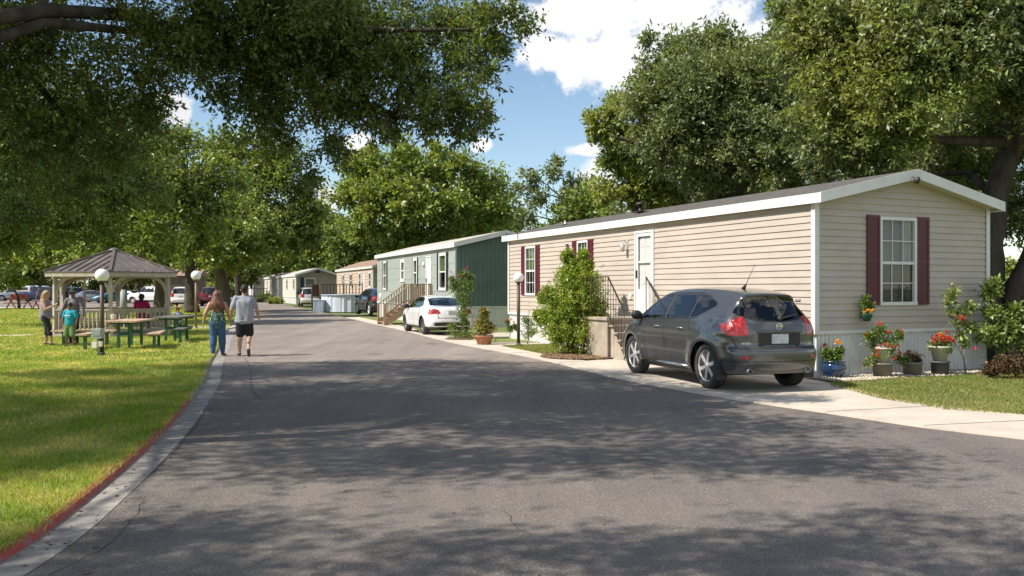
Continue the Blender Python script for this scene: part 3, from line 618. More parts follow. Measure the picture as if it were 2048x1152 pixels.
# trees beyond the green house
def crown_tree(name, label, px, z, ybase_h, vis, dens, leaf, ml, r=0.35, bark=None, group=None, **k):
    x = (px-1024)/F_PX*z; top = min(b for _, b, *_ in vis); h = 1.7+(577-top)/F_PX*z
    t = [[(x, z, 0, r*1.25), (x+rnd.uniform(-.2, .2), z, h*0.18, r), (x+rnd.uniform(-.4, .4), z, h*0.42, r*0.75), (x+rnd.uniform(-.6, .6), z, h*0.75, r*0.35)]]
    return make_tree(name, label, t, [PB(a, b, c, zz, 1.0, 0.85, 1.0) for a, b, c, zz in vis], dens, leaf, ml, bark, group=group, sides=7, **k)
crown_tree('leafy_tree', 'broad bright green tree rising behind the green house', 830, 62, 0, [(720, 335, 48, 61), (790, 325, 55, 60), (850, 330, 55, 61), (910, 340, 50, 61), (700, 390, 48, 60), (760, 400, 60, 59), (830, 400, 70, 59), (900, 410, 60, 60), (960, 360, 50, 62), (985, 420, 50, 62), (720, 450, 45, 60), (800, 470, 50, 60), (950, 460, 45, 62), (870, 470, 50, 61), (870, 300, 25, 61), (740, 303, 25, 61), (812, 300, 22, 61)],
           27, (0.32, 0.17), [M_LFM, M_LFL], sub=12, nl=6, tight=0.31, limb_r=0.09)
crown_tree('leafy_tree', 'thinner grey green tree between the green house and the cloud, right of the broad one', 1110, 72, 0, [(1060, 350, 28, 72), (1110, 345, 30, 72), (1150, 370, 32, 72), (1080, 390, 36, 72), (1130, 410, 40, 72), (1180, 410, 26, 72), (1050, 430, 40, 72), (1040, 380, 24, 72), (1115, 325, 16, 72), (1180, 440, 30, 72), (1110, 445, 36, 72), (1000, 440, 36, 72)],
           13, (0.33, 0.16), M_OAKR, sub=11, nl=6, tight=0.31, limb_r=0.08)
crown_tree('leafy_tree', 'pale green tree over the far houses', 620, 118, 0, [(600, 480, 40, 118), (640, 460, 40, 118), (570, 510, 34, 118), (650, 500, 40, 118), (690, 500, 36, 116), (610, 520, 30, 117), (545, 530, 26, 118), (640, 440, 26, 118), (590, 455, 26, 118)],
           6.0, (0.55, 0.33), M_LFL, sub=11, nl=6, tight=0.31, limb_r=0.12, twigs=False)
crown_tree('leafy_tree', 'dark tree filling the gap behind the tan house and its deck', 700, 100, 0, [(690, 480, 40, 100), (740, 470, 40, 100), (720, 510, 36, 100), (670, 530, 30, 100), (770, 500, 36, 100), (660, 470, 25, 100), (800, 480, 36, 98)],
           8.0, (0.45, 0.27), M_LFD, sub=11, nl=6, tight=0.31, limb_r=0.12, twigs=False)

# park trees on the left
crown_tree('shade_tree', 'wide dark shade tree standing left of the gazebo', -40, 40, 0, [(30, 330, 130, 40), (150, 300, 120, 40), (-80, 380, 110, 38), (60, 440, 90, 40), (170, 410, 100, 41), (-30, 470, 70, 39), (250, 360, 90, 42), (110, 220, 110, 41), (240, 260, 90, 43)],
           46, (0.20, 0.10), [M_LFD, M_LFM], r=0.36, sub=14, nl=6, tight=0.31, limb_r=0.09)
crown_tree('shade_tree', 'shade tree with a dark trunk right behind the gazebo', 318, 52, 0, [(300, 380, 80, 51), (370, 350, 75, 52), (240, 440, 70, 51), (320, 460, 70, 50), (400, 420, 60, 52), (440, 350, 55, 53), (280, 320, 75, 52), (360, 290, 55, 53), (190, 480, 55, 52)],
           30, (0.26, 0.13), [M_LFM, M_LFD], r=0.36, sub=13, nl=6, tight=0.31, limb_r=0.09)
crown_tree('shade_tree', 'thick trunked tree beside the white sport utility vehicle', 384, 59.5, 0, [(350, 400, 50, 59), (390, 430, 50, 58.5), (330, 470, 45, 59), (420, 470, 40, 59.5), (380, 500, 36, 58)],
           24, (0.29, 0.15), M_LFM, r=0.42, sub=12, nl=6, tight=0.31, limb_r=0.09)
z = 66.0
tr = [[(*PX(447, 622, z)[:2], 0, 0.75), X(447, 590, z, 0.56), X(443, 550, z, 0.5), X(440, 520, z, 0.44), X(425, 480, z, 0.3), X(415, 430, z, 0.16)],
      [X(441, 530, z, 0.3), X(462, 490, z, 0.24), X(480, 450, z, 0.15), X(490, 400, z, 0.07)], [X(441, 525, z, 0.26), X(400, 490, z, 0.16), X(370, 470, z, 0.08)]]
vis = [(430, 460, 45, z), (385, 485, 36, z-2), (475, 465, 45, z-1), (360, 510, 24, z-2), (500, 500, 36, z), (430, 500, 36, z-3), (455, 420, 45, z+2), (510, 440, 45, z+2), (400, 440, 36, z+1), (540, 480, 34, z+3), (470, 525, 28, z-2), (390, 525, 24, z-1)]
make_tree('shade_tree', 'round headed shade tree with a forked trunk above the walking woman', tr, [PB(a, b, c, d) for a, b, c, d in vis], 26, (0.32, 0.17), [M_LFM, M_LFL], M_BARK2, sub=13, nl=6, tight=0.31, sides=9)
crown_tree('shade_tree', 'tall dark tree beside the bend of the road', 478, 88, 0, [(520, 300, 45, 84), (570, 330, 50, 84), (610, 380, 42, 85), (540, 380, 55, 84), (600, 430, 48, 84), (500, 350, 50, 85), (560, 450, 50, 83), (520, 510, 40, 84), (590, 490, 40, 84), (470, 290, 45, 85), (630, 420, 30, 85), (480, 420, 55, 86), (440, 300, 40, 86), (620, 470, 30, 84)],
           16, (0.36, 0.19), [M_LFD, M_LFM], r=0.3, sub=13, nl=6, tight=0.31, limb_r=0.1)
crown_tree('shade_tree', 'tree with yellow green leaves behind the parked cars on the far left', 130, 70, 0, [(130, 480, 60, 70), (60, 500, 55, 70), (190, 510, 50, 69), (10, 480, 60, 71), (120, 420, 60, 72), (220, 450, 55, 72), (250, 510, 36, 70), (-60, 500, 60, 70)],
           18, (0.34, 0.18), M_LFL, sub=13, nl=6, tight=0.31, limb_r=0.09)
z = 71
crown_tree('young_tree', 'small bright green sapling by the red picnic table', 38, z, 0, [(30, 555, 14, z), (48, 560, 12, z), (18, 563, 11, z), (38, 572, 10, z)], 190, (0.22, 0.11), M_LFL, r=0.12, sub=7, nl=6, tight=0.35, limb_r=0.03)
# the wooded edge: several further trees, copies of two kinds
far = make_tree('distant_tree', 'dark tree at the back of the parking lot, farthest left', [[(0, 0, 0, 0.4), (0.2, 0, 3, 0.35), (0, 0, 8, 0.15)]],
                [(0, 0, 8.5, (3.6, 3.6, 2.6)), (3, 0, 6.5, (2.8, 2.8, 2.2)), (-3, 0.5, 6.5, (2.8, 2.8, 2.2)), (0.5, 0, 11, (2.6, 2.6, 2.0)), (1.5, -1.5, 5.2, (3, 2.6, 1.8)), (-1.8, -1, 5, (2.8, 2.6, 1.8)), (0, -1, 3.6, (3.4, 2.4, 1.2))], 8.0, (0.58, 0.3), [M_LFD, M_LFM], sub=13, nl=6, tight=0.31, sides=6, limb_r=0.12, twigs=False)
far['group'] = 'trees at the back of the parking lot'
spots = [(-78, 128, 0, 1.15, 'dark tree at the back of the parking lot, farthest left'), (-66, 118, 1, 1.0, 'dark tree beyond the navy pickup truck'), (-55, 130, 2, 1.2, 'tree beyond the cars seen left of the gazebo'),
         (-48, 115, 3, 0.95, 'tree beyond the teal cars seen through the gazebo'), (-40, 132, 4, 1.2, 'tree beyond the white pickup seen through the gazebo'), (-35, 112, 5, 0.9, 'tree behind the brown shed in the parking lot'),
         (-52, 165, 0.5, 1.3, 'tree beyond the white house at the end of the road'), (-43, 150, 1.2, 1.25, 'tree behind the farthest pale house'), (-30, 140, 2.2, 1.2, 'tree behind the middle far house'), (-22, 125, 3.3, 1.0, 'tree behind the brown gabled house'),
         (-90, 150, 2.7, 1.3, 'dim tree in the second row beyond the far left cars'), (-14, 105, 3.9, 0.8, 'tree between the tan house and the brown gabled house'), (-3, 85, 4.4, 0.95, 'tree behind the tan house with the brown roof'), (6, 70, 5.1, 0.8, 'tree behind the gap between the green and near houses'), (15, 60, 0.7, 0.85, 'tree far behind the middle of the near house'), (24, 52, 1.9, 0.85, 'tree far behind the near house gable'), (33, 46, 2.4, 0.8, 'tree far behind the leaning trunk at the right edge')]
for i, (x, y, a, s, lb) in enumerate(spots):
    o = far if i == 0 else copy_tree(far)
    o.location = (x, y, 0); o.rotation_euler = (0, 0, a*1.3); o.scale = (s, s, s); o['label'] = lb
    o['group'] = 'trees at the back of the park'

# far-off wood and undergrowth that close the horizon
def wood_mass(name, label, line, hgt, step, ln, n, m):
    P = []
    for a, b in zip(line[:-1], line[1:]):
        L_ = math.hypot(b[0]-a[0], b[1]-a[1]); k = max(1, int(L_/step))
        for i in range(k): t = i/k; P.append((a[0]+(b[0]-a[0])*t, a[1]+(b[1]-a[1])*t))
    Vs = []
    for (x, y) in P:
        h = hgt*rnd.uniform(.6, 1.15)
        for zz in (h*.22, h*.55, h*.85):
            Pc, O, _ = blob_clusters((x+rnd.uniform(-1, 1), y+rnd.uniform(-1.5, 1.5), zz), (step*.75, step*.5, h*.26), n, 9, 0, .34); Vs.append(rosettes(Pc, O, 5, ln, ln*.5))
    V = np.concatenate(Vs); V[:, 2] = np.maximum(V[:, 2], 0.0)
    ctr = V.reshape(-1, 4, 3).mean(1); f = np.sin(ctr[:, 0]*.35)+np.sin(ctr[:, 2]*.8+ctr[:, 0]*.2)+rng.normal(0, .6, len(ctr)); mi = (f > .6).astype(np.int32)
    return tag(link(name, mesh_np(name, V, np.arange(len(V)).reshape(-1, 4), m, midx=mi)), label, 'woodland', kind='stuff')
wood_mass('far_wood', 'dark green wood closing the view beyond the parking lot and the far homes', [(-150, 150), (-95, 148), (-60, 172), (-20, 150), (10, 120)], 10, 5.5, .75, 150, [M_LFD, M_LFM])
wood_mass('undergrowth', 'green undergrowth beyond the back yards on the right', [(4, 92), (9, 66), (18, 48), (34, 40), (60, 36)], 4.2, 3.2, .30, 230, [M_LFD, M_LFM])
wood_mass('undergrowth', 'low hedge between the parking lot and the far homes', [(-37, 96), (-31, 99)], 3.0, 3, .35, 160, [M_LFD, M_LFM])
# ------------------------------------------------------------------ houses
M_WHITE = mat('white_trim', (0.78, 0.77, 0.75), 0.45, col2=(0.68, 0.67, 0.65), scale=2.5, detail=8)
M_TAN = mat('tan_vinyl', (0.525, 0.45, 0.385), 0.5, col2=(0.465, 0.395, 0.335), scale=1.1, detail=8, bump=0.12, bscale=60, stretch=(1, 1, 3))
M_TAN2 = mat('tan_vinyl_far', (0.56, 0.45, 0.36), 0.6, col2=(0.52, 0.41, 0.33), scale=1.0)
M_BRN = mat('taupe_vinyl', (0.40, 0.33, 0.27), 0.6, col2=(0.35, 0.29, 0.24), scale=1.0)
M_CREAM = mat('cream_vinyl', (0.66, 0.62, 0.52), 0.6, col2=(0.60, 0.56, 0.47), scale=1.0)
M_GRN = mat('sage_panel', (0.36, 0.40, 0.365), 0.5, col2=(0.32, 0.36, 0.33), scale=0.9, detail=8, bump=0.08, bscale=40, stretch=(1, 1, 4))
M_DGRN = mat('dark_green_ribbed', (0.145, 0.205, 0.178), 0.32, col2=(0.12, 0.17, 0.15), scale=1.5, detail=6)
M_SKIRT = mat('skirting', (0.80, 0.79, 0.77), 0.5, col2=(0.68, 0.67, 0.65), scale=2, detail=8)
M_MAROON = mat('maroon_shutter', (0.115, 0.014, 0.026), 0.45, col2=(0.095, 0.012, 0.022), scale=4)
M_BLACKSH = mat('black_shutter', (0.03, 0.03, 0.035), 0.5)
M_SHING = mat('shingle_grey', (0.15, 0.14, 0.13), 0.95, col2=(0.09, 0.085, 0.08), scale=9, detail=9, bump=0.6, bscale=30)
M_SHINGB = mat('shingle_brown', (0.36, 0.25, 0.18), 0.95, col2=(0.25, 0.17, 0.12), scale=7, detail=9, bump=0.5, bscale=30)
M_ROOFW = mat('pale_roof', (0.52, 0.48, 0.43), 0.8, col2=(0.42, 0.39, 0.35), scale=3, detail=8)
M_GLASS = glass_mat('window_glass', (0.35, 0.4, 0.4), 0.85)
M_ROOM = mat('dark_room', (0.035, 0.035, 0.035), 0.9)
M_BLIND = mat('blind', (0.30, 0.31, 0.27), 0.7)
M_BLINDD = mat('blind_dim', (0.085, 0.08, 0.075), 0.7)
M_CURT = mat('green_curtain', (0.14, 0.24, 0.08), 0.8, col2=(0.07, 0.13, 0.05), scale=9, stretch=(3, 3, 0.2))
M_CURTW = mat('lace_curtain', (0.50, 0.52, 0.46), 0.8, col2=(0.30, 0.33, 0.28), scale=9, stretch=(3, 3, 0.3))
M_SOFFIT = mat('soffit', (0.60, 0.55, 0.46), 0.6)
M_METAL = mat('galvanised', (0.45, 0.45, 0.46), 0.4, metal=0.8, col2=(0.35, 0.35, 0.36), scale=6)
M_WOOD = mat('deck_wood', (0.42, 0.29, 0.18), 0.85, col2=(0.30, 0.20, 0.13), scale=6, detail=8, stretch=(1, 1, 0.4), bump=0.3, bscale=30)
M_WOODB = mat('brown_rail', (0.16, 0.09, 0.05), 0.8, col2=(0.11, 0.06, 0.035), scale=6)
M_IRON = mat('dark_iron', (0.055, 0.04, 0.035), 0.45, metal=0.3)

class Plane3:
    """a vertical wall plane: origin o, direction t along the wall, outward normal n"""
    def __init__(s, o, t, n): s.o, s.t, s.n = Vector(o), Vector(t), Vector(n)
    def p(s, a, z, d=0.0): return s.o+s.t*a+Vector((0, 0, z))+s.n*d
def q_out(mb, pl, q, mi=0):
    nn = (q[1]-q[0]).cross(q[2]-q[0])
    if nn.length < 1e-10: nn = (q[2]-q[0]).cross(q[3]-q[0])
    if nn.dot(pl.n) < 0: q = [q[0], q[3], q[2], q[1]]
    mb.quad(*q, mi)
def siding(mb, pl, L, z0, ztop, course, lap, holes=(), zmax=None):
    """lapped boards; ztop(s) gives the height of the wall head"""
    zm = zmax if zmax is not None else ztop(0)
    def ends(z):
        # s-range where the wall is higher than z (symmetric gable or flat)
        if zm <= ztop(0)+1e-6 or z <= ztop(0): return (0.0, L)
        f = (z-ztop(0))/(zm-ztop(0)); return (L/2*f, L-L/2*f)
    k = 0; z = z0
    while z < zm-1e-4:
        zc = z; zn = min(z+course, zm); cuts = sorted({zc, zn} | {h for H in holes for h in (H[2], H[3]) if zc < h < zn} | ({ztop(0)} if zc < ztop(0) < zn else set()))
        for a, b in zip(cuts[:-1], cuts[1:]):
            da = lap*(1-(a-zc)/course)+0.002; db = lap*(1-(b-zc)/course)+0.002
            (la, ra), (lb, rb) = ends(a), ends(b)
            iv = [[la, ra, lb, rb]]
            for H in holes:
                if H[2] < b-1e-5 and H[3] > a+1e-5:
                    nv = []
                    for s in iv:
                        nv.append([s[0], min(s[1], H[0]), s[2], min(s[3], H[0])]); nv.append([max(s[0], H[1]), s[1], max(s[2], H[1]), s[3]])
                    iv = [s for s in nv if s[1] > s[0]+1e-4]
            for s in iv:
                q_out(mb, pl, [pl.p(s[0], a, da), pl.p(s[1], a, da), pl.p(s[3], b, db), pl.p(s[2], b, db)])
                if a == zc: q_out_down(mb, [pl.p(s[0], a, da), pl.p(s[1], a, da), pl.p(s[1], a, -0.004), pl.p(s[0], a, -0.004)])
        z = zn; k += 1
def q_out_down(mb, q):
    nn = (q[1]-q[0]).cross(q[2]-q[0])
    if nn.z > 0: q = q[::-1]
    mb.quad(*q)
def ribs(mb, pl, L, z0, ztop, pitch, depth, jit=0.0, holes=()):
    """vertical ribbed sheet"""
    s = 0.0; prof = [(0.0, 0.0), (0.55, 0.0), (0.66, 1.0), (0.89, 1.0), (1.0, 0.0)]
    while s < L-1e-4:
        for (a, da), (b, db) in zip(prof[:-1], prof[1:]):
            sa, sb = s+a*pitch, min(s+b*pitch, L)
            if sa >= L: break
            q_out(mb, pl, [pl.p(sa, z0, da*depth), pl.p(sb, z0, db*depth), pl.p(sb, ztop(sb), db*depth), pl.p(sa, ztop(sa), da*depth)])
        s += pitch
def window_unit(root, pl, s0, s1, z0, z1, mf=None, cols=3, rows=2, fr=0.07, rail=0.5, shutters=None, sw=0.32, inside='blind', deep=True, gap=0.0, slat=True):
    """sash window in the wall plane: frame, muntins, panes, what hangs behind them, shutters"""
    mf = mf or M_WHITE; w = MB(); P = lambda a, z, d: pl.p(a, z, d)
    def bx(mb, a0, a1, b0, b1, d0, d1, mi=0):
        c = P((a0+a1)/2, (b0+b1)/2, (d0+d1)/2); rz = math.atan2(pl.t.y, pl.t.x); mb.box(c, (abs(a1-a0), abs(d1-d0), abs(b1-b0)), mi, None, rz)
    F0, F1 = -0.03, 0.045
    bx(w, s0, s1, z1-fr, z1, F0, F1); bx(w, s0, s1, z0, z0+fr*1.05, F0, F1+0.012); bx(w, s0, s0+fr, z0+fr*1.05, z1-fr, F0, F1); bx(w, s1-fr, s1, z0+fr*1.05, z1-fr, F0, F1)
    zr = z0+(z1-z0)*rail; bx(w, s0+fr, s1-fr, zr-0.028, zr+0.028, F0, F1-0.022)
    win = w.build('window', mf, root, bevel=0.004 if deep else 0)
    g = MB()
    for (b0, b1, d) in ((z0+fr*1.05, zr-0.028, -0.012), (zr+0.028, z1-fr, 0.002)):
        q_out(g, pl, [P(s0+fr, b0, d), P(s1-fr, b0, d), P(s1-fr, b1, d), P(s0+fr, b1, d)])
    g.build('pane', M_GLASS, win)
    m = MB(); tw = 0.016
    for (b0, b1, d) in ((z0+fr*1.05, zr-0.028, -0.010), (zr+0.028, z1-fr, 0.004)):
        for i in range(1, cols):
            a = s0+fr+(s1-s0-2*fr)*i/cols; bx(m, a-tw/2, a+tw/2, b0, b1, d, d+0.012)
        if rows > 1:
            zz = (b0+b1)/2; bx(m, s0+fr, s1-fr, zz-tw/2, zz+tw/2, d, d+0.0095)
    m.build('muntin', mf, win)
    # shallow box, near-black in colour to stand in for an unlit room
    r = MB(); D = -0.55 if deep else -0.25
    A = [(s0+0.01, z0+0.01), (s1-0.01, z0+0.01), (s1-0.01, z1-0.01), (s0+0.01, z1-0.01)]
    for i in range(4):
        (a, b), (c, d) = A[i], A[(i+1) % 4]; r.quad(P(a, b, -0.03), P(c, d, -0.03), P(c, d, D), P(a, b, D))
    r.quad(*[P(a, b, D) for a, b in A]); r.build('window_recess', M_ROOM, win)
    if inside in ('blind', 'mixed', 'dim'):
        b = MB(); n = int((z1-z0-0.14)/0.035) if slat else 1
        lo = z0+fr
        if slat:
            for i in range(n):
                zz = lo+0.02+i*0.035
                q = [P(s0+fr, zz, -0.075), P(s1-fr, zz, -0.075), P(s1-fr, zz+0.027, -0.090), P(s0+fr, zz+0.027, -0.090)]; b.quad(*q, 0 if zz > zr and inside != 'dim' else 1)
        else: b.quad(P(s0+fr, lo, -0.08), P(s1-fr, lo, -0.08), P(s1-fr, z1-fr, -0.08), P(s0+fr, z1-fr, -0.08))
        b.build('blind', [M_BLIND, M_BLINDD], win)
    if inside in ('curtain', 'mixed'):
        c = MB(); lo = zr if inside == 'mixed' else z0+fr+(z1-z0)*0.45
        rng_ = [(s0+fr, s1-fr)] if inside == 'curtain' else [(s1-fr-(s1-s0)*0.26, s1-fr)]
        for (a0, a1) in rng_:
            n = 24
            for i in range(n):
                u0, u1 = a0+(a1-a0)*i/n, a0+(a1-a0)*(i+1)/n; d0 = -0.055+0.014*math.sin(i*1.9); d1 = -0.055+0.014*math.sin((i+1)*1.9)
                c.quad(P(u0, lo, d0), P(u1, lo, d1), P(u1, z1-fr, d1), P(u0, z1-fr, d0))
        c.build('curtain', M_CURT if inside == 'curtain' else M_CURTW, win)
    if shutters is not None:
        for side in (0, 1):
            a0 = s0-sw-gap if side == 0 else s1+gap; a1 = a0+sw
            h = MB(); e = 0.045; bx(h, a0, a1, z0+0.01, z1+0.02, 0.020, 0.040)
            bx(h, a0, a0+e, z0+0.01, z1+0.02, 0.040, 0.052); bx(h, a1-e, a1, z0+0.01, z1+0.02, 0.040, 0.052)
            for zz in (z0+0.01, (z0+z1)/2-0.03, z1-0.04): bx(h, a0+e, a1-e, zz, zz+0.06, 0.040, 0.052)
            if deep:
                zz = z0+0.09
                while zz < z1-0.08:
                    if abs(zz-(z0+z1)/2) > 0.05: bx(h, a0+e, a1-e, zz, zz+0.014, 0.040, 0.048)
                    zz += 0.032
            h.build('shutter', shutters, win)
    return win
def gable_roof(root, W, L, ze, za, oh=0.28, ohs=0.12, fas=0.2, m_roof=None, m_fas=None, bumps=True):
    """low gable roof: sheet with shingle courses, fascia along the eaves, rake boards, soffits"""
    m_roof = m_roof or M_SHING; m_fas = m_fas or M_WHITE; r = MB(); pit = (za-ze)/(W/2)
    for side in (0, 1):
        def Q(u, y, d=0.0):      # u from eave (0) to ridge (1)
            x = -ohs+(W/2+ohs)*u; z = ze-pit*ohs+(za-ze+pit*ohs)*u+d
            return Vector((x if side == 0 else W-x, y, z))
        n = 15
        for i in range(n):
            a, b = i/n, (i+1)/n; lift = 0.007
            q = [Q(a, -oh, lift+0.004), Q(a, L+oh, lift+0.004), Q(b, L+oh, 0.004), Q(b, -oh, 0.004)]
            if side == 0: q = q[::-1]
            r.quad(*q); q = [Q(a, -oh, lift+0.004), Q(a, L+oh, lift+0.004), Q(a, L+oh, 0.0), Q(a, -oh, 0.0)]; r.quad(*q)
        # edge thickness of the roof at the ends
        for y in (-oh, L+oh): r.quad(Q(0, y, 0.011), Q(1, y, 0.004), Q(1, y, -0.03), Q(0, y, -0.03))
    rf = r.build('roof', m_roof, root)
    f = MB()
    for side in (0, 1):
        x = -ohs if side == 0 else W+ohs; zt = ze-pit*ohs-0.002; o = -0.02 if side == 0 else 0.02
        f.span((x, -oh, zt-fas), (x+o, L+oh, zt-0.0))
        sx = (x, 0.0) if side == 0 else (W, x)
        f.span((sx[0]+(0.002 if side == 0 else 0.002), -oh+0.03, zt-fas+0.02), (sx[1]-0.002, L+oh-0.03, zt-fas+0.03))
    f.build('fascia', m_fas, rf)
    for (y, out) in ((-oh, -1), (L+oh, 1)):
        k = MB(); s = MB()
        for side in (0, 1):
            def Rk(u, d): x = -ohs-0.022+(W/2+ohs+0.022)*u; z = ze-pit*(ohs+0.022)+(za-ze+pit*(ohs+0.022))*u+d; return (x if side == 0 else W-x, z)
            a, b = Rk(0, 0.012), Rk(1, 0.012); c, d = Rk(1, -fas), Rk(0, -fas)
            V = [(a[0], y, a[1]), (b[0], y, b[1]), (c[0], y, c[1]), (d[0], y, d[1])]; V2 = [(x_, y+out*0.025, z_) for x_, _, z_ in V]
            k.add(V+V2, [(0, 1, 2, 3), (7, 6, 5, 4), (0, 4, 5, 1), (1, 5, 6, 2), (2, 6, 7, 3), (3, 7, 4, 0)])
            yi = 0.0 if out < 0 else L
            s.quad((d[0], y, d[1]+0.03), (c[0], y, c[1]+0.03), (c[0], yi, c[1]+0.03), (d[0], yi, d[1]+0.03))
        k.build('rake_board', m_fas, rf); s.build('soffit', M_SOFFIT, rf)
    return rf
def house(label, o, th, W, L, zb, ze, za, m_side, m_end, style='lap', end_style='lap', group='mobile homes along the road', holes_long=(), holes_end=(), m_roof=None, course=0.128, lap=0.02, skirt='rib', fas=0.2, oh=0.28, end_holes_far=(), name='mobile_home', m_skirt=None, corners=True, m_fas=None):
    root = empty(name, o, th, label, 'mobile home', group)
    LONG = Plane3((0, 0, 0), (0, 1, 0), (-1, 0, 0)); END = Plane3((0, 0, 0), (1, 0, 0), (0, -1, 0))
    BACK = Plane3((W, L, 0), (0, -1, 0), (1, 0, 0)); FAR = Plane3((W, L, 0), (-1, 0, 0), (0, 1, 0))
    pit = (za-ze)/(W/2); zt = ze-0.03; gz = lambda s: zt+pit*min(s, W-s)
    flat = lambda s: zt
    a = MB()
    if style == 'lap': siding(a, LONG, L, zb, flat, course, lap, holes_long)
    else: siding(a, LONG, L, zb, flat, 0.62, 0.012, holes_long)
    a.build('wall', m_side, root)
    b = MB()
    if end_style == 'lap': siding(b, END, W, zb, gz, course, lap, holes_end, zmax=zt+pit*W/2)
    else: ribs(b, END, W, zb, gz, 0.19, 0.042)
    b.build('wall', m_end, root)
    c = MB(); siding(c, BACK, L, zb, flat, course*2, lap, ()); siding(c, FAR, W, zb, gz, course*2, lap, (), zmax=zt+pit*W/2); c.build('wall', m_side, root)
    k = MB(); q = 0.012
    for pl, ln in ((LONG, L), (END, W), (BACK, L), (FAR, W)):
        ribs(k, Plane3(pl.o-pl.n*0.03, pl.t, pl.n), ln, -0.02, (lambda s: zb-0.05), 0.10, 0.022)
    k.build('skirting', m_skirt or M_SKIRT, root)
    t = MB()
    for pl, ln in ((LONG, L), (END, W), (BACK, L), (FAR, W)):
        p0, p1 = pl.p(0.0, zb-0.028, 0.0), pl.p(ln, zb-0.028, 0.0); t.bar(p0+pl.n*0.01, p1+pl.n*0.01, 0.05, 0.062)
    t.build('skirt_trim', M_WHITE, root)
    if corners:
        for (x, y, dx, dy) in ((0, 0, -1, -1), (W, 0, 1, -1), (0, L, -1, 1), (W, L, 1, 1)):
            e = MB(); e.span((x+dx*0.035, y+dy*0.035, zb-0.06), (x+dx*0.028-dx*0.10, y+dy*0.028, zt-0.02)); e.span((x+dx*0.035, y+dy*0.027, zb-0.06), (x+dx*0.028, y-dy*0.07, zt-0.02))
            e.build('corner_trim', M_WHITE, root)
    gable_roof(root, W, L, ze, za, oh=oh, fas=fas, m_roof=m_roof, m_fas=m_fas)
    root['_w'] = W
    return root, LONG, END

# --- the near tan home
W1, L1 = 4.62, 14.4
wA, wB, wD, wG = (12.23, 13.02, 1.48, 3.04), (8.80, 9.45, 1.55, 3.05), (5.45, 6.33, 1.06, 3.14), (1.586, 2.57, 1.37, 3.10)
h1, LONG, END = house('near tan mobile home with maroon shutters and white trim beside the dark grey car', HO1, -0.0, W1, L1, 0.90, 3.50, 4.02, M_TAN, M_TAN, holes_long=[wA, wB, wD], holes_end=[wG], fas=0.185)
h1.rotation_euler = (0, 0, TH1)
window_unit(h1, LONG, *wA, cols=3, rows=2, fr=0.06, shutters=M_MAROON, sw=0.28, inside='curtain')
window_unit(h1, LONG, *wB, cols=3, rows=2, fr=0.06, shutters=M_MAROON, sw=0.28, inside='curtain')
window_unit(h1, END, *wG, cols=3, rows=2, fr=0.065, rail=0.48, shutters=M_MAROON, sw=0.33, inside='mixed')
def door_unit(root, pl, s0, s1, z0, z1, glass=True):
    w = MB(); rz = math.atan2(pl.t.y, pl.t.x)
    def bx(mb, a0, a1, b0, b1, d0, d1, mi=0): mb.box(pl.p((a0+a1)/2, (b0+b1)/2, (d0+d1)/2), (abs(a1-a0), abs(d1-d0), abs(b1-b0)), mi, None, rz)
    bx(w, s0, s0+0.05, z0, z1, -0.03, 0.05); bx(w, s1-0.05, s1, z0, z1, -0.03, 0.05); bx(w, s0+0.05, s1-0.05, z1-0.05, z1, -0.03, 0.05); bx(w, s0+0.05, s1-0.05, z0, z0+0.03, -0.03, 0.06)
    d = w.build('door', M_WHITE, root)
    a, b = s0+0.055, s1-0.055; q = MB()
    if glass:
        bx(q, a, b, z0+0.035, z0+0.62, 0.005, 0.035); bx(q, a, a+0.09, z0+0.62, z1-0.055, 0.005, 0.035); bx(q, b-0.09, b, z0+0.62, z1-0.055, 0.005, 0.035); bx(q, a+0.09, b-0.09, z1-0.14, z1-0.055, 0.005, 0.035); bx(q, a+0.09, b-0.09, z0+1.28, z0+1.32, 0.010, 0.030)
        g = MB(); q_out(g, pl, [pl.p(a+0.09, z0+0.62, 0.02), pl.p(b-0.09, z0+0.62, 0.02), pl.p(b-0.09, z1-0.14, 0.02), pl.p(a+0.09, z1-0.14, 0.02)]); g.build('pane', glass_mat('door_glass', (0.6, 0.6, 0.6), 0.8), d)
        i = MB(); bx(i, a, b, z0+0.035, z1-0.055, -0.06, -0.025)
        for r0, r1 in ((0.75, 1.15), (1.25, 1.6), (1.68, 1.95)):
            for c0, c1 in ((0.14, 0.36), (0.42, 0.64)): bx(i, a+c0, a+c1, z0+r0, z0+r1-0.03, -0.026, -0.018)
        i.build('inner_door', mat('inner_door', (0.74, 0.74, 0.72), 0.5), d)
    else:
        bx(q, a, b, z0+0.035, z1-0.055, -0.01, 0.02)
        for r0, r1 in ((0.2, 0.75), (0.85, 1.35), (1.45, 1.85)):
            for c0, c1 in ((0.12, 0.36), (0.44, 0.68)): bx(q, a+c0, a+c1, z0+r0, z0+r1, 0.02, 0.026)
    q.build('door_leaf', M_WHITE, d)
    hn = MB(); hn.box(pl.p(b-0.045, z0+1.0, 0.055), (0.03, 0.03, 0.14), 0, None, rz); hn.box(pl.p(b-0.045, z0+1.0, 0.04), (0.05, 0.02, 0.20), 0, None, rz); hn.build('handle', M_IRON, d)
    return d
door_unit(h1, LONG, *wD)
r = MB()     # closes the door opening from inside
r.box(LONG.p((wD[0]+wD[1])/2, 2.1, -0.12), (0.04, 0.95, 2.15)); r.build('door_lining', M_ROOM, h1)
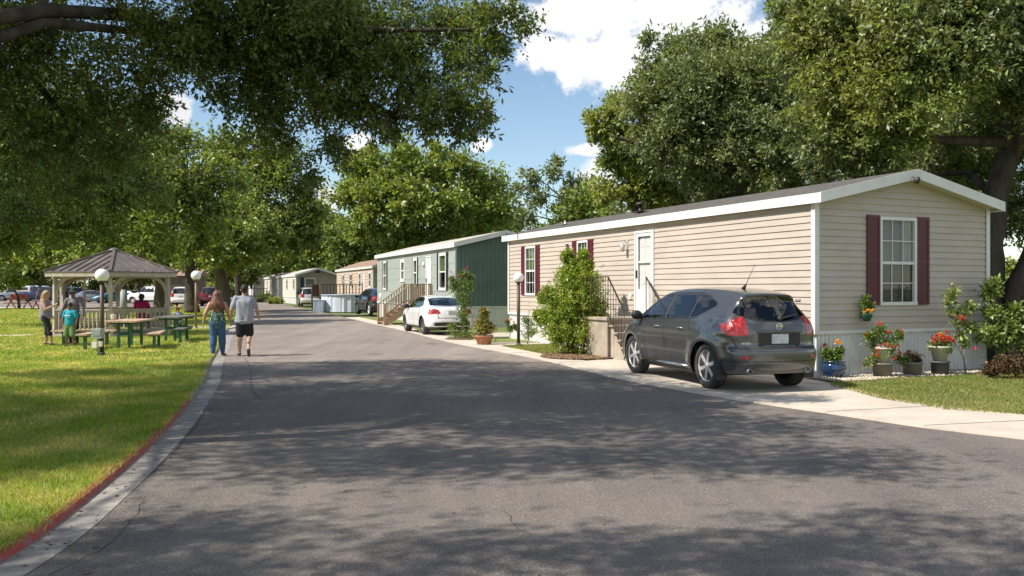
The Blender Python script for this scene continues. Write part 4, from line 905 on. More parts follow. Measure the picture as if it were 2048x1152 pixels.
# roof furniture: plumbing vent and fan cap
rv = MB(); rv.tube([(1.3, 8.2, 3.6), (1.3, 8.2, 4.02)], 0.05, 12); rv.lathe([(0.02, 4.12), (0.13, 4.08), (0.15, 4.03), (0.07, 4.02)][::-1], 14, c=(1.3, 8.2, 0)); rv.box((1.3, 8.2, 3.83), (0.35, 0.35, 0.03)); rv.build('roof_vent', M_IRON, h1)
rv = MB(); rv.tube([(0.9, 12.0, 3.5), (0.9, 12.0, 3.85)], 0.035, 10); rv.box((0.9, 12.0, 3.72), (0.25, 0.25, 0.03)); rv.build('roof_vent', M_METAL, h1)
# spotlight under the peak, carriage lamp, house number, small vents
sp = MB(); sp.tube([(2.12, -0.33, 3.86), (2.12, -0.42, 3.80)], 0.012, 8); sp.lathe([(0.02, 0.05), (0.045, 0.03), (0.06, -0.04), (0.055, -0.07), (0.04, -0.065)][::-1], 14, M=Matrix.Translation((2.12, -0.45, 3.80)) @ Matrix.Rotation(R(35), 4, 'X')); sp.build('spotlight', M_IRON, h1)
cl = MB(); pz = LONG.p(6.72, 2.86, 0.02); cl.box(pz, (0.02, 0.10, 0.22)); cl.tube([pz, pz+Vector((-0.10, 0, 0.06)), pz+Vector((-0.13, 0, 0.0))], 0.012, 8)
cl.lathe([(0.02, -0.17), (0.055, -0.12), (0.065, 0.0), (0.03, 0.04), (0.01, 0.07)], 8, c=pz+Vector((-0.14, 0, -0.05))); cl.build('wall_lamp', mat('lamp_brass_white', (0.55, 0.53, 0.50), 0.35, metal=0.2), h1)
def text_obj(name, body, size, m, parent, loc, rot, extrude=0.008, align='CENTER'):
    c = bpy.data.curves.new(name, 'FONT'); c.body = body; c.size = size; c.extrude = extrude; c.align_x = align
    t = bpy.data.objects.new(name, c); COL.objects.link(t); bpy.context.view_layer.update()
    me = bpy.data.meshes.new_from_object(t.evaluated_get(bpy.context.evaluated_depsgraph_get())); bpy.data.objects.remove(t); bpy.data.curves.remove(c)
    me.materials.clear(); me.materials.append(m); o = link(name, me, parent, loc); o.rotation_euler = rot; return o
text_obj('house_number', '58', 0.20, M_IRON, h1, LONG.p(10.08, 2.86, 0.03), (R(90), 0, R(-90)))
bv = MB(); bv.box(LONG.p(6.55, 1.5, 0.03), (0.03, 0.14, 0.14)); bv.box(LONG.p(6.55, 1.5, 0.045), (0.02, 0.11, 0.03)); bv.build('outlet_box', M_WHITE, h1)
bv = MB(); 
for dz in (-0.03, 0, 0.03): bv.box(LONG.p(0.45, 1.48+dz*.5, 0.03), (0.02, 0.16, 0.008))
bv.build('wall_vent', M_TAN, h1)
wv = MB(); wv.tube([(0.05, 13.3, 3.55), (-0.05, 13.3, 3.62), (-0.18, 13.3, 3.58), (-0.17, 13.3, 3.30)], 0.012, 6); wv.build('cable', M_IRON, h1)

# concrete landing and steps with iron rails
def L1p(s, t, z=0.0): return (t, s, z)
M_STEP = mat('step_concrete', (0.44, 0.37, 0.29), 0.9, col2=(0.30, 0.25, 0.20), scale=3, detail=9, bump=0.4, bscale=50)
st = empty('concrete_steps', (0, 0, 0), 0, 'concrete landing and steps with dark iron rails at the storm door', 'steps'); st.location = HO1; st.rotation_euler = (0, 0, TH1)
b = MB(); b.span((-1.28, 5.55, -0.02), (-0.06, 6.62, 0.93)); b.span((-1.33, 5.50, 0.93), (-0.055, 6.67, 1.0)); b.build('landing', M_STEP, st, bevel=0.012)
for i in range(5):
    y1 = 5.495-i*0.165-(0.005 if i else 0); z1 = 0.83-i*0.165
    b = MB(); b.span((-1.22, y1-0.16, -0.02), (-0.12, y1, z1-0.045)); b.span((-1.27, y1-0.20, z1-0.045), (-0.10, y1, z1)); b.build('step', M_STEP, st, bevel=0.008)
def iron_rail(x, pts, n):
    b = MB(); top = [(x, y, z) for y, z, _ in pts]
    for p, q in zip(top[:-1], top[1:]): b.bar(p, q, 0.035, 0.02)
    for (y, z, g) in pts: b.tube([(x, y, g), (x, y, z)], 0.013, 6)
    for k in range(len(pts)-1):
        (ya, za_, ga), (yb, zb_, gb) = pts[k], pts[k+1]; b.bar((x, ya, ga+0.10), (x, yb, gb+0.10), 0.02, 0.012); m = n[k]
        for i in range(1, m):
            t = i/m; y = ya+(yb-ya)*t; b.tube([(x, y, ga+(gb-ga)*t+0.10), (x, y, za_+(zb_-za_)*t)], 0.008, 5)
    b.build('railing', M_IRON, st)
iron_rail(-1.26, [(6.60, 1.98, 1.0), (5.55, 1.98, 1.0), (4.80, 1.18, 0.05)], [9, 6])
iron_rail(-0.16, [(5.60, 1.98, 1.0), (4.80, 1.18, 0.05)], [6])

# --- the green home
HO2 = Vector((-2.39, 37.5, 0)); TH2 = math.atan2(0.357, 0.934)
g1w, g2w, g3w, g4w, gD = (13.05, 13.95, 1.61, 3.24), (8.85, 9.75, 2.04, 3.22), (6.3, 7.15, 1.75, 3.22), (1.35, 2.5, 1.61, 3.28), (3.72, 4.70, 1.08, 3.22)
h2, LG, EG = house('sage green mobile home with black shutters and a dark ribbed end wall', HO2, 0, 4.5, 15.6, 0.93, 3.68, 4.22, M_GRN, M_DGRN, style='panel', end_style='ribs', holes_long=[g1w, g2w, g3w, g4w, gD], m_roof=M_ROOFW, fas=0.19, corners=False, oh=0.16)
h2.rotation_euler = (0, 0, TH2)
window_unit(h2, LG, *g1w, cols=2, rows=1, fr=0.10, shutters=M_BLACKSH, sw=0.16, inside='blind', deep=False, slat=False)
window_unit(h2, LG, *g2w, cols=1, rows=1, fr=0.16, inside='dim', deep=False, slat=False)
window_unit(h2, LG, *g3w, cols=1, rows=1, fr=0.14, shutters=M_BLACKSH, sw=0.09, inside='dim', deep=False, slat=False)
window_unit(h2, LG, *g4w, cols=1, rows=1, fr=0.12, shutters=M_BLACKSH, sw=0.27, inside='curtain', deep=False)
door_unit(h2, LG, *gD, glass=False)
b = MB(); b.bar((0.3, -0.05, 1.95), (4.2, -0.05, 1.95), 0.03, 0.02); b.build('wall_seam', M_DGRN, h2)
b = MB(); b.span((-0.035, -0.035, 0.93), (0.05, 0.05, 3.55)); b.build('corner_trim', M_GRN, h2)
b = MB(); b.tube([(4.2, -0.2, 3.75), (4.35, -0.3, 3.70)], 0.03, 6); b.box((2.3, -0.22, 4.02), (0.3, 0.1, 0.08)); b.build('roof_vent', M_METAL, h2)
b = MB(); pz = LG.p(5.1, 2.85, 0.05); b.sphere(pz, 0.12, 10, 8, sq=(0.5, 1, 1)); b.build('wall_lamp', M_WHITE, h2)
b = MB(); b.sphere(LG.p(14.8, 1.25, 0.02), 0.18, 12, 8, sq=(0.2, 1, 1)); b.build('meter', M_WHITE, h2)
# timber steps
def wood_stair(loc, th, label, y0, y1, depth, run, zt, m=M_WOOD, n=5, left=True):
    r = empty('wooden_steps', loc, th, label, 'steps'); w = y1-y0
    b = MB(); b.span((-depth, y0, zt-0.16), (-0.05, y1, zt-0.04))
    k = int(depth/0.14)
    for i in range(k): b.span((-depth+i*depth/k+0.005, y0-0.02, zt-0.04), (-depth+(i+1)*depth/k-0.008, y1+0.02, zt))
    b.build('landing', m, r)
    for i in range(n):
        x = -depth-run*(i+1)/n; z = zt-(zt)*(i+1)/(n+1); b = MB(); b.span((x, y0+0.03, z-0.035), (x+run/n+0.02, y1-0.03, z)); b.build('step', m, r)
    for y in (y0+0.015, y1-0.015):
        b = MB(); b.bar((-depth, y, zt-0.14), (-depth-run, y, 0.08), 0.04, 0.24); b.build('stringer', m, r)
    ps = [(-0.1, y0), (-depth, y0), (-depth, y1), (-0.1, y1)]
    for (x, y) in ps: b = MB(); b.span((x-0.045, y-0.045, -0.02), (x+0.045, y+0.045, zt+0.95)); b.build('post', m, r)
    for y in (y0, y1): b = MB(); b.span((-depth-run-0.045, y-0.045, -0.02), (-depth-run+0.045, y+0.045, 0.98)); b.build('post', m, r)
    def rail(a, c, m_=9):
        a, c = Vector(a), Vector(c); b = MB(); up = Vector((0, 0, 0.92)); b.bar(a+up, c+up, 0.09, 0.035); b.bar(a+Vector((0, 0, 0.12)), c+Vector((0, 0, 0.12)), 0.04, 0.07)
        for i in range(1, m_):
            p = a.lerp(c, i/m_); b.bar(p+Vector((0, 0, 0.12)), p+up, 0.035, 0.035)
        b.build('railing', m, r)
    rail((-0.1, y0, zt), (-depth, y0, zt)); rail((-0.1, y1, zt), (-depth, y1, zt))
    if left: rail((-depth, y1, zt), (-depth-run, y1, 0.06), 10); rail((-depth, y0, zt), (-depth-run, y0, 0.06), 10)
    return r
wood_stair(HO2, TH2, 'weathered wooden steps and landing at the door of the green home', 3.65, 5.0, 1.0, 1.25, 0.98)

# --- tan home with brown roof beyond
HO3 = Vector((-10.35, 65.6, 0)); TH3 = TH2
Hs = [(12.0, 12.8, 1.75, 2.93), (8.3, 9.3, 1.75, 2.96), (4.5, 5.4, 1.75, 2.98), (0.6, 1.5, 1.75, 2.95), (2.9, 3.7, 1.1, 2.98)]
h3, L3, E3 = house('tan mobile home with a brown shingle roof behind the above ground pool', HO3, 0, 4.4, 15.6, 0.9, 3.42, 4.15, M_TAN2, M_TAN2, holes_long=Hs, m_roof=M_SHINGB, fas=0.17, course=0.25, lap=0.03)
h3.rotation_euler = (0, 0, TH3)
for w_ in Hs[:4]: window_unit(h3, L3, *w_, cols=1, rows=1, fr=0.12, inside='dim', deep=False, slat=False, shutters=M_BLACKSH if w_[0] > 5 else None, sw=0.12)
door_unit(h3, L3, *Hs[4], glass=False)
# --- brown gabled home
HO4 = Vector((-23.3, 95, 0)); TH4 = math.atan2(0.36, 0.93)
Hs = [(1.4, 2.1, 1.6, 2.7), (7.5, 8.3, 1.6, 2.7)]; He = [(0.9, 2.1, 1.25, 2.85)]
h4, L4, E4 = house('taupe mobile home with a white framed gable window behind the silver car', HO4, 0, 4.6, 12, 0.75, 3.25, 3.95, M_CREAM, M_BRN, holes_long=Hs, holes_end=He, m_roof=M_ROOFW, fas=0.2, course=0.25, lap=0.03, oh=0.35)
h4.rotation_euler = (0, 0, TH4)
for w_ in Hs: window_unit(h4, L4, *w_, cols=1, rows=1, fr=0.1, inside='dim', deep=False, slat=False, shutters=M_BLACKSH, sw=0.2)
window_unit(h4, E4, *He[0], cols=1, rows=1, fr=0.13, inside='blind', deep=False, slat=False)
b = MB(); b.span((0.45, -0.06, 1.2), (0.82, -0.01, 2.9)); b.build('shutter', mat('navy_shutter', (0.02, 0.03, 0.08), 0.5), h4)
b = MB(); b.box((2.3, -0.1, 3.5), (0.5, 0.06, 0.18)); b.build('gable_vent', M_IRON, h4)
# --- two more at the end of the road
for (o, L_, lab, ms, me_, px0) in ((Vector((-29.2, 110, 0)), 14, 'cream mobile home with a shaded porch next past the taupe one', M_CREAM, M_CREAM, 0), (Vector((-37.8, 131, 0)), 14, 'white mobile home at the far end of the road under the trees', M_WHITE, M_CREAM, 0)):
    Hs = [(1.5, 2.4, 1.5, 2.8), (4.5, 5.2, 1.5, 2.8), (7.0, 7.7, 1.5, 2.8), (10.5, 11.3, 1.5, 2.8)]
    hh, Lh, Eh = house(lab, o, 0, 4.4, L_, 0.75, 3.2, 3.85, ms, me_, holes_long=Hs, m_roof=M_ROOFW, fas=0.18, course=0.3, lap=0.03)
    hh.rotation_euler = (0, 0, math.atan2(0.38, 0.925))
    for w_ in Hs: window_unit(hh, Lh, *w_, cols=1, rows=1, fr=0.1, inside='dim', deep=False, slat=False)
# brown shed seen between the trunks in the parking lot
r = empty('shed', (-30.5, 92, 0), 0.1, 'brown board shed standing behind the white sport utility vehicle', 'shed')
b = MB(); b.box((-3.6, 0, 1.5), (3.6, 3, 3.0)); 
for i in range(12): b.box((-5.3+i*0.31, -1.51, 1.5), (0.04, 0.03, 3.0))
b.build('wall', mat('brown_boards', (0.20, 0.15, 0.11), 0.9, col2=(0.14, 0.10, 0.08), scale=3), r)
b = MB(); b.add([(-5.6, -1.8, 3.0), (-1.6, -1.8, 3.0), (-1.6, 1.8, 3.0), (-5.6, 1.8, 3.0), (-5.6, 0, 3.7), (-1.6, 0, 3.7)], [(0, 1, 5, 4), (3, 4, 5, 2), (0, 4, 3), (1, 2, 5), (0, 3, 2, 1)]); b.build('roof', M_SHINGB, r)
b = MB(); b.box((-4.0, -1.53, 1.1), (0.9, 0.05, 2.1)); b.build('door', mat('shed_door', (0.12, 0.09, 0.07), 0.8), r)

# pool and deck by the tan home
r = empty('swimming_pool', (-12.1, 65.3, 0), 0, 'round above ground pool with pale blue ribbed walls beside the road', 'pool')
b = MB(); n = 96; RR = 1.95
V = []; 
for k, z in enumerate((0, 1.22)):
    for j in range(n): a = 2*math.pi*j/n; q = RR+0.035*(j % 4 == 0)+0.02*math.sin(j*2.1); V.append((q*math.cos(a), q*math.sin(a), z))
b.add(V, [(j, (j+1) % n, n+(j+1) % n, n+j) for j in range(n)]); 
b.build('wall', mat('pool_wall', (0.50, 0.56, 0.66), 0.4, col2=(0.62, 0.66, 0.74), scale=3, stretch=(1, 1, 0.2)), r)
b = MB(); b.lathe([(RR-0.08, 1.20), (RR-0.08, 1.26), (RR+0.1, 1.26), (RR+0.1, 1.20)], 48); b.build('rim', mat('pool_rim', (0.45, 0.50, 0.60), 0.4), r)
b = MB(); b.lathe([(0.001, 1.05), (RR-0.02, 1.05)], 48); b.build('water', mat('pool_water', (0.05, 0.22, 0.30), 0.05), r)
r = empty('pool_step', (-13.95, 64.0, 0), 0, 'low ribbed step box at the left foot of the pool', 'step')
b = MB(); b.box((0, 0, 0.42), (.72, 1.2, 0.84)); 
for i in range(8): b.box((-0.32+i*0.09, -0.61, 0.42), (0.03, 0.03, 0.84))
b.build('box', mat('pool_wall', (0, 0, 0)), r); b = MB(); b.box((0, 0, 0.86), (.8, 1.3, 0.04)); b.build('lid', mat('pool_rim', (0, 0, 0)), r)
r = empty('deck', (-12.6, 68.9, 0), TH3, 'brown railed wooden deck behind the pool', 'deck')
b = MB(); b.span((-2.4, -0.2, 0.95), (1.1, 4.2, 1.1)); b.build('platform', M_WOOD, r)
for (p, q) in (((-2.4, -0.2), (1.1, -0.2)), ((-2.4, -0.2), (-2.4, 4.2))):
    b = MB(); b.bar((*p, 2.0), (*q, 2.0), 0.10, 0.06); b.bar((*p, 1.25), (*q, 1.25), 0.05, 0.06); n = 14
    for i in range(n+1):
        x, y = p[0]+(q[0]-p[0])*i/n, p[1]+(q[1]-p[1])*i/n; b.span((x-0.03, y-0.03, 1.1), (x+0.03, y+0.03, 2.0))
    b.build('railing', M_WOODB, r)
for (x, y) in ((-2.4, -0.2), (-0.6, -0.2), (1.1, -0.2), (-2.4, 4.2)): b = MB(); b.span((x-0.06, y-0.06, 0), (x+0.06, y+0.06, 2.05)); b.build('post', M_WOOD, r)
# porch at the cream home
r = empty('porch', (-29.9, 107.5, 0), TH4, 'small railed porch on brick piers at the cream home', 'porch')
b = MB(); b.span((-2.2, 0, 0.7), (0, 4, 0.82)); b.build('platform', M_WOOD, r)
b = MB(); b.bar((-2.2, 0, 1.7), (-2.2, 4, 1.7), 0.08, 0.06); b.bar((-2.2, 0, 1.7), (0, 0, 1.7), 0.08, 0.06)
for i in range(12): b.span((-2.23, i*0.36-0.03, 0.8), (-2.17, i*0.36+0.03, 1.7)); 
for i in range(7): b.span((-2.2+i*0.36-0.03, -0.03, 0.8), (-2.2+i*0.36+0.03, 0.03, 1.7))
b.build('railing', M_WOODB, r)
for y in (0.1, 3.8): b = MB(); b.span((-2.4, y-0.25, 0), (-1.9, y+0.25, 0.7)); b.build('pier', mat('brick', (0.28, 0.13, 0.09), 0.9, col2=(0.20, 0.09, 0.07), scale=8), r)
# ------------------------------------------------------------------ vehicles
def paint(name, col, metal=0.35, rough=0.28, col2=None):
    return mat(name, col, rough, metal=metal, col2=col2, scale=2.0, detail=8, coat=1.0, contrast=(0.3, 0.7))
M_TYRE = mat('tyre_rubber', (0.028, 0.027, 0.026), 0.85, col2=(0.05, 0.047, 0.044), scale=14)
M_RIM = mat('alloy', (0.62, 0.61, 0.60), 0.35, metal=0.35)
M_RIMD = mat('alloy_dark', (0.16, 0.16, 0.16), 0.4, metal=0.6)
M_BLK = mat('black_plastic', (0.02, 0.02, 0.021), 0.55)
M_GAP = mat('panel_gap', (0.008, 0.008, 0.008), 0.9)
M_CHROME = mat('chrome', (0.75, 0.75, 0.76), 0.12, metal=1.0)
M_CARG = glass_mat('car_glass', (0.0, 0.03, 0.04), 0.42, 0.01)
M_CARGD = mat('car_glass_far', (0.012, 0.016, 0.02), 0.04, spec=0.8)
M_TAIL = mat('tail_lamp', (0.24, 0.004, 0.006), 0.12, coat=1.0, col2=(0.46, 0.03, 0.015), scale=16, detail=2, contrast=(.42, .62), bump=.4, bscale=60)
M_AMBER = mat('amber_lamp', (0.75, 0.25, 0.04), 0.2, coat=1.0)
M_HEAD = mat('head_lamp', (0.65, 0.67, 0.7), 0.1, coat=1.0)
M_PLATE = mat('plate', (0.62, 0.64, 0.66), 0.5, col2=(0.45, 0.48, 0.52), scale=12)
M_SEAT = mat('car_seat', (0.03, 0.03, 0.032), 0.8)

def smooth_poly(P, it=2):
    P = [tuple(p) for p in P]
    for _ in range(it):
        Q = []
        for i in range(len(P)):
            a, b = P[i], P[(i+1) % len(P)]; Q += [(0.8*a[0]+0.2*b[0], 0.8*a[1]+0.2*b[1]), (0.2*a[0]+0.8*b[0], 0.2*a[1]+0.8*b[1])]
        P = Q
    return P
class SDF2:
    def __init__(s, poly, res=0.02, pad=0.9):
        P = np.array(poly); s.lo = P.min(0)-pad; s.res = res; hi = P.max(0)+pad; nx, ny = (np.ceil((hi-s.lo)/res)).astype(int)+1
        X, Y = np.meshgrid(s.lo[0]+np.arange(nx)*res, s.lo[1]+np.arange(ny)*res, indexing='ij'); Q = np.stack([X.ravel(), Y.ravel()], 1)
        d = np.full(len(Q), 1e9)
        for i in range(len(P)):
            a, b = P[i], P[(i+1) % len(P)]; e = b-a; L2 = max(e@e, 1e-12); t = np.clip(((Q-a)@e)/L2, 0, 1); d = np.minimum(d, np.linalg.norm(Q-a-t[:, None]*e, axis=1))
        ins = inpoly(Q, poly); s.g = np.where(ins, -d, d).reshape(nx, ny)
    def __call__(s, x, y):
        u = np.clip((x-s.lo[0])/s.res, 0, s.g.shape[0]-1.001); v = np.clip((y-s.lo[1])/s.res, 0, s.g.shape[1]-1.001)
        i = u.astype(int); j = v.astype(int); a = u-i; b = v-j; g = s.g
        return g[i, j]*(1-a)*(1-b)+g[i+1, j]*a*(1-b)+g[i, j+1]*(1-a)*b+g[i+1, j+1]*a*b
def smax(a, b, k):
    h = np.clip(0.5+0.5*(a-b)/k, 0, 1); return b*(1-h)+a*h+k*h*(1-h)
def sstep(a, b, x): t = np.clip((x-a)/(b-a), 0, 1); return t*t*(3-2*t)
def car_surface(sp, nphi, nmid, ncap):
    """ray-cast a smooth closed body out of side view, section and plan"""
    S = SDF2(smooth_poly(sp['side'])); wz = np.array(sp['width']); xa, xb, zc = sp['core']
    ax, fx = sp['axles']; rb, fb = sp.get('bulge', (0.2, 0.3)); hw = wz[:, 1].max(); crown = sp.get('crown', 0.06); kk = sp.get('round', 0.07)
    def half(x, z):
        w = np.interp(z, wz[:, 0], wz[:, 1])
        t = sstep(0.35, 1.0, np.abs(x-sp.get('xc', 0))/sp['hl'])**1.5
        gh = sstep(sp['belt'], sp['belt']+0.35, z)
        w = w*(1-sp.get('taper', 0.07)*t)-gh*sp.get('gtaper', 0.10)*sstep(sp.get('gt0', -0.6), sp.get('gt1', -2.1), x) - gh*0.05*sstep(0.3, 1.3, x)
        for c in (ax, fx):
            d = np.sqrt((x-c)**2+(z-sp['wr'])**2); w = w+sp.get('flare', 0.03)*np.exp(-((d-sp['wr']*1.22)/0.13)**2)*(z < sp['belt'])
        # shoulder crease and lower door hollow
        w = w-0.014*np.exp(-((z-0.62)/0.13)**2)*(1-t)+0.008*np.exp(-((z-sp['belt']+0.17)/0.05)**2)
        return w
    def f(P):
        x, y, z = P[:, 0], P[:, 1], P[:, 2]; ay = np.abs(y)/hw
        xw = x-rb*(ay**3.0)*sstep(-0.4, -1.5, x)+fb*(ay**2.6)*sstep(0.6, 1.7, x)
        zw = z+crown*(ay**2)*sstep(sp['belt']-0.1, sp['belt']+0.3, z)+0.03*(ay**3)
        if 'rear_hollow' in sp:
            pass
        return smax(S(xw, zw), np.abs(y)-half(x, z), kk)
    ph = np.linspace(0, 2*np.pi, nphi, endpoint=False)-np.pi/2
    O = []; D = []
    for a in np.linspace(89.0, 0, ncap, endpoint=False): O.append(np.tile([xa, 0, zc], (nphi, 1))); D.append(np.stack([np.full(nphi, -math.sin(R(a))), math.cos(R(a))*np.cos(ph), math.cos(R(a))*np.sin(ph)], 1))
    for x in np.linspace(xa, xb, nmid): O.append(np.tile([x, 0, zc], (nphi, 1))); D.append(np.stack([np.zeros(nphi), np.cos(ph), np.sin(ph)], 1))
    for a in np.linspace(89.0, 0, ncap, endpoint=False)[::-1]: O.append(np.tile([xb, 0, zc], (nphi, 1))); D.append(np.stack([np.full(nphi, math.sin(R(a))), math.cos(R(a))*np.cos(ph), math.cos(R(a))*np.sin(ph)], 1))
    nr = len(O); O = np.concatenate(O); D = np.concatenate(D); lo = np.zeros(len(O)); hi = np.full(len(O), 2.2)
    # march then bisect
    t = np.zeros(len(O)); done = np.zeros(len(O), bool); st = 0.06
    for k in range(36):
        v = f(O+D*(t+st)[:, None]); hit = (v > 0) & ~done; lo[hit] = t[hit]; hi[hit] = t[hit]+st; done |= hit; t = t+st
    for k in range(13):
        m = (lo+hi)/2; v = f(O+D*m[:, None]); ins = v < 0; lo = np.where(ins, m, lo); hi = np.where(ins, hi, m)
    V = O+D*((lo+hi)/2)[:, None]
    i = np.arange(nr-1)[:, None]*nphi; j = np.arange(nphi)[None, :]; jn = (j+1) % nphi
    Fq = np.stack([i+j, i+jn, i+nphi+jn, i+nphi+j], -1).reshape(-1, 4)
    return V, Fq, nr, nphi, f
def face_centers(V, Fq):
    C = V[Fq].mean(1); n = np.cross(V[Fq[:, 2]]-V[Fq[:, 0]], V[Fq[:, 3]]-V[Fq[:, 1]]); n = unit(n)
    s = np.sign(np.einsum('ij,ij->i', n, C-np.array([0, 0, 0.8])).mean()); return C, n*s, s
def submesh(name, V, Fq, N_, sel, m, parent, shift=0.0, mi=None, vn=None):
    Fs = Fq[sel]; used, inv = np.unique(Fs, return_inverse=True); Vs = V[used].copy()
    if shift: Vs = Vs+vn[used]*shift
    me = mesh_np(name, Vs, inv.reshape(-1, 4), m, smooth=True, midx=mi[sel] if mi is not None else None)
    return link(name, me, parent)
def dist_polyline(x, z, pl):
    d = np.full(len(x), 1e9); Q = np.stack([x, z], 1); pl = np.array(pl, float)
    for a, b in zip(pl[:-1], pl[1:]):
        e = b-a; t = np.clip(((Q-a)@e)/max(e@e, 1e-9), 0, 1); d = np.minimum(d, np.linalg.norm(Q-a-t[:, None]*e, axis=1))
    return d
def build_wheel(root, x, y, r, w, side, spokes=6, m_rim=None, n=40, detail=True):
    """tyre and alloy as one wheel part; side=+1 outer face towards +y"""
    M = Matrix.Translation((x, y, r)) @ Matrix.Rotation(R(-90 if side > 0 else 90), 4, 'X')
    t = MB(); rr = r*0.70
    t.lathe([(rr, -w/2+0.02), (r*0.90, -w/2), (r*0.975, -w/2+0.02), (r, -w/2+0.055), (r, w/2-0.055), (r*0.975, w/2-0.02), (r*0.90, w/2+0.004), (rr*1.06, w/2-0.006), (rr, w/2-0.02), (rr, -w/2+0.02)], n, 0, M)
    if detail:
        for q in (-0.3, -0.1, 0.1, 0.3): t.lathe([(r+0.001, q*w-0.005), (r+0.0035, q*w), (r+0.001, q*w+0.005)], n, 0, M)
        for j in range(60):
            a = 2*math.pi*j/60
            for sgn in (-1, 1): t.box((0, 0, 0), (0.010, 0.030, 0.045), 0, M @ Matrix.Rotation(a, 4, 'Z') @ Matrix.Translation((r*0.993, 0, sgn*(w/2-0.05))))
    wh = t.build('wheel', M_TYRE, root)
    k = MB(); k.lathe([(rr, -w/2+0.02), (rr, w/2-0.022), (rr*0.965, w/2-0.028), (rr*0.92, w/2-0.05), (rr*0.90, -w/2+0.03)], n, 0, M)
    k.lathe([(rr*0.90, 0.0), (0.02, 0.0)], n, 1, M)
    for s_ in range(spokes):
        a = 2*math.pi*s_/spokes+0.3; Q = M @ Matrix.Rotation(a, 4, 'Z')
        z0, z1 = w/2-0.055, w/2-0.035
        V = [(0.03, -0.030, z0), (rr*0.93, -0.046 if spokes < 8 else -0.025, z0-0.004), (rr*0.93, 0.046 if spokes < 8 else 0.025, z0-0.004), (0.03, 0.030, z0), (0.04, -0.024, z1+0.004), (rr*0.93, -0.034 if spokes < 8 else -0.018, z1-0.006), (rr*0.93, 0.034 if spokes < 8 else 0.018, z1-0.006), (0.04, 0.024, z1+0.004)]
        k.add(V, [(0, 1, 2, 3), (7, 6, 5, 4), (0, 4, 5, 1), (1, 5, 6, 2), (2, 6, 7, 3), (3, 7, 4, 0)], 0, False, Q)
    k.lathe([(0.001, w/2-0.020), (0.03, w/2-0.022), (0.036, w/2-0.03), (0.07, w/2-0.036), (0.075, w/2-0.06)][::-1], 20, 0, M)
    k.build('rim', [m_rim or M_RIM, M_BLK], wh); return wh
def build_car(name, label, loc, rz, sp, m_paint, hero=False, res=(150, 60, 30), group=None, cat='car', glass=None, plate=True, wheel_mat=None):
    root = empty(name, (loc[0], loc[1], loc[2] if len(loc) > 2 else 0.0), rz, label, cat, group)
    V, Fq, nr, nphi, f = car_surface(sp, *res)
    C, n, sg = face_centers(V, Fq)
    if sg < 0: Fq = Fq[:, ::-1]
    vn = np.zeros_like(V); np.add.at(vn, Fq.ravel(), np.repeat(n, 4, 0)); vn = unit(vn)
    x, y, z = C.T; ay = np.abs(y); W_ = sp['wr']; ax, fx = sp['axles']; own = np.zeros(len(C), int)     # 0 body
    regions = []                                                                                     # (name, material, mask)
    sides = ((1, y > 0.02), (-1, y < -0.02))
    lat = (np.abs(n[:, 1]) > 0.35); rear = (n[:, 0] < -0.12) & (x < sp.get('xrear', -1.0)); front = (n[:, 0] > 0.10) & (x > 0.2)
    g = glass or (M_CARG if hero else M_CARGD)
    def m_side(poly): return inpoly(np.stack([x, z], 1), poly) & lat
    def m_view(poly, sel): full = poly+[(-a, b) for a, b in poly[::-1]]; return inpoly(np.stack([y, z], 1), full) & sel
    rw = m_view(sp['rear_glass'], rear & (np.abs(n[:, 1]) < sp.get('rgn', 0.8)) & (n[:, 0] < sp.get('rgx', -0.12))) if 'rear_glass' in sp else np.zeros(len(C), bool); ws = m_view(sp['windshield'], front) & (np.abs(n[:, 1]) < 0.8)
    regions += [('rear_window', g, rw), ('windshield', g, ws)]
    for wp in sp['windows']:
        for s_, sm in sides: regions.append(('side_window', g, m_side(wp) & sm))
    for s_, sm in sides:
        t = np.zeros(len(C), bool)
        if 'tail_side' in sp: t |= inpoly(np.stack([x, z], 1), sp['tail_side']) & (ay > 0.55)
        if 'tail_rear' in sp: t |= inpoly(np.stack([ay, z], 1), sp['tail_rear']) & (x < sp.get('xtail', -2.0)) & (n[:, 0] < -0.15)
        regions.append(('tail_light', M_TAIL, t & sm))
        if 'head' in sp: regions.append(('headlight', M_HEAD, inpoly(np.stack([ay, z], 1), sp['head']) & (n[:, 0] > 0.25) & (x > 1.2) & sm))
    taken = np.zeros(len(C), bool)
    arch = ((x-ax)**2+(z-W_)**2 < (W_*sp.get('arch', 1.14))**2) | ((x-fx)**2+(z-W_)**2 < (W_*sp.get('arch', 1.14))**2)
    cut = arch & (ay > 0.5) & (z < W_*2.4)
    taken |= cut; parts = []
    for nm, mm, msk in regions:
        msk = msk & ~taken
        if msk.sum() < 2: continue
        taken |= msk; parts.append((nm, mm, msk))
    mi = np.zeros(len(C), int); allglass = np.zeros(len(C), bool)
    for nm, mm, msk in parts:
        if 'wind' in nm: allglass |= msk
    # black seals round the glass
    def near_any(poly_list, d):
        o = np.zeros(len(C), bool)
        for p in poly_list: o |= (dist_polyline(x, z, p+[p[0]]) < d) & lat
        return o
    mi[near_any(sp['windows'], sp.get('seal', 0.022))] = 1
    if 'rear_glass' in sp:
        p = sp['rear_glass']+[(-a, b) for a, b in sp['rear_glass'][::-1]]; mi[(dist_polyline(y, z, p+[p[0]]) < sp.get('seal', 0.022)) & rear & (np.abs(n[:, 1]) < sp.get('rgn', 0.8)) & (n[:, 0] < sp.get('rgx', -0.12))] = 1
    p = sp['windshield']+[(-a, b) for a, b in sp['windshield'][::-1]]; mi[(dist_polyline(y, z, p+[p[0]]) < 0.03) & front] = 1
    gw = sp.get('gapw', 0.006)
    for ln in sp.get('gaps', []): mi[(dist_polyline(x, z, ln) < gw) & lat & (ay > 0.5)] = 2
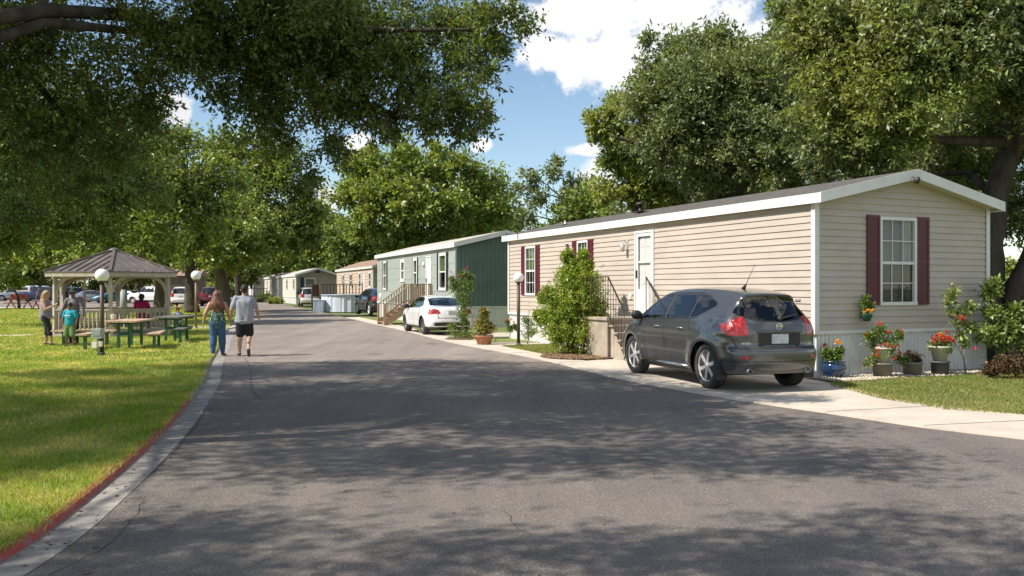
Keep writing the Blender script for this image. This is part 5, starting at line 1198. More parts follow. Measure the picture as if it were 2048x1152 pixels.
    for ln in sp.get('rear_gaps', []): mi[(dist_polyline(ay, z, ln) < gw) & rear] = 2
    if 'cladding' in sp: mi[(z < sp['cladding'])] = 3
    if 'two_tone' in sp: mi[(z > sp['two_tone'][0]) & (x < sp['two_tone'][1])] = 4
    mi[(z < 0.30) & (n[:, 2] < -0.3)] = 3
    bm_ = [m_paint, M_BLK, M_GAP, sp.get('clad_mat', M_BLK), sp.get('tone_mat', M_BLK)]
    submesh('body', V, Fq, n, ~taken, bm_, root, mi=mi)
    for nm, mm, msk in parts: submesh(nm, V, Fq, n, msk, mm, root, shift=(-0.006 if 'wind' in nm else 0.004), vn=vn)
    # wheel houses and floor
    a = MB()
    for c in (ax, fx):
        for s_ in (1, -1):
            yo = float(np.interp(W_, *np.array(sp['width']).T))*0.965*s_; yi = 0.52*s_; r_ = W_*sp.get('arch', 1.14)+0.012; pv = None
            for j in range(21):
                an = R(-15+210*j/20); p = (c+r_*math.cos(an), W_+r_*math.sin(an))
                if pv: a.quad((pv[0], yo, pv[1]), (p[0], yo, p[1]), (p[0], yi, p[1]), (pv[0], yi, pv[1])); a.add([(pv[0], yi, pv[1]), (p[0], yi, p[1]), (c, yi, W_)], [(0, 1, 2)])
                pv = p
    a.box(((ax+fx)/2, 0, 0.30), (fx-ax, 1.1, 0.12)); a.box(((ax+fx)/2, 0, 0.27), (fx-ax-2*W_-0.3, 1.5, 0.05)); a.build('underbody', M_BLK, root)
    tw = sp.get('tyre_w', 0.235)
    for c in (ax, fx):
        for s_ in (1, -1):
            yo = float(np.interp(W_, *np.array(sp['width']).T))-tw/2-0.015; build_wheel(root, c, yo*s_, W_, tw, s_, sp.get('spokes', 6), wheel_mat, 40 if hero else 24, hero)
    # mirrors
    if 'mirror' in sp:
        mx, mz, my = sp['mirror']
        for s_ in (1, -1):
            b = MB(); b.sphere((mx, s_*(my+0.10), mz), 0.115, 14, 10, sq=(0.62, 1.0, 0.78)); b.tube([(mx+0.02, s_*(my-0.05), mz-0.07), (mx, s_*(my+0.06), mz-0.03)], 0.028, 8); b.build('mirror', [m_paint if sp.get('mirror_paint') else M_BLK], root)
    if plate:
        px_, pz_ = sp.get('plate', (-2.35, 0.85)); b = MB(); b.box((px_, 0, pz_), (0.012, 0.31, 0.155)); b.build('licence_plate', M_PLATE, root)
    return root, f, V, n

_sx = lambda P: [((x if x > -1.8 else -1.8+(x+1.8)*.88), z) for x, z in P]
# --- the dark grey crossover in front of the near home
SUV = dict(side=_sx([(-2.10, .27), (-2.30, .30), (-2.40, .42), (-2.425, .56), (-2.42, .69), (-2.335, .745), (-2.325, .80), (-2.33, .98), (-2.275, 1.12), (-2.20, 1.20), (-1.98, 1.47), (-2.02, 1.555), (-1.96, 1.60), (-1.6, 1.655), (-1.2, 1.69), (-.6, 1.71), (0.0, 1.70), (.42, 1.645), (.72, 1.53), (1.05, 1.33), (1.40, 1.14), (1.75, 1.06), (2.08, .95), (2.30, .80), (2.40, .62), (2.40, .42), (2.28, .26), (1.0, .23), (-1.0, .23)]),
           width=[(.22, .84), (.35, .885), (.55, .915), (.8, .93), (1.0, .918), (1.12, .885), (1.2, .855), (1.35, .775), (1.5, .685), (1.6, .62), (1.72, .50)],
           core=(-1.55, 1.45, 0.80), axles=(-1.41, 1.415), wr=0.378, belt=1.12, hl=2.35, taper=0.13, gtaper=0.11, gt0=-0.7, gt1=-2.1, flare=0.035, bulge=(0.32, 0.42), crown=0.09, arch=1.10, xrear=-1.5, rgn=0.62, rgx=-0.40, xtail=-2.02,
           rear_glass=[(0, 1.15), (.36, 1.16), (.60, 1.235), (.745, 1.36), (.66, 1.47), (.58, 1.535), (0, 1.555)], windshield=[(0, 1.15), (.62, 1.17), (.66, 1.25), (.56, 1.58), (0, 1.62)],
           windows=[[(1.06, 1.115), (.07, 1.145), (.07, 1.585), (.36, 1.555), (.62, 1.455), (.86, 1.30)], [(-.02, 1.147), (-.84, 1.175), (-.84, 1.60), (-.02, 1.59)], [(-.91, 1.178), (-1.08, 1.20), (-1.28, 1.29), (-1.45, 1.385), (-1.43, 1.43), (-1.2, 1.54), (-.91, 1.595)]],
           tail_side=[(-1.80, 1.08), (-1.90, 1.11), (-1.98, 1.12), (-2.05, 1.23), (-2.15, 1.16), (-2.5, 1.05), (-2.5, .915), (-2.04, .915), (-1.90, .98)], tail_rear=[(1.0, .915), (.73, .915), (.77, .99), (.81, 1.08), (.845, 1.20), (.87, 1.24), (1.0, 1.22)],
           head=[(.42, .72), (.9, .78), (.95, .95), (.7, .92)],
           gaps=[[(.02, 1.60), (.02, 1.1), (.03, .7), (.0, .34)], [(-.875, 1.6), (-.89, 1.1), (-.99, .88), (-.97, .66)], [(1.09, 1.12), (1.04, .9), (1.0, .5), (.93, .34)], [(-1.0, .34), (.95, .34)], [(-1.80, .72), (-1.98, .70), (-2.3, .735)]] +
                [[(-1.72+.10*math.cos(a*math.pi/8), .985+.10*math.sin(a*math.pi/8)) for a in range(17)]],
           rear_gaps=[[(.0, .715), (.70, .715), (.735, .80), (.80, .93)], [(.0, .74), (.2, .74)], [(.80, 1.26), (.80, 1.4), (.70, 1.6)], [(0, .50), (1.0, .505)]],
           mirror=(0.98, 1.17, 0.90), spokes=6, plate=(-2.318, 0.865))
M_GREYP = paint('grey_metallic', (0.095, 0.096, 0.100), 0.55, 0.28, (0.085, 0.086, 0.089))
M_LETT = mat('letter_silver', (0.6, 0.6, 0.6), 0.4)
P_R, P_F = Vector(G(1420, 779)), Vector(G(1275, 749)); dv = (P_F-P_R).normalized(); suv_rz = math.atan2(dv.y, dv.x)-R(1.0)
nl_ = Vector((-dv.y, dv.x)); ctr = P_R+dv*1.41-nl_*0.81
suv, fS, VS, nS = build_car('parked_car', 'dark grey crossover car parked on the concrete drive by the near tan home', (ctr.x, ctr.y, 0.022), suv_rz, SUV, M_GREYP, True, res=(440, 290, 95))
def surf_x(y, z):     # rear surface at (y, z)
    xs_ = np.linspace(-2.5, -1.2, 400); v = fS(np.stack([xs_, np.full(400, y), np.full(400, z)], 1)); return float(xs_[np.argmax(v < 0)])
def surf_y(x, z, s_=1):
    y_ = np.linspace(1.05, 0.3, 300); v = fS(np.stack([np.full(300, x), y_*s_, np.full(300, z)], 1)); return float(y_[np.argmax(v < 0)])*s_
# plate recess, badge, lettering, wiper, handles, sills, exhausts, reflectors, aerial, flaps, bumper trim
b = MB(); xr = surf_x(0, .865); b.box((xr+0.002, 0, .865), (0.02, .76, .20)); b.build('plate_recess', M_BLK, suv)
b = MB(); b.bar((xr-0.02, -.40, .975), (xr-0.02, .40, .975), 0.035, 0.03); b.build('trim_strip', M_GREYP, suv)
for k in kids(suv):
    if k.name.startswith('licence_plate'): k.location.x = xr-0.014+2.318
b = MB(); xb_ = surf_x(0, 1.065)-0.012; Mb = Matrix.Translation((xb_, 0, 1.065)) @ Matrix.Rotation(R(-90), 4, 'Y') @ Matrix.Rotation(0, 4, 'Z')
b.lathe([(0.046, -0.004), (0.058, -0.004), (0.058, 0.006), (0.046, 0.006), (0.046, -0.004)], 32, 0, Mb); b.box((xb_-0.004, 0, 1.065), (0.010, 0.15, 0.022)); b.build('badge', M_CHROME, suv)
xt = surf_x(.5, .775)-0.004
def rear_text(body, y, z, size):
    xx = surf_x(y, z)-0.003; o = text_obj('lettering', body, size, M_LETT, suv, (xx, y, z), (R(90), 0, R(-90)), 0.003); return o
rear_text('MURANO', .53, .765, .062); rear_text('S AWD', -.56, .765, .055)
b = MB(); p0 = (surf_x(0.02, 1.175)-0.03, -0.05, 1.19); p1 = (surf_x(-.38, 1.24)-0.02, -.40, 1.245); b.bar(p0, p1, 0.045, 0.025); b.sphere(p0, 0.045, 10, 8); b.build('rear_wiper', M_BLK, suv)
for hx in (.17, -.75):
    for s_ in (1, -1):
        yy = surf_y(hx+0.1, .985, s_); b = MB(); b.tube([(hx, yy-0.002*s_, .985), (hx+0.02, yy+0.03*s_, .988), (hx+0.19, yy+0.03*s_, .992), (hx+0.21, yy-0.002*s_, .99)], 0.014, 8); b.build('handle', M_CHROME, suv)
for s_ in (1, -1):
    b = MB(); b.tube([(.92, surf_y(.92, .34, s_), .335), (0, surf_y(0, .34, s_)+0.012*s_, .335), (-.93, surf_y(-.93, .34, s_), .335)], [0.018]*3, 8); b.build('sill_trim', M_CHROME, suv)
    b = MB(); Mx = Matrix.Translation((surf_x(.54*s_, .36)+0.05, .54*s_, .345)) @ Matrix.Rotation(R(-90), 4, 'Y'); b.lathe([(0.030, -0.08), (0.044, -0.08), (0.048, 0.09), (0.040, 0.094)], 24, 0, Mx); b.lathe([(0.040, 0.094), (0.036, 0.06), (0.001, 0.03)], 24, 1, Mx); b.build('exhaust_pipe', [M_METAL, M_BLK], suv)
    b = MB(); b.bar((surf_x(.55*s_, .565)-.004, .55*s_, .565), (surf_x(.70*s_, .565)-.004, .70*s_, .565), 0.016, .038); b.build('reflector', M_TAIL, suv)
    b = MB(); b.box((-1.87, .83*s_, .33), (0.02, .20, .30), 0, None, 0.0); b.build('mud_flap', M_BLK, suv)
    b = MB(); b.box((.93, .84*s_, .30), (0.02, .17, .22)); b.build('mud_flap', M_BLK, suv)
b = MB(); b.box((surf_x(0, 1.575)+0.03, 0, 1.565), (0.035, .30, .022)); b.build('brake_light', M_TAIL, suv)
b = MB(); b.tube([(-1.35, 0.1, 1.67), (-1.42, 0.1, 1.73)], [0.035, 0.02], 10); b.tube([(-1.42, 0.1, 1.73), (-1.72, 0.1, 2.10)], [0.006, 0.003], 6); b.build('antenna', M_BLK, suv)
for s_ in (1, -1):      # chrome line under the side glass
    pts = [(x_, surf_y(x_, z_, s_)+0.002*s_, z_) for x_, z_ in ((1.0, 1.095), (.5, 1.115), (0, 1.127), (-.5, 1.142), (-.9, 1.157), (-1.12, 1.18))]; b = MB(); b.tube(pts, 0.008, 6); b.build('belt_trim', M_BLK, suv)
# lower bumper skid panel
b = MB(); 
for i in range(24):
    y0_, y1_ = -.80+1.6*i/24, -.80+1.6*(i+1)/24; h0, h1_ = .42+.02*math.cos(y0_*3), .42+.02*math.cos(y1_*3)
    a_, c_ = surf_x(y0_, .40), surf_x(y1_, .40); l0, l1 = surf_x(y0_, .31), surf_x(y1_, .31); b.quad((a_-.012, y0_, h0), (c_-.012, y1_, h1_), (l1-.012, y1_, .30), (l0-.012, y0_, .30))
    b.quad((a_-.012, y0_, h0), (c_-.012, y1_, h1_), (c_+.02, y1_, h1_+0.01), (a_+.02, y0_, h0+0.01))
b.build('bumper_trim', mat('bumper_grey', (0.17, 0.155, 0.14), 0.4, metal=0.4), suv)
# cabin
b = MB()
for s_ in (1, -1):
    b.box((.35, .38*s_, .85), (.5, .5, .35)); b.box((.08, .38*s_, 1.13), (.14, .48, .55), 0, None); b.box((.06, .38*s_, 1.47), (.10, .26, .17)); b.box((-.98, .40*s_, 1.12), (.14, .60, .45)); b.box((-1.0, .42*s_, 1.40), (.09, .26, .16))
b.box((-.7, 0, .85), (.6, 1.3, .3)); b.box((1.05, 0, 1.0), (.35, 1.4, .2)); b.box((-.2, 0, .68), (3.0, 1.3, .04)); b.build('cabin', M_SEAT, suv)
b = MB(); b.tube([(.72+0.06*math.cos(i*0.39), .38+.17*math.sin(i*0.39), 1.12+.16*math.cos(i*0.39)) for i in range(17)], 0.014, 6, caps=False); b.build('steering_wheel', M_BLK, suv)

# --- white saloon
SED = dict(side=[(-2.15, .25), (-2.32, .32), (-2.38, .48), (-2.36, .62), (-2.33, .78), (-2.26, .97), (-2.12, 1.02), (-1.75, 1.04), (-1.35, 1.22), (-.95, 1.36), (-.5, 1.425), (0, 1.43), (.35, 1.39), (.75, 1.20), (1.1, 1.01), (1.6, .94), (2.0, .84), (2.25, .70), (2.33, .52), (2.3, .32), (2.15, .22), (-2.0, .22)],
           width=[(.2, .80), (.35, .86), (.6, .885), (.8, .88), (.93, .84), (1.0, .80), (1.2, .69), (1.35, .57), (1.45, .48)], core=(-1.5, 1.4, 0.62), axles=(-1.32, 1.33), wr=0.325, belt=.95, hl=2.35, taper=0.10, gtaper=0.05, flare=0.025,
           bulge=(0.26, 0.40), crown=0.06, arch=1.13, xrear=-1.0, rear_glass=[(0, 1.06), (.60, 1.08), (.52, 1.36), (0, 1.385)], windshield=[(0, 1.02), (.64, 1.03), (.52, 1.36), (0, 1.40)],
           windows=[[(.92, .96), (.02, .98), (.02, 1.35), (.25, 1.33), (.6, 1.17)], [(-.05, .98), (-.80, 1.0), (-1.12, 1.07), (-.85, 1.27), (-.5, 1.345), (-.05, 1.355)]],
           tail_side=[(-2.02, .95), (-2.1, .80), (-2.5, .74), (-2.5, .93)], tail_rear=[(1.0, .74), (.42, .78), (.48, .92), (1.0, .95)], head=[(.4, .6), (.85, .66), (.9, .8), (.6, .76)],
           gaps=[[(-.02, 1.36), (-.02, .9), (-.05, .3)], [(-.95, 1.0), (-1.0, .8), (-.93, .6)], [(.95, .96), (.95, .5), (.88, .3)]], rear_gaps=[[(0, .62), (.5, .62), (.52, .78)]], gapw=0.012,
           mirror=(.78, 1.0, .84), mirror_paint=False, spokes=10, plate=(-2.375, .80), cladding=.30, tyre_w=0.22)
M_WHITEP = paint('white_paint', (0.80, 0.80, 0.79), 0.0, 0.25)
P_R, P_F = Vector((-3.22, 32.19)), Vector((-4.15, 34.7)); dv = (P_F-P_R).normalized(); nl_ = Vector((-dv.y, dv.x)); c_ = P_R+dv*1.32-nl_*0.78
sedan, _, _, _ = build_car('parked_car', 'white saloon car with blue tinted rear glass parked by the wooden steps', (c_.x, c_.y, 0.022), math.atan2(dv.y, dv.x), SED, M_WHITEP, False, res=(220, 110, 50), wheel_mat=M_RIMD, glass=glass_mat('blue_glass', (0.0, 0.2, 0.3), 0.4))
b = MB(); b.box((-2.33, 0, .40), (0.12, 1.3, .12)); b.build('diffuser', M_BLK, sedan)
b = MB(); b.box((-.2, 0, .62), (2.6, 1.2, .2)); b.box((-.9, 0, .85), (.15, 1.2, .5)); b.box((0.1, .35, .9), (.14, .45, .7)); b.box((0.1, -.35, .9), (.14, .45, .7)); b.build('cabin', M_SEAT, sedan)

# --- generic boxy SUV, pickup, van for the rest
BOX = dict(side=[(-2.2, .32), (-2.35, .40), (-2.38, .60), (-2.36, .70), (-2.30, .76), (-2.28, 1.05), (-2.12, 1.60), (-1.95, 1.74), (-1.0, 1.80), (0.1, 1.79), (.45, 1.74), (.95, 1.28), (1.25, 1.13), (2.0, 1.05), (2.25, .92), (2.35, .65), (2.3, .40), (2.1, .32)],
           width=[(.28, .82), (.45, .89), (.8, .92), (1.05, .90), (1.15, .87), (1.45, .78), (1.7, .68), (1.82, .55)], core=(-1.6, 1.45, 0.85), axles=(-1.38, 1.40), wr=0.37, belt=1.10, hl=2.36, taper=0.07, gtaper=0.05, flare=0.03, bulge=(0.14, 0.28), crown=0.05, arch=1.15, xrear=-1.6,
           rear_glass=[(0, 1.16), (.68, 1.17), (.62, 1.62), (0, 1.65)], windshield=[(0, 1.18), (.68, 1.19), (.60, 1.68), (0, 1.70)], windows=[[(.92, 1.16), (.05, 1.17), (.05, 1.66), (.40, 1.66), (.62, 1.50)], [(-.02, 1.17), (-.88, 1.17), (-.88, 1.66), (-.02, 1.66)], [(-.97, 1.17), (-1.85, 1.20), (-1.75, 1.62), (-.97, 1.66)]],
           tail_side=[(-2.1, 1.22), (-2.15, .86), (-2.5, .86), (-2.5, 1.22)], tail_rear=[(1.0, .86), (.68, .86), (.72, 1.22), (1.0, 1.22)], head=[(.45, .75), (.9, .8), (.9, 1.0), (.5, .97)], gaps=[[(.02, 1.7), (.02, .4)], [(-.92, 1.7), (-.95, .8)], [(1.0, 1.1), (1.0, .45)]], gapw=0.012,
           mirror=(.86, 1.22, .86), spokes=6, plate=(-2.30, .90), cladding=.36)
TRK = dict(BOX); TRK.update(side=[(-2.7, .42), (-2.78, .5), (-2.78, .75), (-2.72, .8), (-2.72, 1.16), (-1.0, 1.18), (-.95, 1.3), (-.80, 1.80), (-.4, 1.86), (.45, 1.85), (.75, 1.78), (1.2, 1.30), (1.5, 1.18), (2.4, 1.10), (2.6, .95), (2.65, .6), (2.55, .42)], core=(-1.9, 1.7, 0.8), axles=(-1.75, 1.75), hl=2.7, xrear=-2.0,
           windows=[[(1.15, 1.24), (.35, 1.24), (.35, 1.74), (.65, 1.72)], [(.28, 1.24), (-.70, 1.24), (-.62, 1.74), (.28, 1.74)]], tail_rear=[(1, .86), (.78, .86), (.78, 1.14), (1, 1.14)], tail_side=[(-2.6, 1.14), (-2.6, .86), (-2.9, .86), (-2.9, 1.14)], plate=(-2.8, .65), mirror=(1.05, 1.3, .88)); TRK.pop('rear_glass')
TRK['gaps'] = [[(.31, 1.8), (.31, .5)], [(-.85, 1.2), (-.85, .5)]]
VAN = dict(BOX); VAN.update(side=[(-2.6, .35), (-2.68, .5), (-2.66, .8), (-2.6, 1.6), (-2.45, 1.98), (-2.0, 2.05), (.6, 2.03), (1.0, 1.95), (1.6, 1.40), (1.9, 1.18), (2.4, 1.0), (2.55, .75), (2.5, .4), (2.3, .34)], width=[(.28, .86), (.45, .93), (.9, .96), (1.2, .95), (1.7, .88), (2.0, .78), (2.1, .66)], core=(-1.8, 1.6, 0.95), axles=(-1.6, 1.75), hl=2.6, xrear=-1.9,
           windows=[[(1.5, 1.25), (.75, 1.25), (.75, 1.80), (1.1, 1.80)], [(-.02, 1.3), (-1.1, 1.3), (-1.1, 1.80), (-.02, 1.80)], [(-1.25, 1.3), (-2.3, 1.3), (-2.25, 1.80), (-1.25, 1.80)]], rear_glass=[(0, 1.25), (.72, 1.25), (.66, 1.8), (0, 1.82)], plate=(-2.68, .8))
def place(px, py): return G(px, py)
FR = (120, 50, 22)
# black SUV beside the green home
P_F = Vector(G(713, 627)); P_R = Vector(G(736, 631.5)); dv = Vector((-0.42, 0.907)); nl_ = Vector((-dv.y, dv.x)); c_ = P_R+dv*1.38-nl_*0.8
bk, _, _, _ = build_car('parked_car', 'black sport utility vehicle half hidden behind the green home', (c_.x+0.1, c_.y, 0.02), math.atan2(dv.y, dv.x), SUV, paint('black_paint', (0.012, 0.014, 0.02), 0.3, 0.2), False, res=(200, 100, 40))
# silver SUV with its doors open by the pool
P_R = Vector(G(606, 613.5)); dv = Vector((-0.30, 0.954)).normalized(); nl_ = Vector((-dv.y, dv.x)); c_ = P_R+dv*1.0-nl_*0.55
sv, _, _, _ = build_car('parked_car', 'silver white sport utility vehicle with its right door open by the pool', (c_.x+0.02, c_.y, 0.02), math.atan2(dv.y, dv.x), BOX, paint('silver_white', (0.62, 0.62, 0.61), 0.15, 0.3), False, res=(170, 80, 36))
for s_, ang, dx in ((-1, R(62), -0.9), (1, R(60), 0.95)):
    b = MB(); M = Matrix.Translation((dx, s_*.93, 0)) @ Matrix.Rotation(-s_*(math.pi-ang) if s_ < 0 else (math.pi-ang)*-1, 4, 'Z')
    b.span((0, -0.05, .45), (.95, 0.05, 1.12), 0, M); b.span((0.02, -0.03, 1.12), (.90, 0.03, 1.18), 0, M); b.span((0.82, -0.03, 1.12), (.92, 0.03, 1.66), 1, M); b.span((0.05, -0.03, 1.60), (.92, 0.03, 1.66), 1, M); b.span((0.04, -0.012, 1.18), (.84, 0.012, 1.62), 1, M)
    b.build('door', [mat('door_inner', (0.10, 0.06, 0.05), 0.7), M_BLK], sv)
cars = [  # px, py(wheel foot), heading vector, spec, paint, label, name
    ((360, 614), (-.25, .97), BOX, M_WHITEP, 'white sport utility vehicle parked left of the thick tree trunk', 'parked_car'),
    ((415, 613), (-.30, .95), BOX, paint('dark_red_paint', (0.16, 0.012, 0.02), 0.3, 0.25), 'dark red sport utility vehicle parked right of the thick tree trunk', 'parked_car'),
    ((299, 610), (-.98, .2), TRK, M_WHITEP, 'white pickup truck with a white rack seen through the gazebo', 'pickup_truck'),
    ((222, 608), (-.8, -.6), SED, paint('teal_paint', (0.03, 0.16, 0.20), 0.3, 0.25), 'teal blue car seen through the gazebo behind the globe lamp pole', 'parked_car'),
    ((178, 608), (.85, .5), SED, paint('silver_paint', (0.42, 0.43, 0.45), 0.5, 0.3), 'silver grey car seen through the left bay of the gazebo', 'parked_car'),
    ((142, 606), (.6, .8), BOX, paint('teal_van_paint', (0.04, 0.13, 0.16), 0.2, 0.3), 'dark teal sport utility vehicle behind the seated man', 'parked_car'),
    ((110, 606), (.9, .35), BOX, paint('charcoal_paint', (0.025, 0.027, 0.035), 0.3, 0.25), 'dark charcoal sport utility vehicle left of the gazebo', 'parked_car'),
    ((74, 604), (1, .05), TRK, paint('navy_paint', (0.012, 0.03, 0.085), 0.3, 0.25), 'navy blue pickup truck with a white camper top on the far left', 'pickup_truck'),
    ((24, 603), (-.95, -.28), BOX, paint('pale_silver', (0.36, 0.42, 0.46), 0.4, 0.3), 'pale silver sport utility vehicle at the left edge of the parking lot', 'parked_car'),
    ((246, 604), (-.9, .2), SED, paint('pale_blue_paint', (0.30, 0.40, 0.48), 0.4, 0.3), 'pale blue car with black front seen through the gazebo', 'parked_car'),
]
for (pp, hv, sp, mp_, lb, nm) in cars:
    x_, z_ = G(*pp); hv = Vector(hv).normalized()
    off = 0.8
    r_, _, _, _ = build_car(nm, lb, (x_, z_+off, 0.075), math.atan2(hv.y, hv.x), sp, mp_, False, res=FR, group='cars in the parking lot across the park', cat='pickup truck' if nm == 'pickup_truck' else 'car')
    if 'camper' in lb:
        b = MB(); b.span((-2.7, -.86, 1.17), (-.85, .86, 1.95)); b.build('camper_top', M_WHITEP, r_, bevel=0.12)
        b = MB(); b.box((-1.8, -.87, 1.6), (1.3, .02, .35)); b.build('side_window', M_CARGD, r_)
    if 'rack' in lb:
        b = MB()
        for x0_ in (-2.6, -1.8, -1.0):
            for y_ in (-.8, .8): b.span((x0_-.04, y_-.04, 1.15), (x0_+.04, y_+.04, 2.0))
            b.span((x0_-.04, -.8, 1.92), (x0_+.04, .8, 2.0))
        for y_ in (-.8, .8): b.span((-2.64, y_-.04, 2.0), (-.96, y_+.04, 2.08)); b.span((-2.64, y_-.03, 1.5), (-.96, y_+.03, 1.6))
        b.build('rack', M_WHITE, r_)
# van behind the teal car: white roof showing above
vx, vz = G(58, 601.5); build_car('parked_van', 'pale blue and white van behind the navy pickup truck', (vx, vz+3, 0.075), 0.08, VAN, paint('van_white', (0.55, 0.62, 0.70), 0.1, 0.3), False, res=FR, group='cars in the parking lot across the park', cat='van')
# ------------------------------------------------------------------ park furniture
GZ = KH-0.02
M_GAZ = mat('weathered_white_wood', (0.50, 0.43, 0.36), 0.75, col2=(0.38, 0.32, 0.27), scale=5, detail=9, bump=0.2, bscale=30, stretch=(1, 1, 0.5))
M_GROOF = mat('brown_metal_roof', (0.20, 0.16, 0.14), 0.45, metal=0.2, col2=(0.12, 0.10, 0.092), scale=1.5, detail=8)
M_TABLE = mat('table_plank', (0.58, 0.42, 0.27), 0.8, col2=(0.42, 0.29, 0.19), scale=7, detail=9, bump=0.3, bscale=40)
M_TABLEG = mat('table_plank_grey', (0.20, 0.19, 0.16), 0.8, col2=(0.13, 0.13, 0.11), scale=7, detail=9)
M_GSTEEL = mat('green_steel', (0.015, 0.085, 0.04), 0.45, col2=(0.025, 0.12, 0.06), scale=5)
M_GLOBE = mat('opal_globe', (0.92, 0.92, 0.90), 0.25, spec=0.5)
M_POLE = mat('brown_pole', (0.10, 0.06, 0.04), 0.5, col2=(0.06, 0.04, 0.03), scale=6)
M_GREYBOX = mat('grey_box', (0.34, 0.37, 0.37), 0.5, metal=0.3)

gz = empty('gazebo', (-14.45, 32.0, GZ), R(21), 'six sided wooden gazebo with a brown ribbed metal roof on the lawn', 'gazebo')
Rp, Re, He_, Ha_ = 2.08, 2.42, 2.12, 3.06
ang = [R(-90+60*i) for i in range(6)]
P6 = [(Rp*math.cos(a), Rp*math.sin(a)) for a in ang]; E6 = [(Re*math.cos(a), Re*math.sin(a)) for a in ang]
b = MB(); b.prism([(Rp*1.06*math.cos(a), Rp*1.06*math.sin(a)) for a in ang], -0.08, 0.10); b.build('floor', M_GAZ, gz)
for (x, y) in P6:
    b = MB(); a = math.atan2(y, x); b.box((x, y, He_/2+0.05), (0.13, 0.13, He_-0.08), 0, None, a); b.box((x, y, 0.20), (0.17, 0.17, 0.2), 0, None, a); b.build('post', M_GAZ, gz)
for i in range(6):
    (x0_, y0_), (x1_, y1_) = E6[i], E6[(i+1) % 6]
    # roof panel with raised seams
    b = MB(); top = Vector((0, 0, Ha_)); a_, c_ = Vector((x0_*1.02, y0_*1.02, He_+0.12)), Vector((x1_*1.02, y1_*1.02, He_+0.12)); d_ = Vector((0, 0, -0.03))
    b.add([a_, c_, top, a_+d_, c_+d_, top+d_], [(0, 1, 2), (5, 4, 3), (0, 3, 4, 1)])
    mid = (a_+c_)/2; ax_ = (c_-a_).normalized(); L_ = (c_-a_).length
    for s in [k*0.305-L_/2 for k in range(1, 9)]:
        if abs(s) < L_/2-0.05:
            p = mid+ax_*s; q = p+(top-mid)*(1-abs(s)/(L_/2)); b.bar(p+Vector((0, 0, 0.018)), q+Vector((0, 0, 0.018)), 0.022, 0.035)
    b.build('roof', M_GROOF, gz)
    b = MB(); b.bar(a_+Vector((0, 0, .03)), top+Vector((0, 0, .03)), 0.10, 0.035); b.build('ridge_cap', M_GROOF, gz)
    b = MB(); b.bar((x0_, y0_, He_+0.03), (x1_, y1_, He_+0.03), 0.04, 0.17); b.build('fascia', M_GAZ, gz)
    (x0_, y0_), (x1_, y1_) = P6[i], P6[(i+1) % 6]
    b = MB(); b.bar((x0_, y0_, He_-0.02), (x1_, y1_, He_-0.02), 0.09, 0.12); b.build('beam', M_GAZ, gz)
    # curved braces
    for (p, q) in (((x0_, y0_), (x1_, y1_)), ((x1_, y1_), (x0_, y0_))):
        d = Vector((q[0]-p[0], q[1]-p[1], 0)).normalized(); b = MB(); pts = []
        for k in range(9):
            t = k/8*math.pi/2; pts.append(Vector((p[0], p[1], He_-0.68))+d*(0.05+0.62*(1-math.cos(t)))+Vector((0, 0, 0.62*math.sin(t))))
        for u, v in zip(pts[:-1], pts[1:]): b.bar(u, v+(v-u)*0.15, 0.05, 0.11)
        b.build('brace', M_GAZ, gz)
    if i != 1:
        A = Vector((x0_, y0_, 0)); B = Vector((x1_, y1_, 0)); b = MB(); up = lambda z: Vector((0, 0, z))
        b.bar(A+up(0.93), B+up(0.93), 0.14, 0.04); b.bar(A+up(0.86), B+up(0.86), 0.05, 0.09); b.bar(A+up(0.22), B+up(0.22), 0.05, 0.09)
        n = 13
        for k in range(1, n): p = A.lerp(B, k/n); b.bar(p+up(0.22), p+up(0.86), 0.085, 0.025, up=(B-A).normalized())
        b.build('railing', M_GAZ, gz)
        # inner bench
        if i in (3, 4, 0, 5):
            o_ = -(A+B).normalized()*0.33; b = MB(); b.bar(A+o_+up(0.52), B+o_+up(0.52), 0.36, 0.04); b.build('bench', M_GAZ, gz)
b = MB(); b.lathe([(0.22, Ha_-0.04), (0.20, Ha_+0.02), (0.05, Ha_+0.08), (0.001, Ha_+0.09)], 6); b.build('cap', M_GROOF, gz)

def lamp_post(px, py, gy, label, rad, m, zb=0.0, box=False, hgt=None):
    x, z = G(px, gy, zb); hg = 1.7+(577-py)/F_PX*z-zb
    r = empty('lamp_post', (x, z, zb), 0, label, 'lamp post', 'globe lamps')
    b = MB(); b.tube([(0, 0, 0), (0, 0, hg-rad*0.9)], 0.05, 14); b.lathe([(0.09, 0), (0.09, 0.03), (0.055, 0.08)], 14); b.build('pole', m, r)
    b = MB(); b.lathe([(0.05, hg-rad*1.12), (rad*0.62, hg-rad*1.02), (rad*0.62, hg-rad*0.80)], 18); b.build('collar', m, r)
    b = MB(); b.sphere((0, 0, hg), rad, 28, 18); b.build('globe', M_GLOBE, r); return r
l1 = lamp_post(204, 551, 711, 'brown globe lamp post in front of the gazebo with a grey box on its pole', 0.165, M_POLE, GZ)
b = MB(); b.box((-0.03, -0.13, 0.55), (0.24, 0.18, 0.24)); b.box((-0.03, -0.225, 0.58), (0.20, 0.012, 0.16)); b.build('junction_box', M_GREYBOX, l1, bevel=0.01)
b = MB(); b.tube([(-0.03, -0.12, 0), (-0.03, -0.12, 0.45)], 0.035, 10); b.build('conduit', M_GREYBOX, l1)
b = MB(); b.box((-0.08, -0.20, 0.28), (0.12, 0.09, 0.14)); b.build('socket', M_WHITE, l1)
b = MB(); b.box((0.06, -0.20, 0.30), (0.09, 0.07, 0.13)); b.build('socket', mat('socket_cream', (0.6, 0.56, 0.42), 0.5), l1)
lamp_post(392, 551, 657, 'brown globe lamp post by the far picnic bench left of the walking woman', 0.20, mat('tan_pole', (0.20, 0.12, 0.07), 0.45), GZ)
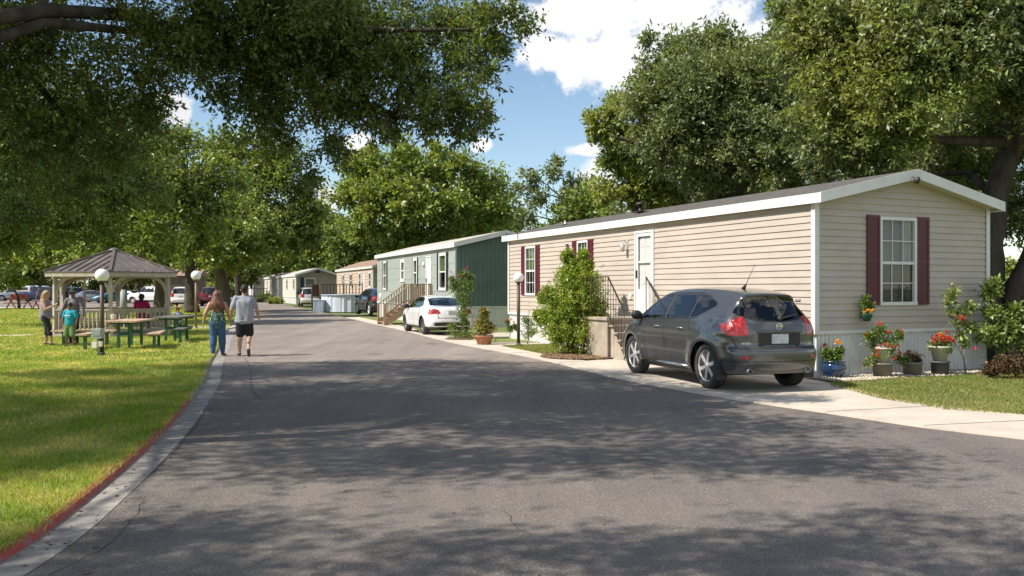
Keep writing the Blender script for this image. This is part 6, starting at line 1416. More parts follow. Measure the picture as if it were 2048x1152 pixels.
lamp_post(1037, 555, 691, 'dark globe lamp post in front of the near tan home', 0.155, M_POLE, 0.02)
# gazebo thin pole
x_, z_ = G(168, 640, 0); r = empty('pole', (-19.9, 41.0, 0.06), 0, 'thin wooden pole standing behind the left bay of the gazebo', 'pole')
b = MB(); b.tube([(0, 0, 0), (0, 0, 2.4)], 0.055, 10); b.build('shaft', mat('pole_wood', (0.36, 0.24, 0.17), 0.8), r); b = MB(); b.box((0, 0, 2.42), (0.16, 0.16, 0.04)); b.build('cap', M_GREYBOX, r)

def picnic_table(loc, rz, label, L=2.0, Wd=0.74, mt=None, off=0.62, ms=None, group=None):
    mt = mt or M_TABLE; ms = ms or M_GSTEEL; r = empty('picnic_table', (*loc, GZ), rz, label, 'picnic table', group)
    b = MB()
    for k in range(4): w = Wd/4; b.box((-Wd/2+w*(k+.5), 0, 0.755), (w-0.012, L, 0.05))
    b.build('tabletop', mt, r, bevel=0.006)
    for y in (-L*0.30, L*0.30):
        b = MB(); b.box((-0.14, y, 0.38), (0.07, 0.07, 0.70)); b.box((0.14, y, 0.38), (0.07, 0.07, 0.70)); b.box((0, y, 0.70), (Wd*0.9, 0.07, 0.06)); b.box((0, y, 0.42), (0.30, 0.05, 0.09)); b.build('leg', ms, r)
    return r
def bench(loc, rz, label, L=1.9, Wd=0.28, mt=None, ms=None, group=None, h=0.45):
    r = empty('bench', (*loc, GZ), rz, label, 'bench', group); b = MB()
    for k in range(2): b.box((-Wd/4+Wd/2*k, 0, h-0.025), (Wd/2-0.01, L, 0.05))
    b.build('seat', mt or M_TABLE, r, bevel=0.005)
    for y in (-L*0.34, L*0.34): b = MB(); b.box((0, y, h/2-0.03), (0.075, 0.075, h-0.05)); b.box((0, y, h-0.075), (Wd*0.9, 0.07, 0.04)); b.build('leg', ms or M_GSTEEL, r)
    return r
picnic_table((-10.75, 24.8), R(7), 'picnic table with pale plank top and green legs, nearest in front of the gazebo', 1.9, 0.86)
bench((-9.95, 24.65), R(17), 'pale plank bench with green legs right of the nearest picnic table', 2.0, 0.33)
bench((-11.55, 24.3), R(7), 'pale plank bench behind the grey box of the lamp post', 1.9, 0.30)
picnic_table((-10.75, 28.2), R(4), 'grey topped picnic table in shade behind the nearest one', 2.0, 0.8, M_TABLEG)
bench((-10.25, 27.5), R(12), 'grey plank bench with green legs farthest right beside the shaded table', 2.0, 0.30, M_TABLEG)
bench((-12.45, 25.7), R(90), 'long brown plank bench behind the boy in the turquoise shirt', 1.85, 0.34)
# bucket on the table
r = empty('bucket', (-11.02, 24.35, GZ+0.782), 0, 'small white patterned food tub on the nearest picnic table', 'tub')
b = MB(); b.lathe([(0.055, 0), (0.075, 0.13)], 20); b.build('cup', mat('tub_print', (0.62, 0.40, 0.30), 0.6, col2=(0.75, 0.70, 0.62), scale=30), r)
b = MB(); b.lathe([(0.001, 0.15), (0.083, 0.15), (0.085, 0.125), (0.076, 0.125)][::-1], 20); b.build('lid', M_WHITE, r)
r = empty('bowl', (-13.0, 33.4, GZ+0.97), 0, 'yellow food tray on the far rail of the gazebo', 'tray'); b = MB(); b.box((0, 0, 0.05), (0.34, 0.2, 0.10)); b.build('box', mat('yellow_tray', (0.62, 0.50, 0.12), 0.6), r, bevel=0.02)
# bin
r = empty('cylinder_bin', (-23.9, 54.2, GZ), 0, 'tall grey cylindrical bin with a black cap seen through the gazebo', 'bin')
b = MB(); b.lathe([(0.21, 0), (0.20, 1.62)], 20); b.build('drum', mat('bin_grey', (0.30, 0.32, 0.31), 0.6), r); b = MB(); b.lathe([(0.21, 1.62), (0.21, 1.78), (0.16, 1.86), (0.001, 1.88)], 20); b.build('cap', M_BLK, r)
# red picnic sets
M_REDP = mat('red_plastic', (0.36, 0.02, 0.025), 0.5, col2=(0.55, 0.12, 0.08), scale=4); M_REDL = mat('faded_red', (0.46, 0.12, 0.08), 0.6, col2=(0.45, 0.20, 0.15), scale=4)
for (x_, y_, lb, s_) in ((-40.9, 73.0, 'red picnic table set with bench seats on the far lawn under the sapling', 1.0), (-37.6, 70.5, 'faded red low table just left of the standing woman', 0.8)):
    r = empty('picnic_table', (x_, y_, GZ), 0.15, lb, 'picnic table'); r.scale = (s_, s_, s_)
    b = MB(); b.box((0, 0, 0.78), (1.5, 0.9, 0.06)); b.build('tabletop', M_REDL, r)
    if s_ == 1.0: b = MB(); b.box((-.25, 0, 1.0), (0.55, .6, .38)); b.box((.35, 0, 1.0), (0.5, .6, .38)); b.build('crate', M_REDP, r)
    for k in (-1, 1):
        b = MB(); b.box((0, k*0.75, 0.45), (1.7, 0.28, 0.06)); b.build('seat', M_REDL, r)
        b = MB(); b.bar((k*0.65, -.8, 0), (k*0.65, .25, .75), 0.09, 0.07); b.build('leg', M_REDL, r); b = MB(); b.bar((k*0.65+.1, .8, 0), (k*0.65+.1, -.25, .75), 0.09, 0.07); b.build('leg', M_REDL, r)
# ------------------------------------------------------------------ people
M_SKIN = mat('skin', (0.52, 0.30, 0.21), 0.5, col2=(0.46, 0.25, 0.17), scale=8)
M_SKIND = mat('skin_dark', (0.20, 0.105, 0.07), 0.5, col2=(0.17, 0.09, 0.06), scale=8)
M_EYE = mat('eye_dark', (0.02, 0.015, 0.012), 0.3)
def capsule(mb, p0, p1, r0, r1, flat=None, n=14):
    p0, p1 = Vector(p0), Vector(p1); d = p1-p0; L = max(d.length, 1e-4); prof = []
    for i in range(6): a = math.pi/2*i/5; prof.append((max(r0*math.sin(a), 1e-4), -r0*math.cos(a)))
    for i in range(6): a = math.pi/2*i/5; prof.append((max(r1*math.cos(a), 1e-4), L+r1*math.sin(a)))
    q = Vector((0, 0, 1)).rotation_difference(d.normalized() if d.length > 1e-5 else Vector((0, 0, 1))); M = Matrix.Translation(p0) @ q.to_matrix().to_4x4()
    k = len(mb.v); mb.lathe(prof, n, 0, M)
    if flat:
        ax, fc = Vector(flat[0]).normalized(), flat[1]; 
        for i in range(k, len(mb.v)):
            v = Vector(mb.v[i]); t = min(1, max(0, (v-p0).dot(d)/(L*L))); c = p0+d*t; o = v-c; mb.v[i] = tuple(v-ax*(o.dot(ax)*(1-fc)))
def blob(name, caps, m, parent, voxel=0.012, smooth=3, scale=1.0):
    """overlapping tapered capsules fused into one continuous skin"""
    mb = MB()
    for c in caps: capsule(mb, *c)
    o = mb.build(name, m, parent)
    md = o.modifiers.new('r', 'REMESH'); md.mode = 'VOXEL'; md.voxel_size = voxel; md.use_smooth_shade = True
    sm = o.modifiers.new('s', 'SMOOTH'); sm.iterations = smooth; sm.factor = 0.6
    bpy.context.view_layer.update(); dg = bpy.context.evaluated_depsgraph_get(); me = bpy.data.meshes.new_from_object(o.evaluated_get(dg))
    o.modifiers.clear(); old = o.data; o.data = me; bpy.data.meshes.remove(old)
    me.materials.clear(); me.materials.append(m)
    return o
def person(label, loc, rz, H, pose, skin, parts, k=1.0, kt=1.0, hand='relaxed', face=True, shoe=None):
    r = empty('person', loc, rz, label, 'person'); s = H/1.75
    J = dict(pelvis=(0, 0, .95), chest=(0, 0, 1.28), neck=(0, 0, 1.49), head=(0, .015, 1.635))
    for sd, g in (('L', -1), ('R', 1)):
        J.update({'sh'+sd: (g*.185, 0, 1.42), 'el'+sd: (g*.25, -.02, 1.14), 'wr'+sd: (g*.27, .03, .89), 'hip'+sd: (g*.09, 0, .92), 'kn'+sd: (g*.10, .02, .50), 'an'+sd: (g*.10, -.01, .09), 'toe'+sd: (g*.115, .15, .035)})
    J.update(pose); J = {a: Vector(b)*s for a, b in J.items()}; V3 = Vector
    up = (J['neck']-J['chest']).normalized(); FWD = (0, 1, 0)
    B = [(J['pelvis'], J['chest'], .135*k*kt*s, .145*kt*s, (FWD, .78)), (J['chest'], J['neck']-V3((0, 0, .07*s)), .145*kt*s, .09*s, (FWD, .75)), (J['shL'], J['shR'], .062*s, .062*s), (J['neck']-V3((0, 0, .05*s)), J['head']-V3((0, 0, .05*s)), .058*s, .052*s),
         (J['head']+V3((0, -.012*s, .02*s)), J['head']+V3((0, -.005*s, .03*s)), .094*s, .092*s, ((1, 0, 0), .86)), (J['head']+V3((0, .03*s, -.03*s)), J['head']+V3((0, .038*s, -.075*s)), .068*s, .045*s, ((1, 0, 0), .88)),
         (J['head']+V3((0, .088*s, .0)), J['head']+V3((0, .108*s, -.022*s)), .011*s, .015*s)]
    for g in (-1, 1): B.append((J['head']+V3((g*.080*s, -.005*s, .012*s)), J['head']+V3((g*.083*s, -.008*s, -.025*s)), .014*s, .010*s))
    for sd, g in (('L', -1), ('R', 1)):
        sh, el, wr, hp, kn, an, to = (J[q+sd] for q in ('sh', 'el', 'wr', 'hip', 'kn', 'an', 'toe'))
        B += [(sh, el, .054*k*s, .043*k*s), (el, wr, .043*k*s, .028*s), (hp, kn, .088*k*s, .058*k*s), (kn+V3((0, -.01*s, -.04*s)), an+V3((0, -.01*s, .16*s)), .056*k*s, .045*s), (kn, an, .052*k*s, .034*s), (an-V3((0, .03*s, .03*s)), to, .036*s, .03*s)]
        # hand: palm, four fingers, thumb
        d = (wr-el).normalized(); q = V3((0, 1, 0)); q = (q-d*q.dot(d)).normalized(); side = d.cross(q); pc = wr+d*.045*s
        B.append((wr, wr+d*.085*s, .024*s, .030*s, (tuple(side), .6)))
        for i, (o, ln) in enumerate(((-.026, .070), (-.009, .078), (.009, .074), (.026, .058))):
            a = wr+d*.085*s+q*o*s; m1 = a+(d*.6+side*-g*.25)*ln*.55*s; e = m1+(d*.45+side*-g*.55)*ln*.5*s
            B += [(a, m1, .0105*s, .0095*s), (m1, e, .0095*s, .008*s)]
        a = wr+d*.03*s+q*.024*s; m1 = a+(d*.5+q*.75)*.045*s; B += [(a, m1, .013*s, .011*s), (m1, m1+(d*.9+q*.1)*.035*s, .011*s, .009*s)]
    if 'tail' in pose: pass
    blob('body', B, skin, r, voxel=0.0105 if H > 1.4 else 0.009, smooth=2)
    if face:
        for g in (-1, 1):
            e = MB(); e.sphere(tuple(J['head']+V3((g*.032*s, .082*s, .012*s))), .012*s, 8, 6, sq=(1.2, .6, .7)); e.build('eye', M_EYE, r)
        e = MB(); e.sphere(tuple(J['head']+V3((0, .085*s, -.055*s))), .018*s, 8, 6, sq=(1.2, .4, .35)); e.build('mouth', mat('lips', (0.35, 0.12, 0.10), 0.5), r)
    for (nm, m, caps, vx, sm) in parts(J, s, V3): blob(nm, caps, m, r, voxel=vx, smooth=sm)
    for sd in 'LR':
        if shoe: 
            an, to = J['an'+sd], J['toe'+sd]; d = to-an; blob('shoe', [(an-V3((0, .035*s, .035*s)), to-V3((0, 0, .002)), .046*s, .040*s, ((0, 0, 1), .8)), (to, to+d.normalized()*.03*s, .038*s, .034*s, ((0, 0, 1), .7))], shoe, r, voxel=.011, smooth=1)
    return r, J, s
# walking man, grey shirt, black shorts, seen from behind; right foot trailing with its sole up
M_SHIRT = mat('grey_tshirt', (0.34, 0.355, 0.41), 0.9, col2=(0.30, 0.315, 0.365), scale=4, sheen=0.2)
def wrinkle(o, amp=0.006, fx=26, fz=9):
    me = o.data; V = np.empty(len(me.vertices)*3, np.float32); me.vertices.foreach_get('co', V); V = V.reshape(-1, 3); N_ = np.empty_like(V); me.vertices.foreach_get('normal', N_.ravel()) if False else None
    n = np.array([v.normal[:] for v in me.vertices]); f = np.sin(V[:, 0]*fx+V[:, 2]*fz+1.5*np.sin(V[:, 2]*11+V[:, 0]*5))*np.sin(V[:, 2]*6+V[:, 0]*8+0.7); V = V+n*(f*amp)[:, None]; me.vertices.foreach_set('co', V.astype(np.float32).ravel()); me.update()
man_pose = dict(hipR=(.09, 0, .92), knR=(.12, .06, .51), anR=(.115, -.20, .20), toeR=(.12, -.16, .045), knL=(-.10, .06, .50), anL=(-.115, .10, .085), toeL=(-.15, .26, .035), elL=(-.30, -.05, 1.15), wrL=(-.335, .04, .91), elR=(.30, -.02, 1.15), wrR=(.345, .05, .93), shL=(-.20, 0, 1.42), shR=(.20, 0, 1.42))
def man_parts(J, s, V3):
    P, C_, Nk = J['pelvis'], J['chest'], J['neck']; F = ((0, 1, 0), .80)
    sh = [(V3((g*.080*s, 0, .925*s)), V3((g*.090*s, 0, 1.31*s)), .150*s, .130*s) for g in (-1, 1)]
    sh += [(V3((-.085*s, 0, .865*s)), V3((.085*s, 0, .865*s)), .150*s, .150*s, ((0, 0, 1), .62)), (V3((0, 0, .985*s)), V3((0, 0, 1.27*s)), .205*s, .20*s, ((0, 1, 0), .70)), (Nk-V3((0, 0, .085*s)), Nk-V3((0, 0, .03*s)), .085*s, .066*s)]
    for g, sd in ((-1, 'L'), (1, 'R')):
        sh += [(Nk-V3((0, 0, .075*s)), J['sh'+sd]-V3((g*.01*s, 0, .008*s)), .082*s, .078*s), (J['sh'+sd]-V3((g*.01*s, 0, .005*s)), J['sh'+sd].lerp(J['el'+sd], .70), .080*s, .070*s)]
    st = [(P+V3((0, 0, -.04)), P+V3((0, 0, .0)), .165*s, .15*s, F)]
    for sd in 'LR': st += [(J['hip'+sd]+V3((0, 0, -.03)), J['hip'+sd].lerp(J['kn'+sd], .86), .118*s, .112*s)]
    hd = J['head']; hair = [(hd+V3((0, -.022*s, .030*s)), hd+V3((0, -.01*s, .045*s)), .100*s, .096*s, ((1, 0, 0), .88)), (hd+V3((0, -.05*s, .0)), hd+V3((0, -.05*s, -.045*s)), .062*s, .048*s)]
    return [('shorts', mat('black_shorts', (0.012, 0.013, 0.017), 0.85), st, .012, 4), ('shirt', M_SHIRT, sh, .012, 5), ('hair', mat('dark_hair', (0.022, 0.014, 0.011), 0.7, bump=.4, col2=(0.035, 0.022, 0.016), scale=40), hair, .010, 1)]
mr_, _, _ = person('man in a grey shirt and black shorts walking away on the road', (-6.72, 22.1, 0.004), R(13), 1.78, man_pose, M_SKIN, man_parts, k=1.12, kt=.80, face=True, shoe=mat('brown_shoe', (0.07, 0.045, 0.035), 0.7))
for c in kids(mr_):
    if c.name.startswith('shirt'): wrinkle(c, .009, 30, 14)
# walking woman, long brown hair, green patterned top, jeans
M_TOP = mat('patterned_top', (0.015, 0.045, 0.04), 0.8, col2=(0.30, 0.42, 0.36), scale=26, detail=6, stretch=(1, 1, .6), contrast=(.5, .6)); M_JEAN = mat('blue_jeans', (0.035, 0.085, 0.20), 0.85, col2=(0.055, 0.13, 0.27), scale=9, detail=7)
wo_pose = dict(anR=(.13, .10, .085), toeR=(.18, .25, .035), knR=(.12, .05, .50), anL=(-.11, -.04, .085), toeL=(-.14, .10, .035), elL=(-.30, -.05, 1.15), wrL=(-.355, .0, .91), elR=(.29, -.02, 1.15), wrR=(.33, .04, .92), shL=(-.185, 0, 1.40), shR=(.185, 0, 1.40))
def wo_parts(J, s, V3):
    P, C_, Nk = J['pelvis'], J['chest'], J['neck']; F = ((0, 1, 0), .85)
    jn = [(P+V3((0, 0, .0)), P+V3((0, 0, .08)), .195*s, .18*s, F), (P+V3((-.06*s, -.05*s, -.05*s)), P+V3((.06*s, -.05*s, -.05*s)), .135*s, .135*s)]
    for sd in 'LR': jn += [(J['hip'+sd]+V3((0, -.01, 0)), J['kn'+sd], .132*s, .090*s), (J['kn'+sd]+V3((0, -.01, 0)), J['kn'+sd].lerp(J['an'+sd], .4)+V3((0, -.012, 0)),   .100*s, .096*s), (J['kn'+sd].lerp(J['an'+sd], .3), J['an'+sd]+V3((0, 0, .03*s)), .092*s, .060*s)]
    tp = [(P+V3((0, 0, .0)), C_+V3((0, 0, -.04*s)), .228*s, .17*s, F), (C_+V3((0, 0, -.04*s)), C_+V3((0, 0, .08*s)), .165*s, .125*s, F)]
    for g in (-1, 1): tp.append((C_+V3((g*.09*s, -.02*s, .08*s)), Nk+V3((g*.085*s, -.01*s, -.03*s)), .020*s, .016*s))
    hd = J['head']; hr = [(hd+V3((0, -.03*s, .02*s)), hd+V3((0, -.01*s, .035*s)), .118*s, .114*s), (hd+V3((0, -.06*s, -.02*s)), hd+V3((0, -.11*s, -.25*s)), .130*s, .165*s, ((0, 1, 0), .55)), (hd+V3((0, -.10*s, -.22*s)), hd+V3((0, -.125*s, -.40*s)), .165*s, .12*s, ((0, 1, 0), .42))]
    for g in (-1, 1): hr += [(hd+V3((g*.09*s, -.05*s, -.08*s)), hd+V3((g*.165*s, -.07*s, -.36*s)), .060*s, .035*s), (hd+V3((g*.05*s, -.09*s, -.30*s)), hd+V3((g*.07*s, -.11*s, -.46*s)), .035*s, .018*s)]
    return [('jeans', M_JEAN, jn, .012, 3), ('top', M_TOP, tp, .012, 3), ('hair', mat('brown_hair', (0.10, 0.04, 0.02), 0.5, col2=(0.26, 0.12, 0.06), scale=14, stretch=(2.5, 2.5, .35), contrast=(.35, .7), bump=.5, bscale=30), hr, .011, 1)]
wr_, _, _ = person('woman with long brown hair in a dark green patterned top and blue jeans walking away', (-7.38, 22.05, 0.004), R(14), 1.63, wo_pose, M_SKIN, wo_parts, k=1.2, kt=.95, face=True, shoe=mat('sandal', (0.16, 0.11, 0.08), 0.7))
for c in kids(wr_):
    if c.name.startswith('hair'): wrinkle(c, .010, 55, 16)
    if c.name.startswith('top'): wrinkle(c, .010, 38, 4)
# woman at the left facing right, hand raised to her phone
wl_pose = dict(elR=(.25, .10, 1.15), wrR=(.20, .33, 1.28), elL=(-.25, -.02, 1.15), wrL=(-.27, .10, .92), anR=(.10, .22, .085), toeR=(.10, .36, .035), knR=(.10, .16, .50), anL=(-.10, -.02, .085), toeL=(-.10, .13, .035), head=(0, .045, 1.625))
def wl_parts(J, s, V3):
    P, C_, Nk = J['pelvis'], J['chest'], J['neck']; F = ((0, 1, 0), .92)
    tn = [(P+V3((0, 0, -.03)), C_, .20*s, .17*s, F), (C_, Nk-V3((0, 0, .10*s)), .165*s, .09*s, F), (J['shL'], J['shR'], .062*s, .062*s), (P+V3((0, .08*s, .10*s)), P+V3((0, .06*s, .22*s)), .13*s, .13*s)]
    cp = [(P+V3((0, 0, -.02)), P+V3((0, 0, .06)), .175*s, .17*s, F)]
    for sd in 'LR': cp += [(J['hip'+sd], J['kn'+sd], .115*s, .085*s), (J['kn'+sd], J['kn'+sd].lerp(J['an'+sd], .32), .082*s, .078*s)]
    hd = J['head']; hr = [(hd+V3((0, -.03*s, .02*s)), hd+V3((0, -.01*s, .035*s)), .108*s, .106*s), (hd+V3((0, -.07*s, -.02*s)), hd+V3((0, -.15*s, -.30*s)), .095*s, .075*s, ((1, 0, 0), .9))]
    return [('leggings', mat('black_capri', (0.014, 0.016, 0.022), 0.8), cp, .012, 3), ('tunic', mat('mauve_tunic', (0.20, 0.17, 0.22), 0.8, col2=(0.30, 0.26, 0.32), scale=22), tn, .012, 3), ('hair', mat('blond_hair', (0.30, 0.19, 0.10), 0.5, col2=(0.42, 0.30, 0.18), scale=12, stretch=(2, 2, .4)), hr, .011, 1)]
r, J, s = person('woman with long fair hair in a mauve tunic standing side on by the gazebo', (-13.62, 25.7, GZ), R(-82), 1.60, wl_pose, M_SKIN, wl_parts, k=1.12, kt=.95, shoe=M_BLK)
ph = MB(); hp = J['wrR']+Vector((-.02, .09, .05)); ph.box(tuple(hp), (.012, .07, .13)); ph.build('phone', M_BLK, r)
# man with the brimmed hat behind the boy
mh_pose = dict(elL=(-.31, .02, 1.17), wrL=(-.36, .10, .93), elR=(.31, .02, 1.17), wrR=(.36, .10, .93), shL=(-.20, 0, 1.42), shR=(.20, 0, 1.42), head=(0, .05, 1.62))
def mh_parts(J, s, V3):
    P, C_, Nk = J['pelvis'], J['chest'], J['neck']; F = ((0, 1, 0), .85); hd = J['head']
    sh = [(P, C_, .185*s, .185*s, F), (C_, Nk-V3((0, 0, .11*s)), .18*s, .12*s, F), (J['shL'], J['shR'], .075*s, .075*s)]
    for sd in 'LR': sh += [(J['sh'+sd], J['el'+sd], .074*s, .060*s), (J['el'+sd], J['wr'+sd], .060*s, .048*s)]
    tr_ = [(P+V3((0, 0, -.03)), P+V3((0, 0, .06)), .165*s, .16*s, F)]
    for sd in 'LR': tr_ += [(J['hip'+sd], J['kn'+sd], .11*s, .08*s), (J['kn'+sd], J['an'+sd]+V3((0, 0, .03)), .08*s, .065*s)]
    ht = [(hd+V3((0, 0, .075*s)), hd+V3((0, 0, .12*s)), .098*s, .080*s), (hd+V3((0, 0, .065*s)), hd+V3((0, 0, .066*s)), .17*s, .17*s, ((0, 0, 1), .12))]
    return [('trousers', mat('dark_trousers', (0.02, 0.02, 0.025), 0.8), tr_, .013, 2), ('shirt', mat('grey_purple_shirt', (0.13, 0.115, 0.12), 0.85, col2=(0.18, 0.16, 0.165), scale=12), sh, .013, 3), ('hat', mat('felt_hat', (0.045, 0.045, 0.038), 0.9), ht, .010, 0)]
person('man in a dark brimmed hat and long grey sleeves standing behind the boy', (-13.12, 26.35, GZ), R(180), 1.62, mh_pose, M_SKIND, mh_parts, k=1.1, kt=.85, shoe=M_BLK)
# boy
def by_parts(J, s, V3):
    P, C_, Nk = J['pelvis'], J['chest'], J['neck']; F = ((0, 1, 0), .85); hd = J['head']
    sh = [(P+V3((0, 0, .0)), C_, .215*s, .20*s, F), (C_, Nk-V3((0, 0, .12*s)), .19*s, .12*s, F), (J['shL'], J['shR'], .085*s, .085*s)]
    for sd in 'LR': sh.append((J['sh'+sd], J['sh'+sd].lerp(J['el'+sd], .7), .095*s, .085*s))
    st = [(P+V3((0, 0, -.05)), P+V3((0, 0, .04)), .19*s, .19*s, F)]
    for sd in 'LR': st += [(J['hip'+sd], J['kn'+sd]-V3((0, 0, .02)), .135*s, .13*s)]
    sk = []
    hr = [(hd+V3((0, -.01*s, .03*s)), hd+V3((0, 0, .05*s)), .105*s, .10*s)]
    so_ = []
    for sd in 'LR': so_ += [(J['an'+sd], J['kn'+sd]-V3((0, 0, .10)), .062*s, .07*s)]
    so_.append((J['anL']+V3((0, 0, .1)), J['anL']+V3((0, 0, .11)), .05*s, .05*s))
    return [('shorts', mat('green_shorts', (0.17, 0.26, 0.10), 0.85, col2=(0.13, 0.20, 0.08), scale=8), st, .010, 3), ('shirt', mat('turquoise_shirt', (0.01, 0.32, 0.42), 0.8, col2=(0.01, 0.27, 0.36), scale=7), sh, .010, 3), ('hair', mat('black_hair', (0.012, 0.01, 0.01), 0.6), hr, .009, 1)]
by_pose = dict(head=(0, .02, 1.66), shL=(-.19, 0, 1.41), shR=(.19, 0, 1.41), elL=(-.30, 0, 1.15), wrL=(-.30, .06, .92), elR=(.30, 0, 1.15), wrR=(.30, .06, .92), knL=(-.14, .03, .50), anL=(-.14, 0, .09), knR=(.15, .0, .50), anR=(.17, -.03, .09))
r, J, s = person('boy in a turquoise shirt and green shorts standing in front of the bench', (-12.72, 25.35, GZ), R(176), 1.22, by_pose, M_SKIND, by_parts, k=1.2, kt=.95, shoe=M_BLK)
b = MB(); b.box((0, .235*s, 1.27*s), (.26*s, .012, .035*s)); b.build('shirt_stripe', M_WHITE, r)
# seated woman in crimson inside the gazebo, seen from behind
se_pose = dict(pelvis=(0, 0, .52), chest=(0, .02, .86), neck=(0, .03, 1.06), head=(0, .05, 1.20), shL=(-.19, .02, 1.0), shR=(.19, .02, 1.0), elL=(-.26, .10, .75), wrL=(-.2, .3, .68), elR=(.27, .10, .75), wrR=(.24, .32, .70), hipL=(-.09, 0, .50), hipR=(.09, 0, .50), knL=(-.11, .42, .50), knR=(.11, .42, .50), anL=(-.11, .40, .09), anR=(.11, .40, .09), toeL=(-.12, .54, .04), toeR=(.12, .54, .04))
def se_parts(J, s, V3):
    P, C_, Nk = J['pelvis'], J['chest'], J['neck']; F = ((0, 1, 0), .8); hd = J['head']
    sh = [(P, C_, .19*s, .18*s, F), (C_, Nk-V3((0, 0, .10*s)), .17*s, .11*s, F), (J['shL'], J['shR'], .072*s, .072*s)]
    for sd in 'LR': sh.append((J['sh'+sd], J['sh'+sd].lerp(J['el'+sd], .6), .078*s, .074*s))
    tr_ = [(P, P+V3((0, 0, .02)), .17*s, .17*s, F)]
    for sd in 'LR': tr_ += [(J['hip'+sd], J['kn'+sd], .105*s, .08*s), (J['kn'+sd], J['an'+sd], .08*s, .06*s)]
    hr = [(hd+V3((0, -.02*s, .02*s)), hd+V3((0, -.01*s, .04*s)), .108*s, .105*s), (hd+V3((0, -.05*s, -.02*s)), hd+V3((0, -.06*s, -.10*s)), .09*s, .07*s)]
    return [('trousers', mat('grey_trousers', (0.10, 0.10, 0.13), 0.8), tr_, .013, 2), ('shirt', mat('crimson_shirt', (0.45, 0.012, 0.10), 0.8), sh, .013, 3), ('hair', MATS['black_hair'], hr, .011, 1)]
person('person in a crimson shirt sitting with back turned inside the gazebo', (-13.62, 32.35, GZ+0.10+0.05), R(5), 1.72, se_pose, M_SKIND, se_parts, k=1.1, kt=.85, face=True, shoe=M_BLK)
# toddler with the yellow bow behind the shaded table
def td_parts(J, s, V3):
    P, C_, Nk = J['pelvis'], J['chest'], J['neck']; F = ((0, 1, 0), .85); hd = J['head']
    sh = [(P, C_, .20*s, .18*s, F), (C_, Nk-V3((0, 0, .10*s)), .17*s, .11*s, F), (J['shL'], J['shR'], .08*s, .08*s)]
    lg = []
    for sd in 'LR': lg += [(J['hip'+sd], J['kn'+sd], .11*s, .08*s), (J['kn'+sd], J['an'+sd], .08*s, .06*s)]
    hr = [(hd+V3((0, -.01*s, .03*s)), hd+V3((0, 0, .05*s)), .11*s, .105*s), (hd+V3((0, -.05*s, -.05*s)), hd+V3((0, -.07*s, -.2*s)), .09*s, .06*s)]
    bw = [(hd+V3((-.02*s, 0, .15*s)), hd+V3((-.13*s, 0, .20*s)), .03*s, .07*s), (hd+V3((.02*s, 0, .15*s)), hd+V3((.13*s, 0, .20*s)), .03*s, .07*s)]
    return [('leggings', MATS['black_capri'], lg, .010, 2), ('top', mat('print_top', (0.10, 0.20, 0.42), 0.8, col2=(0.55, 0.55, 0.6), scale=22, contrast=(.45, .55)), sh, .010, 2), ('hair', mat('dark_red_hair', (0.12, 0.015, 0.02), 0.6), hr, .010, 1), ('hair_bow', mat('yellow_bow', (0.75, 0.48, 0.04), 0.7), bw, .010, 1)]
person('small child with a big yellow hair bow behind the shaded picnic table', (-11.35, 29.9, GZ), R(-150), 1.0, {}, M_SKIN, td_parts, k=1.1, kt=.85, shoe=M_BLK)
# ------------------------------------------------------------------ pots, flowers, shrubs
M_L1 = leafmat('bush_leaf', (0.28, 0.32, 0.05), (0.20, 0.25, 0.045), 2.0, .45)
M_L2 = leafmat('pot_leaf', (0.10, 0.16, 0.035), (0.15, 0.19, 0.04), 4.0, .35)
M_L3 = leafmat('shrub_leaf', (0.15, 0.20, 0.055), (0.21, 0.24, 0.07), 3.0, .38)
M_LBR = leafmat('bronze_leaf', (0.075, 0.04, 0.022), (0.12, 0.07, 0.03), 3.0, .25)
M_LPU = leafmat('purple_leaf', (0.09, 0.04, 0.06), (0.12, 0.10, 0.05), 6.0, .25)
M_LOR = leafmat('croton_leaf', (0.32, 0.20, 0.05), (0.12, 0.17, 0.04), 9.0, .3)
M_STEM = mat('stem', (0.12, 0.085, 0.05), 0.9, col2=(0.17, 0.13, 0.08), scale=9)
FL = {k: mat(k, c, 0.6, col2=c2, scale=30, island=.25, transl=.25) for k, c, c2 in (('red_petal', (0.60, 0.035, 0.03), (0.70, 0.10, 0.06)), ('pink_petal', (0.65, 0.08, 0.16), (0.72, 0.22, 0.22)), ('magenta_petal', (0.50, 0.03, 0.14), (0.6, 0.10, 0.20)), ('orange_petal', (0.78, 0.30, 0.04), (0.75, 0.42, 0.08)), ('yellow_petal', (0.78, 0.55, 0.05), (0.75, 0.38, 0.03)), ('dark_red_petal', (0.22, 0.02, 0.05), (0.35, 0.05, 0.10)), ('white_petal', (0.75, 0.72, 0.68), (0.7, 0.5, 0.5)))}
def foliage(name, blobs, n, ln, wd, m, parent, nl=5, tight=.5, sub=8, spread=1.0, z0=None):
    """blobs in the plant's own metres"""
    Vs = []
    for bl in blobs:
        c, r = bl[:3], bl[3]; P, O, sc = blob_clusters(c, r, max(4, int(1.35*n*(bl[4] if len(bl) > 4 else 1))), sub, 0, tight); Vs.append(rosettes(P, O, nl, ln, wd, spread))
    V = np.concatenate(Vs)
    if z0 is not None: V[:, 2] = np.maximum(V[:, 2], z0)
    return link(name, mesh_np(name, V, np.arange(len(V)).reshape(-1, 4), m), parent)
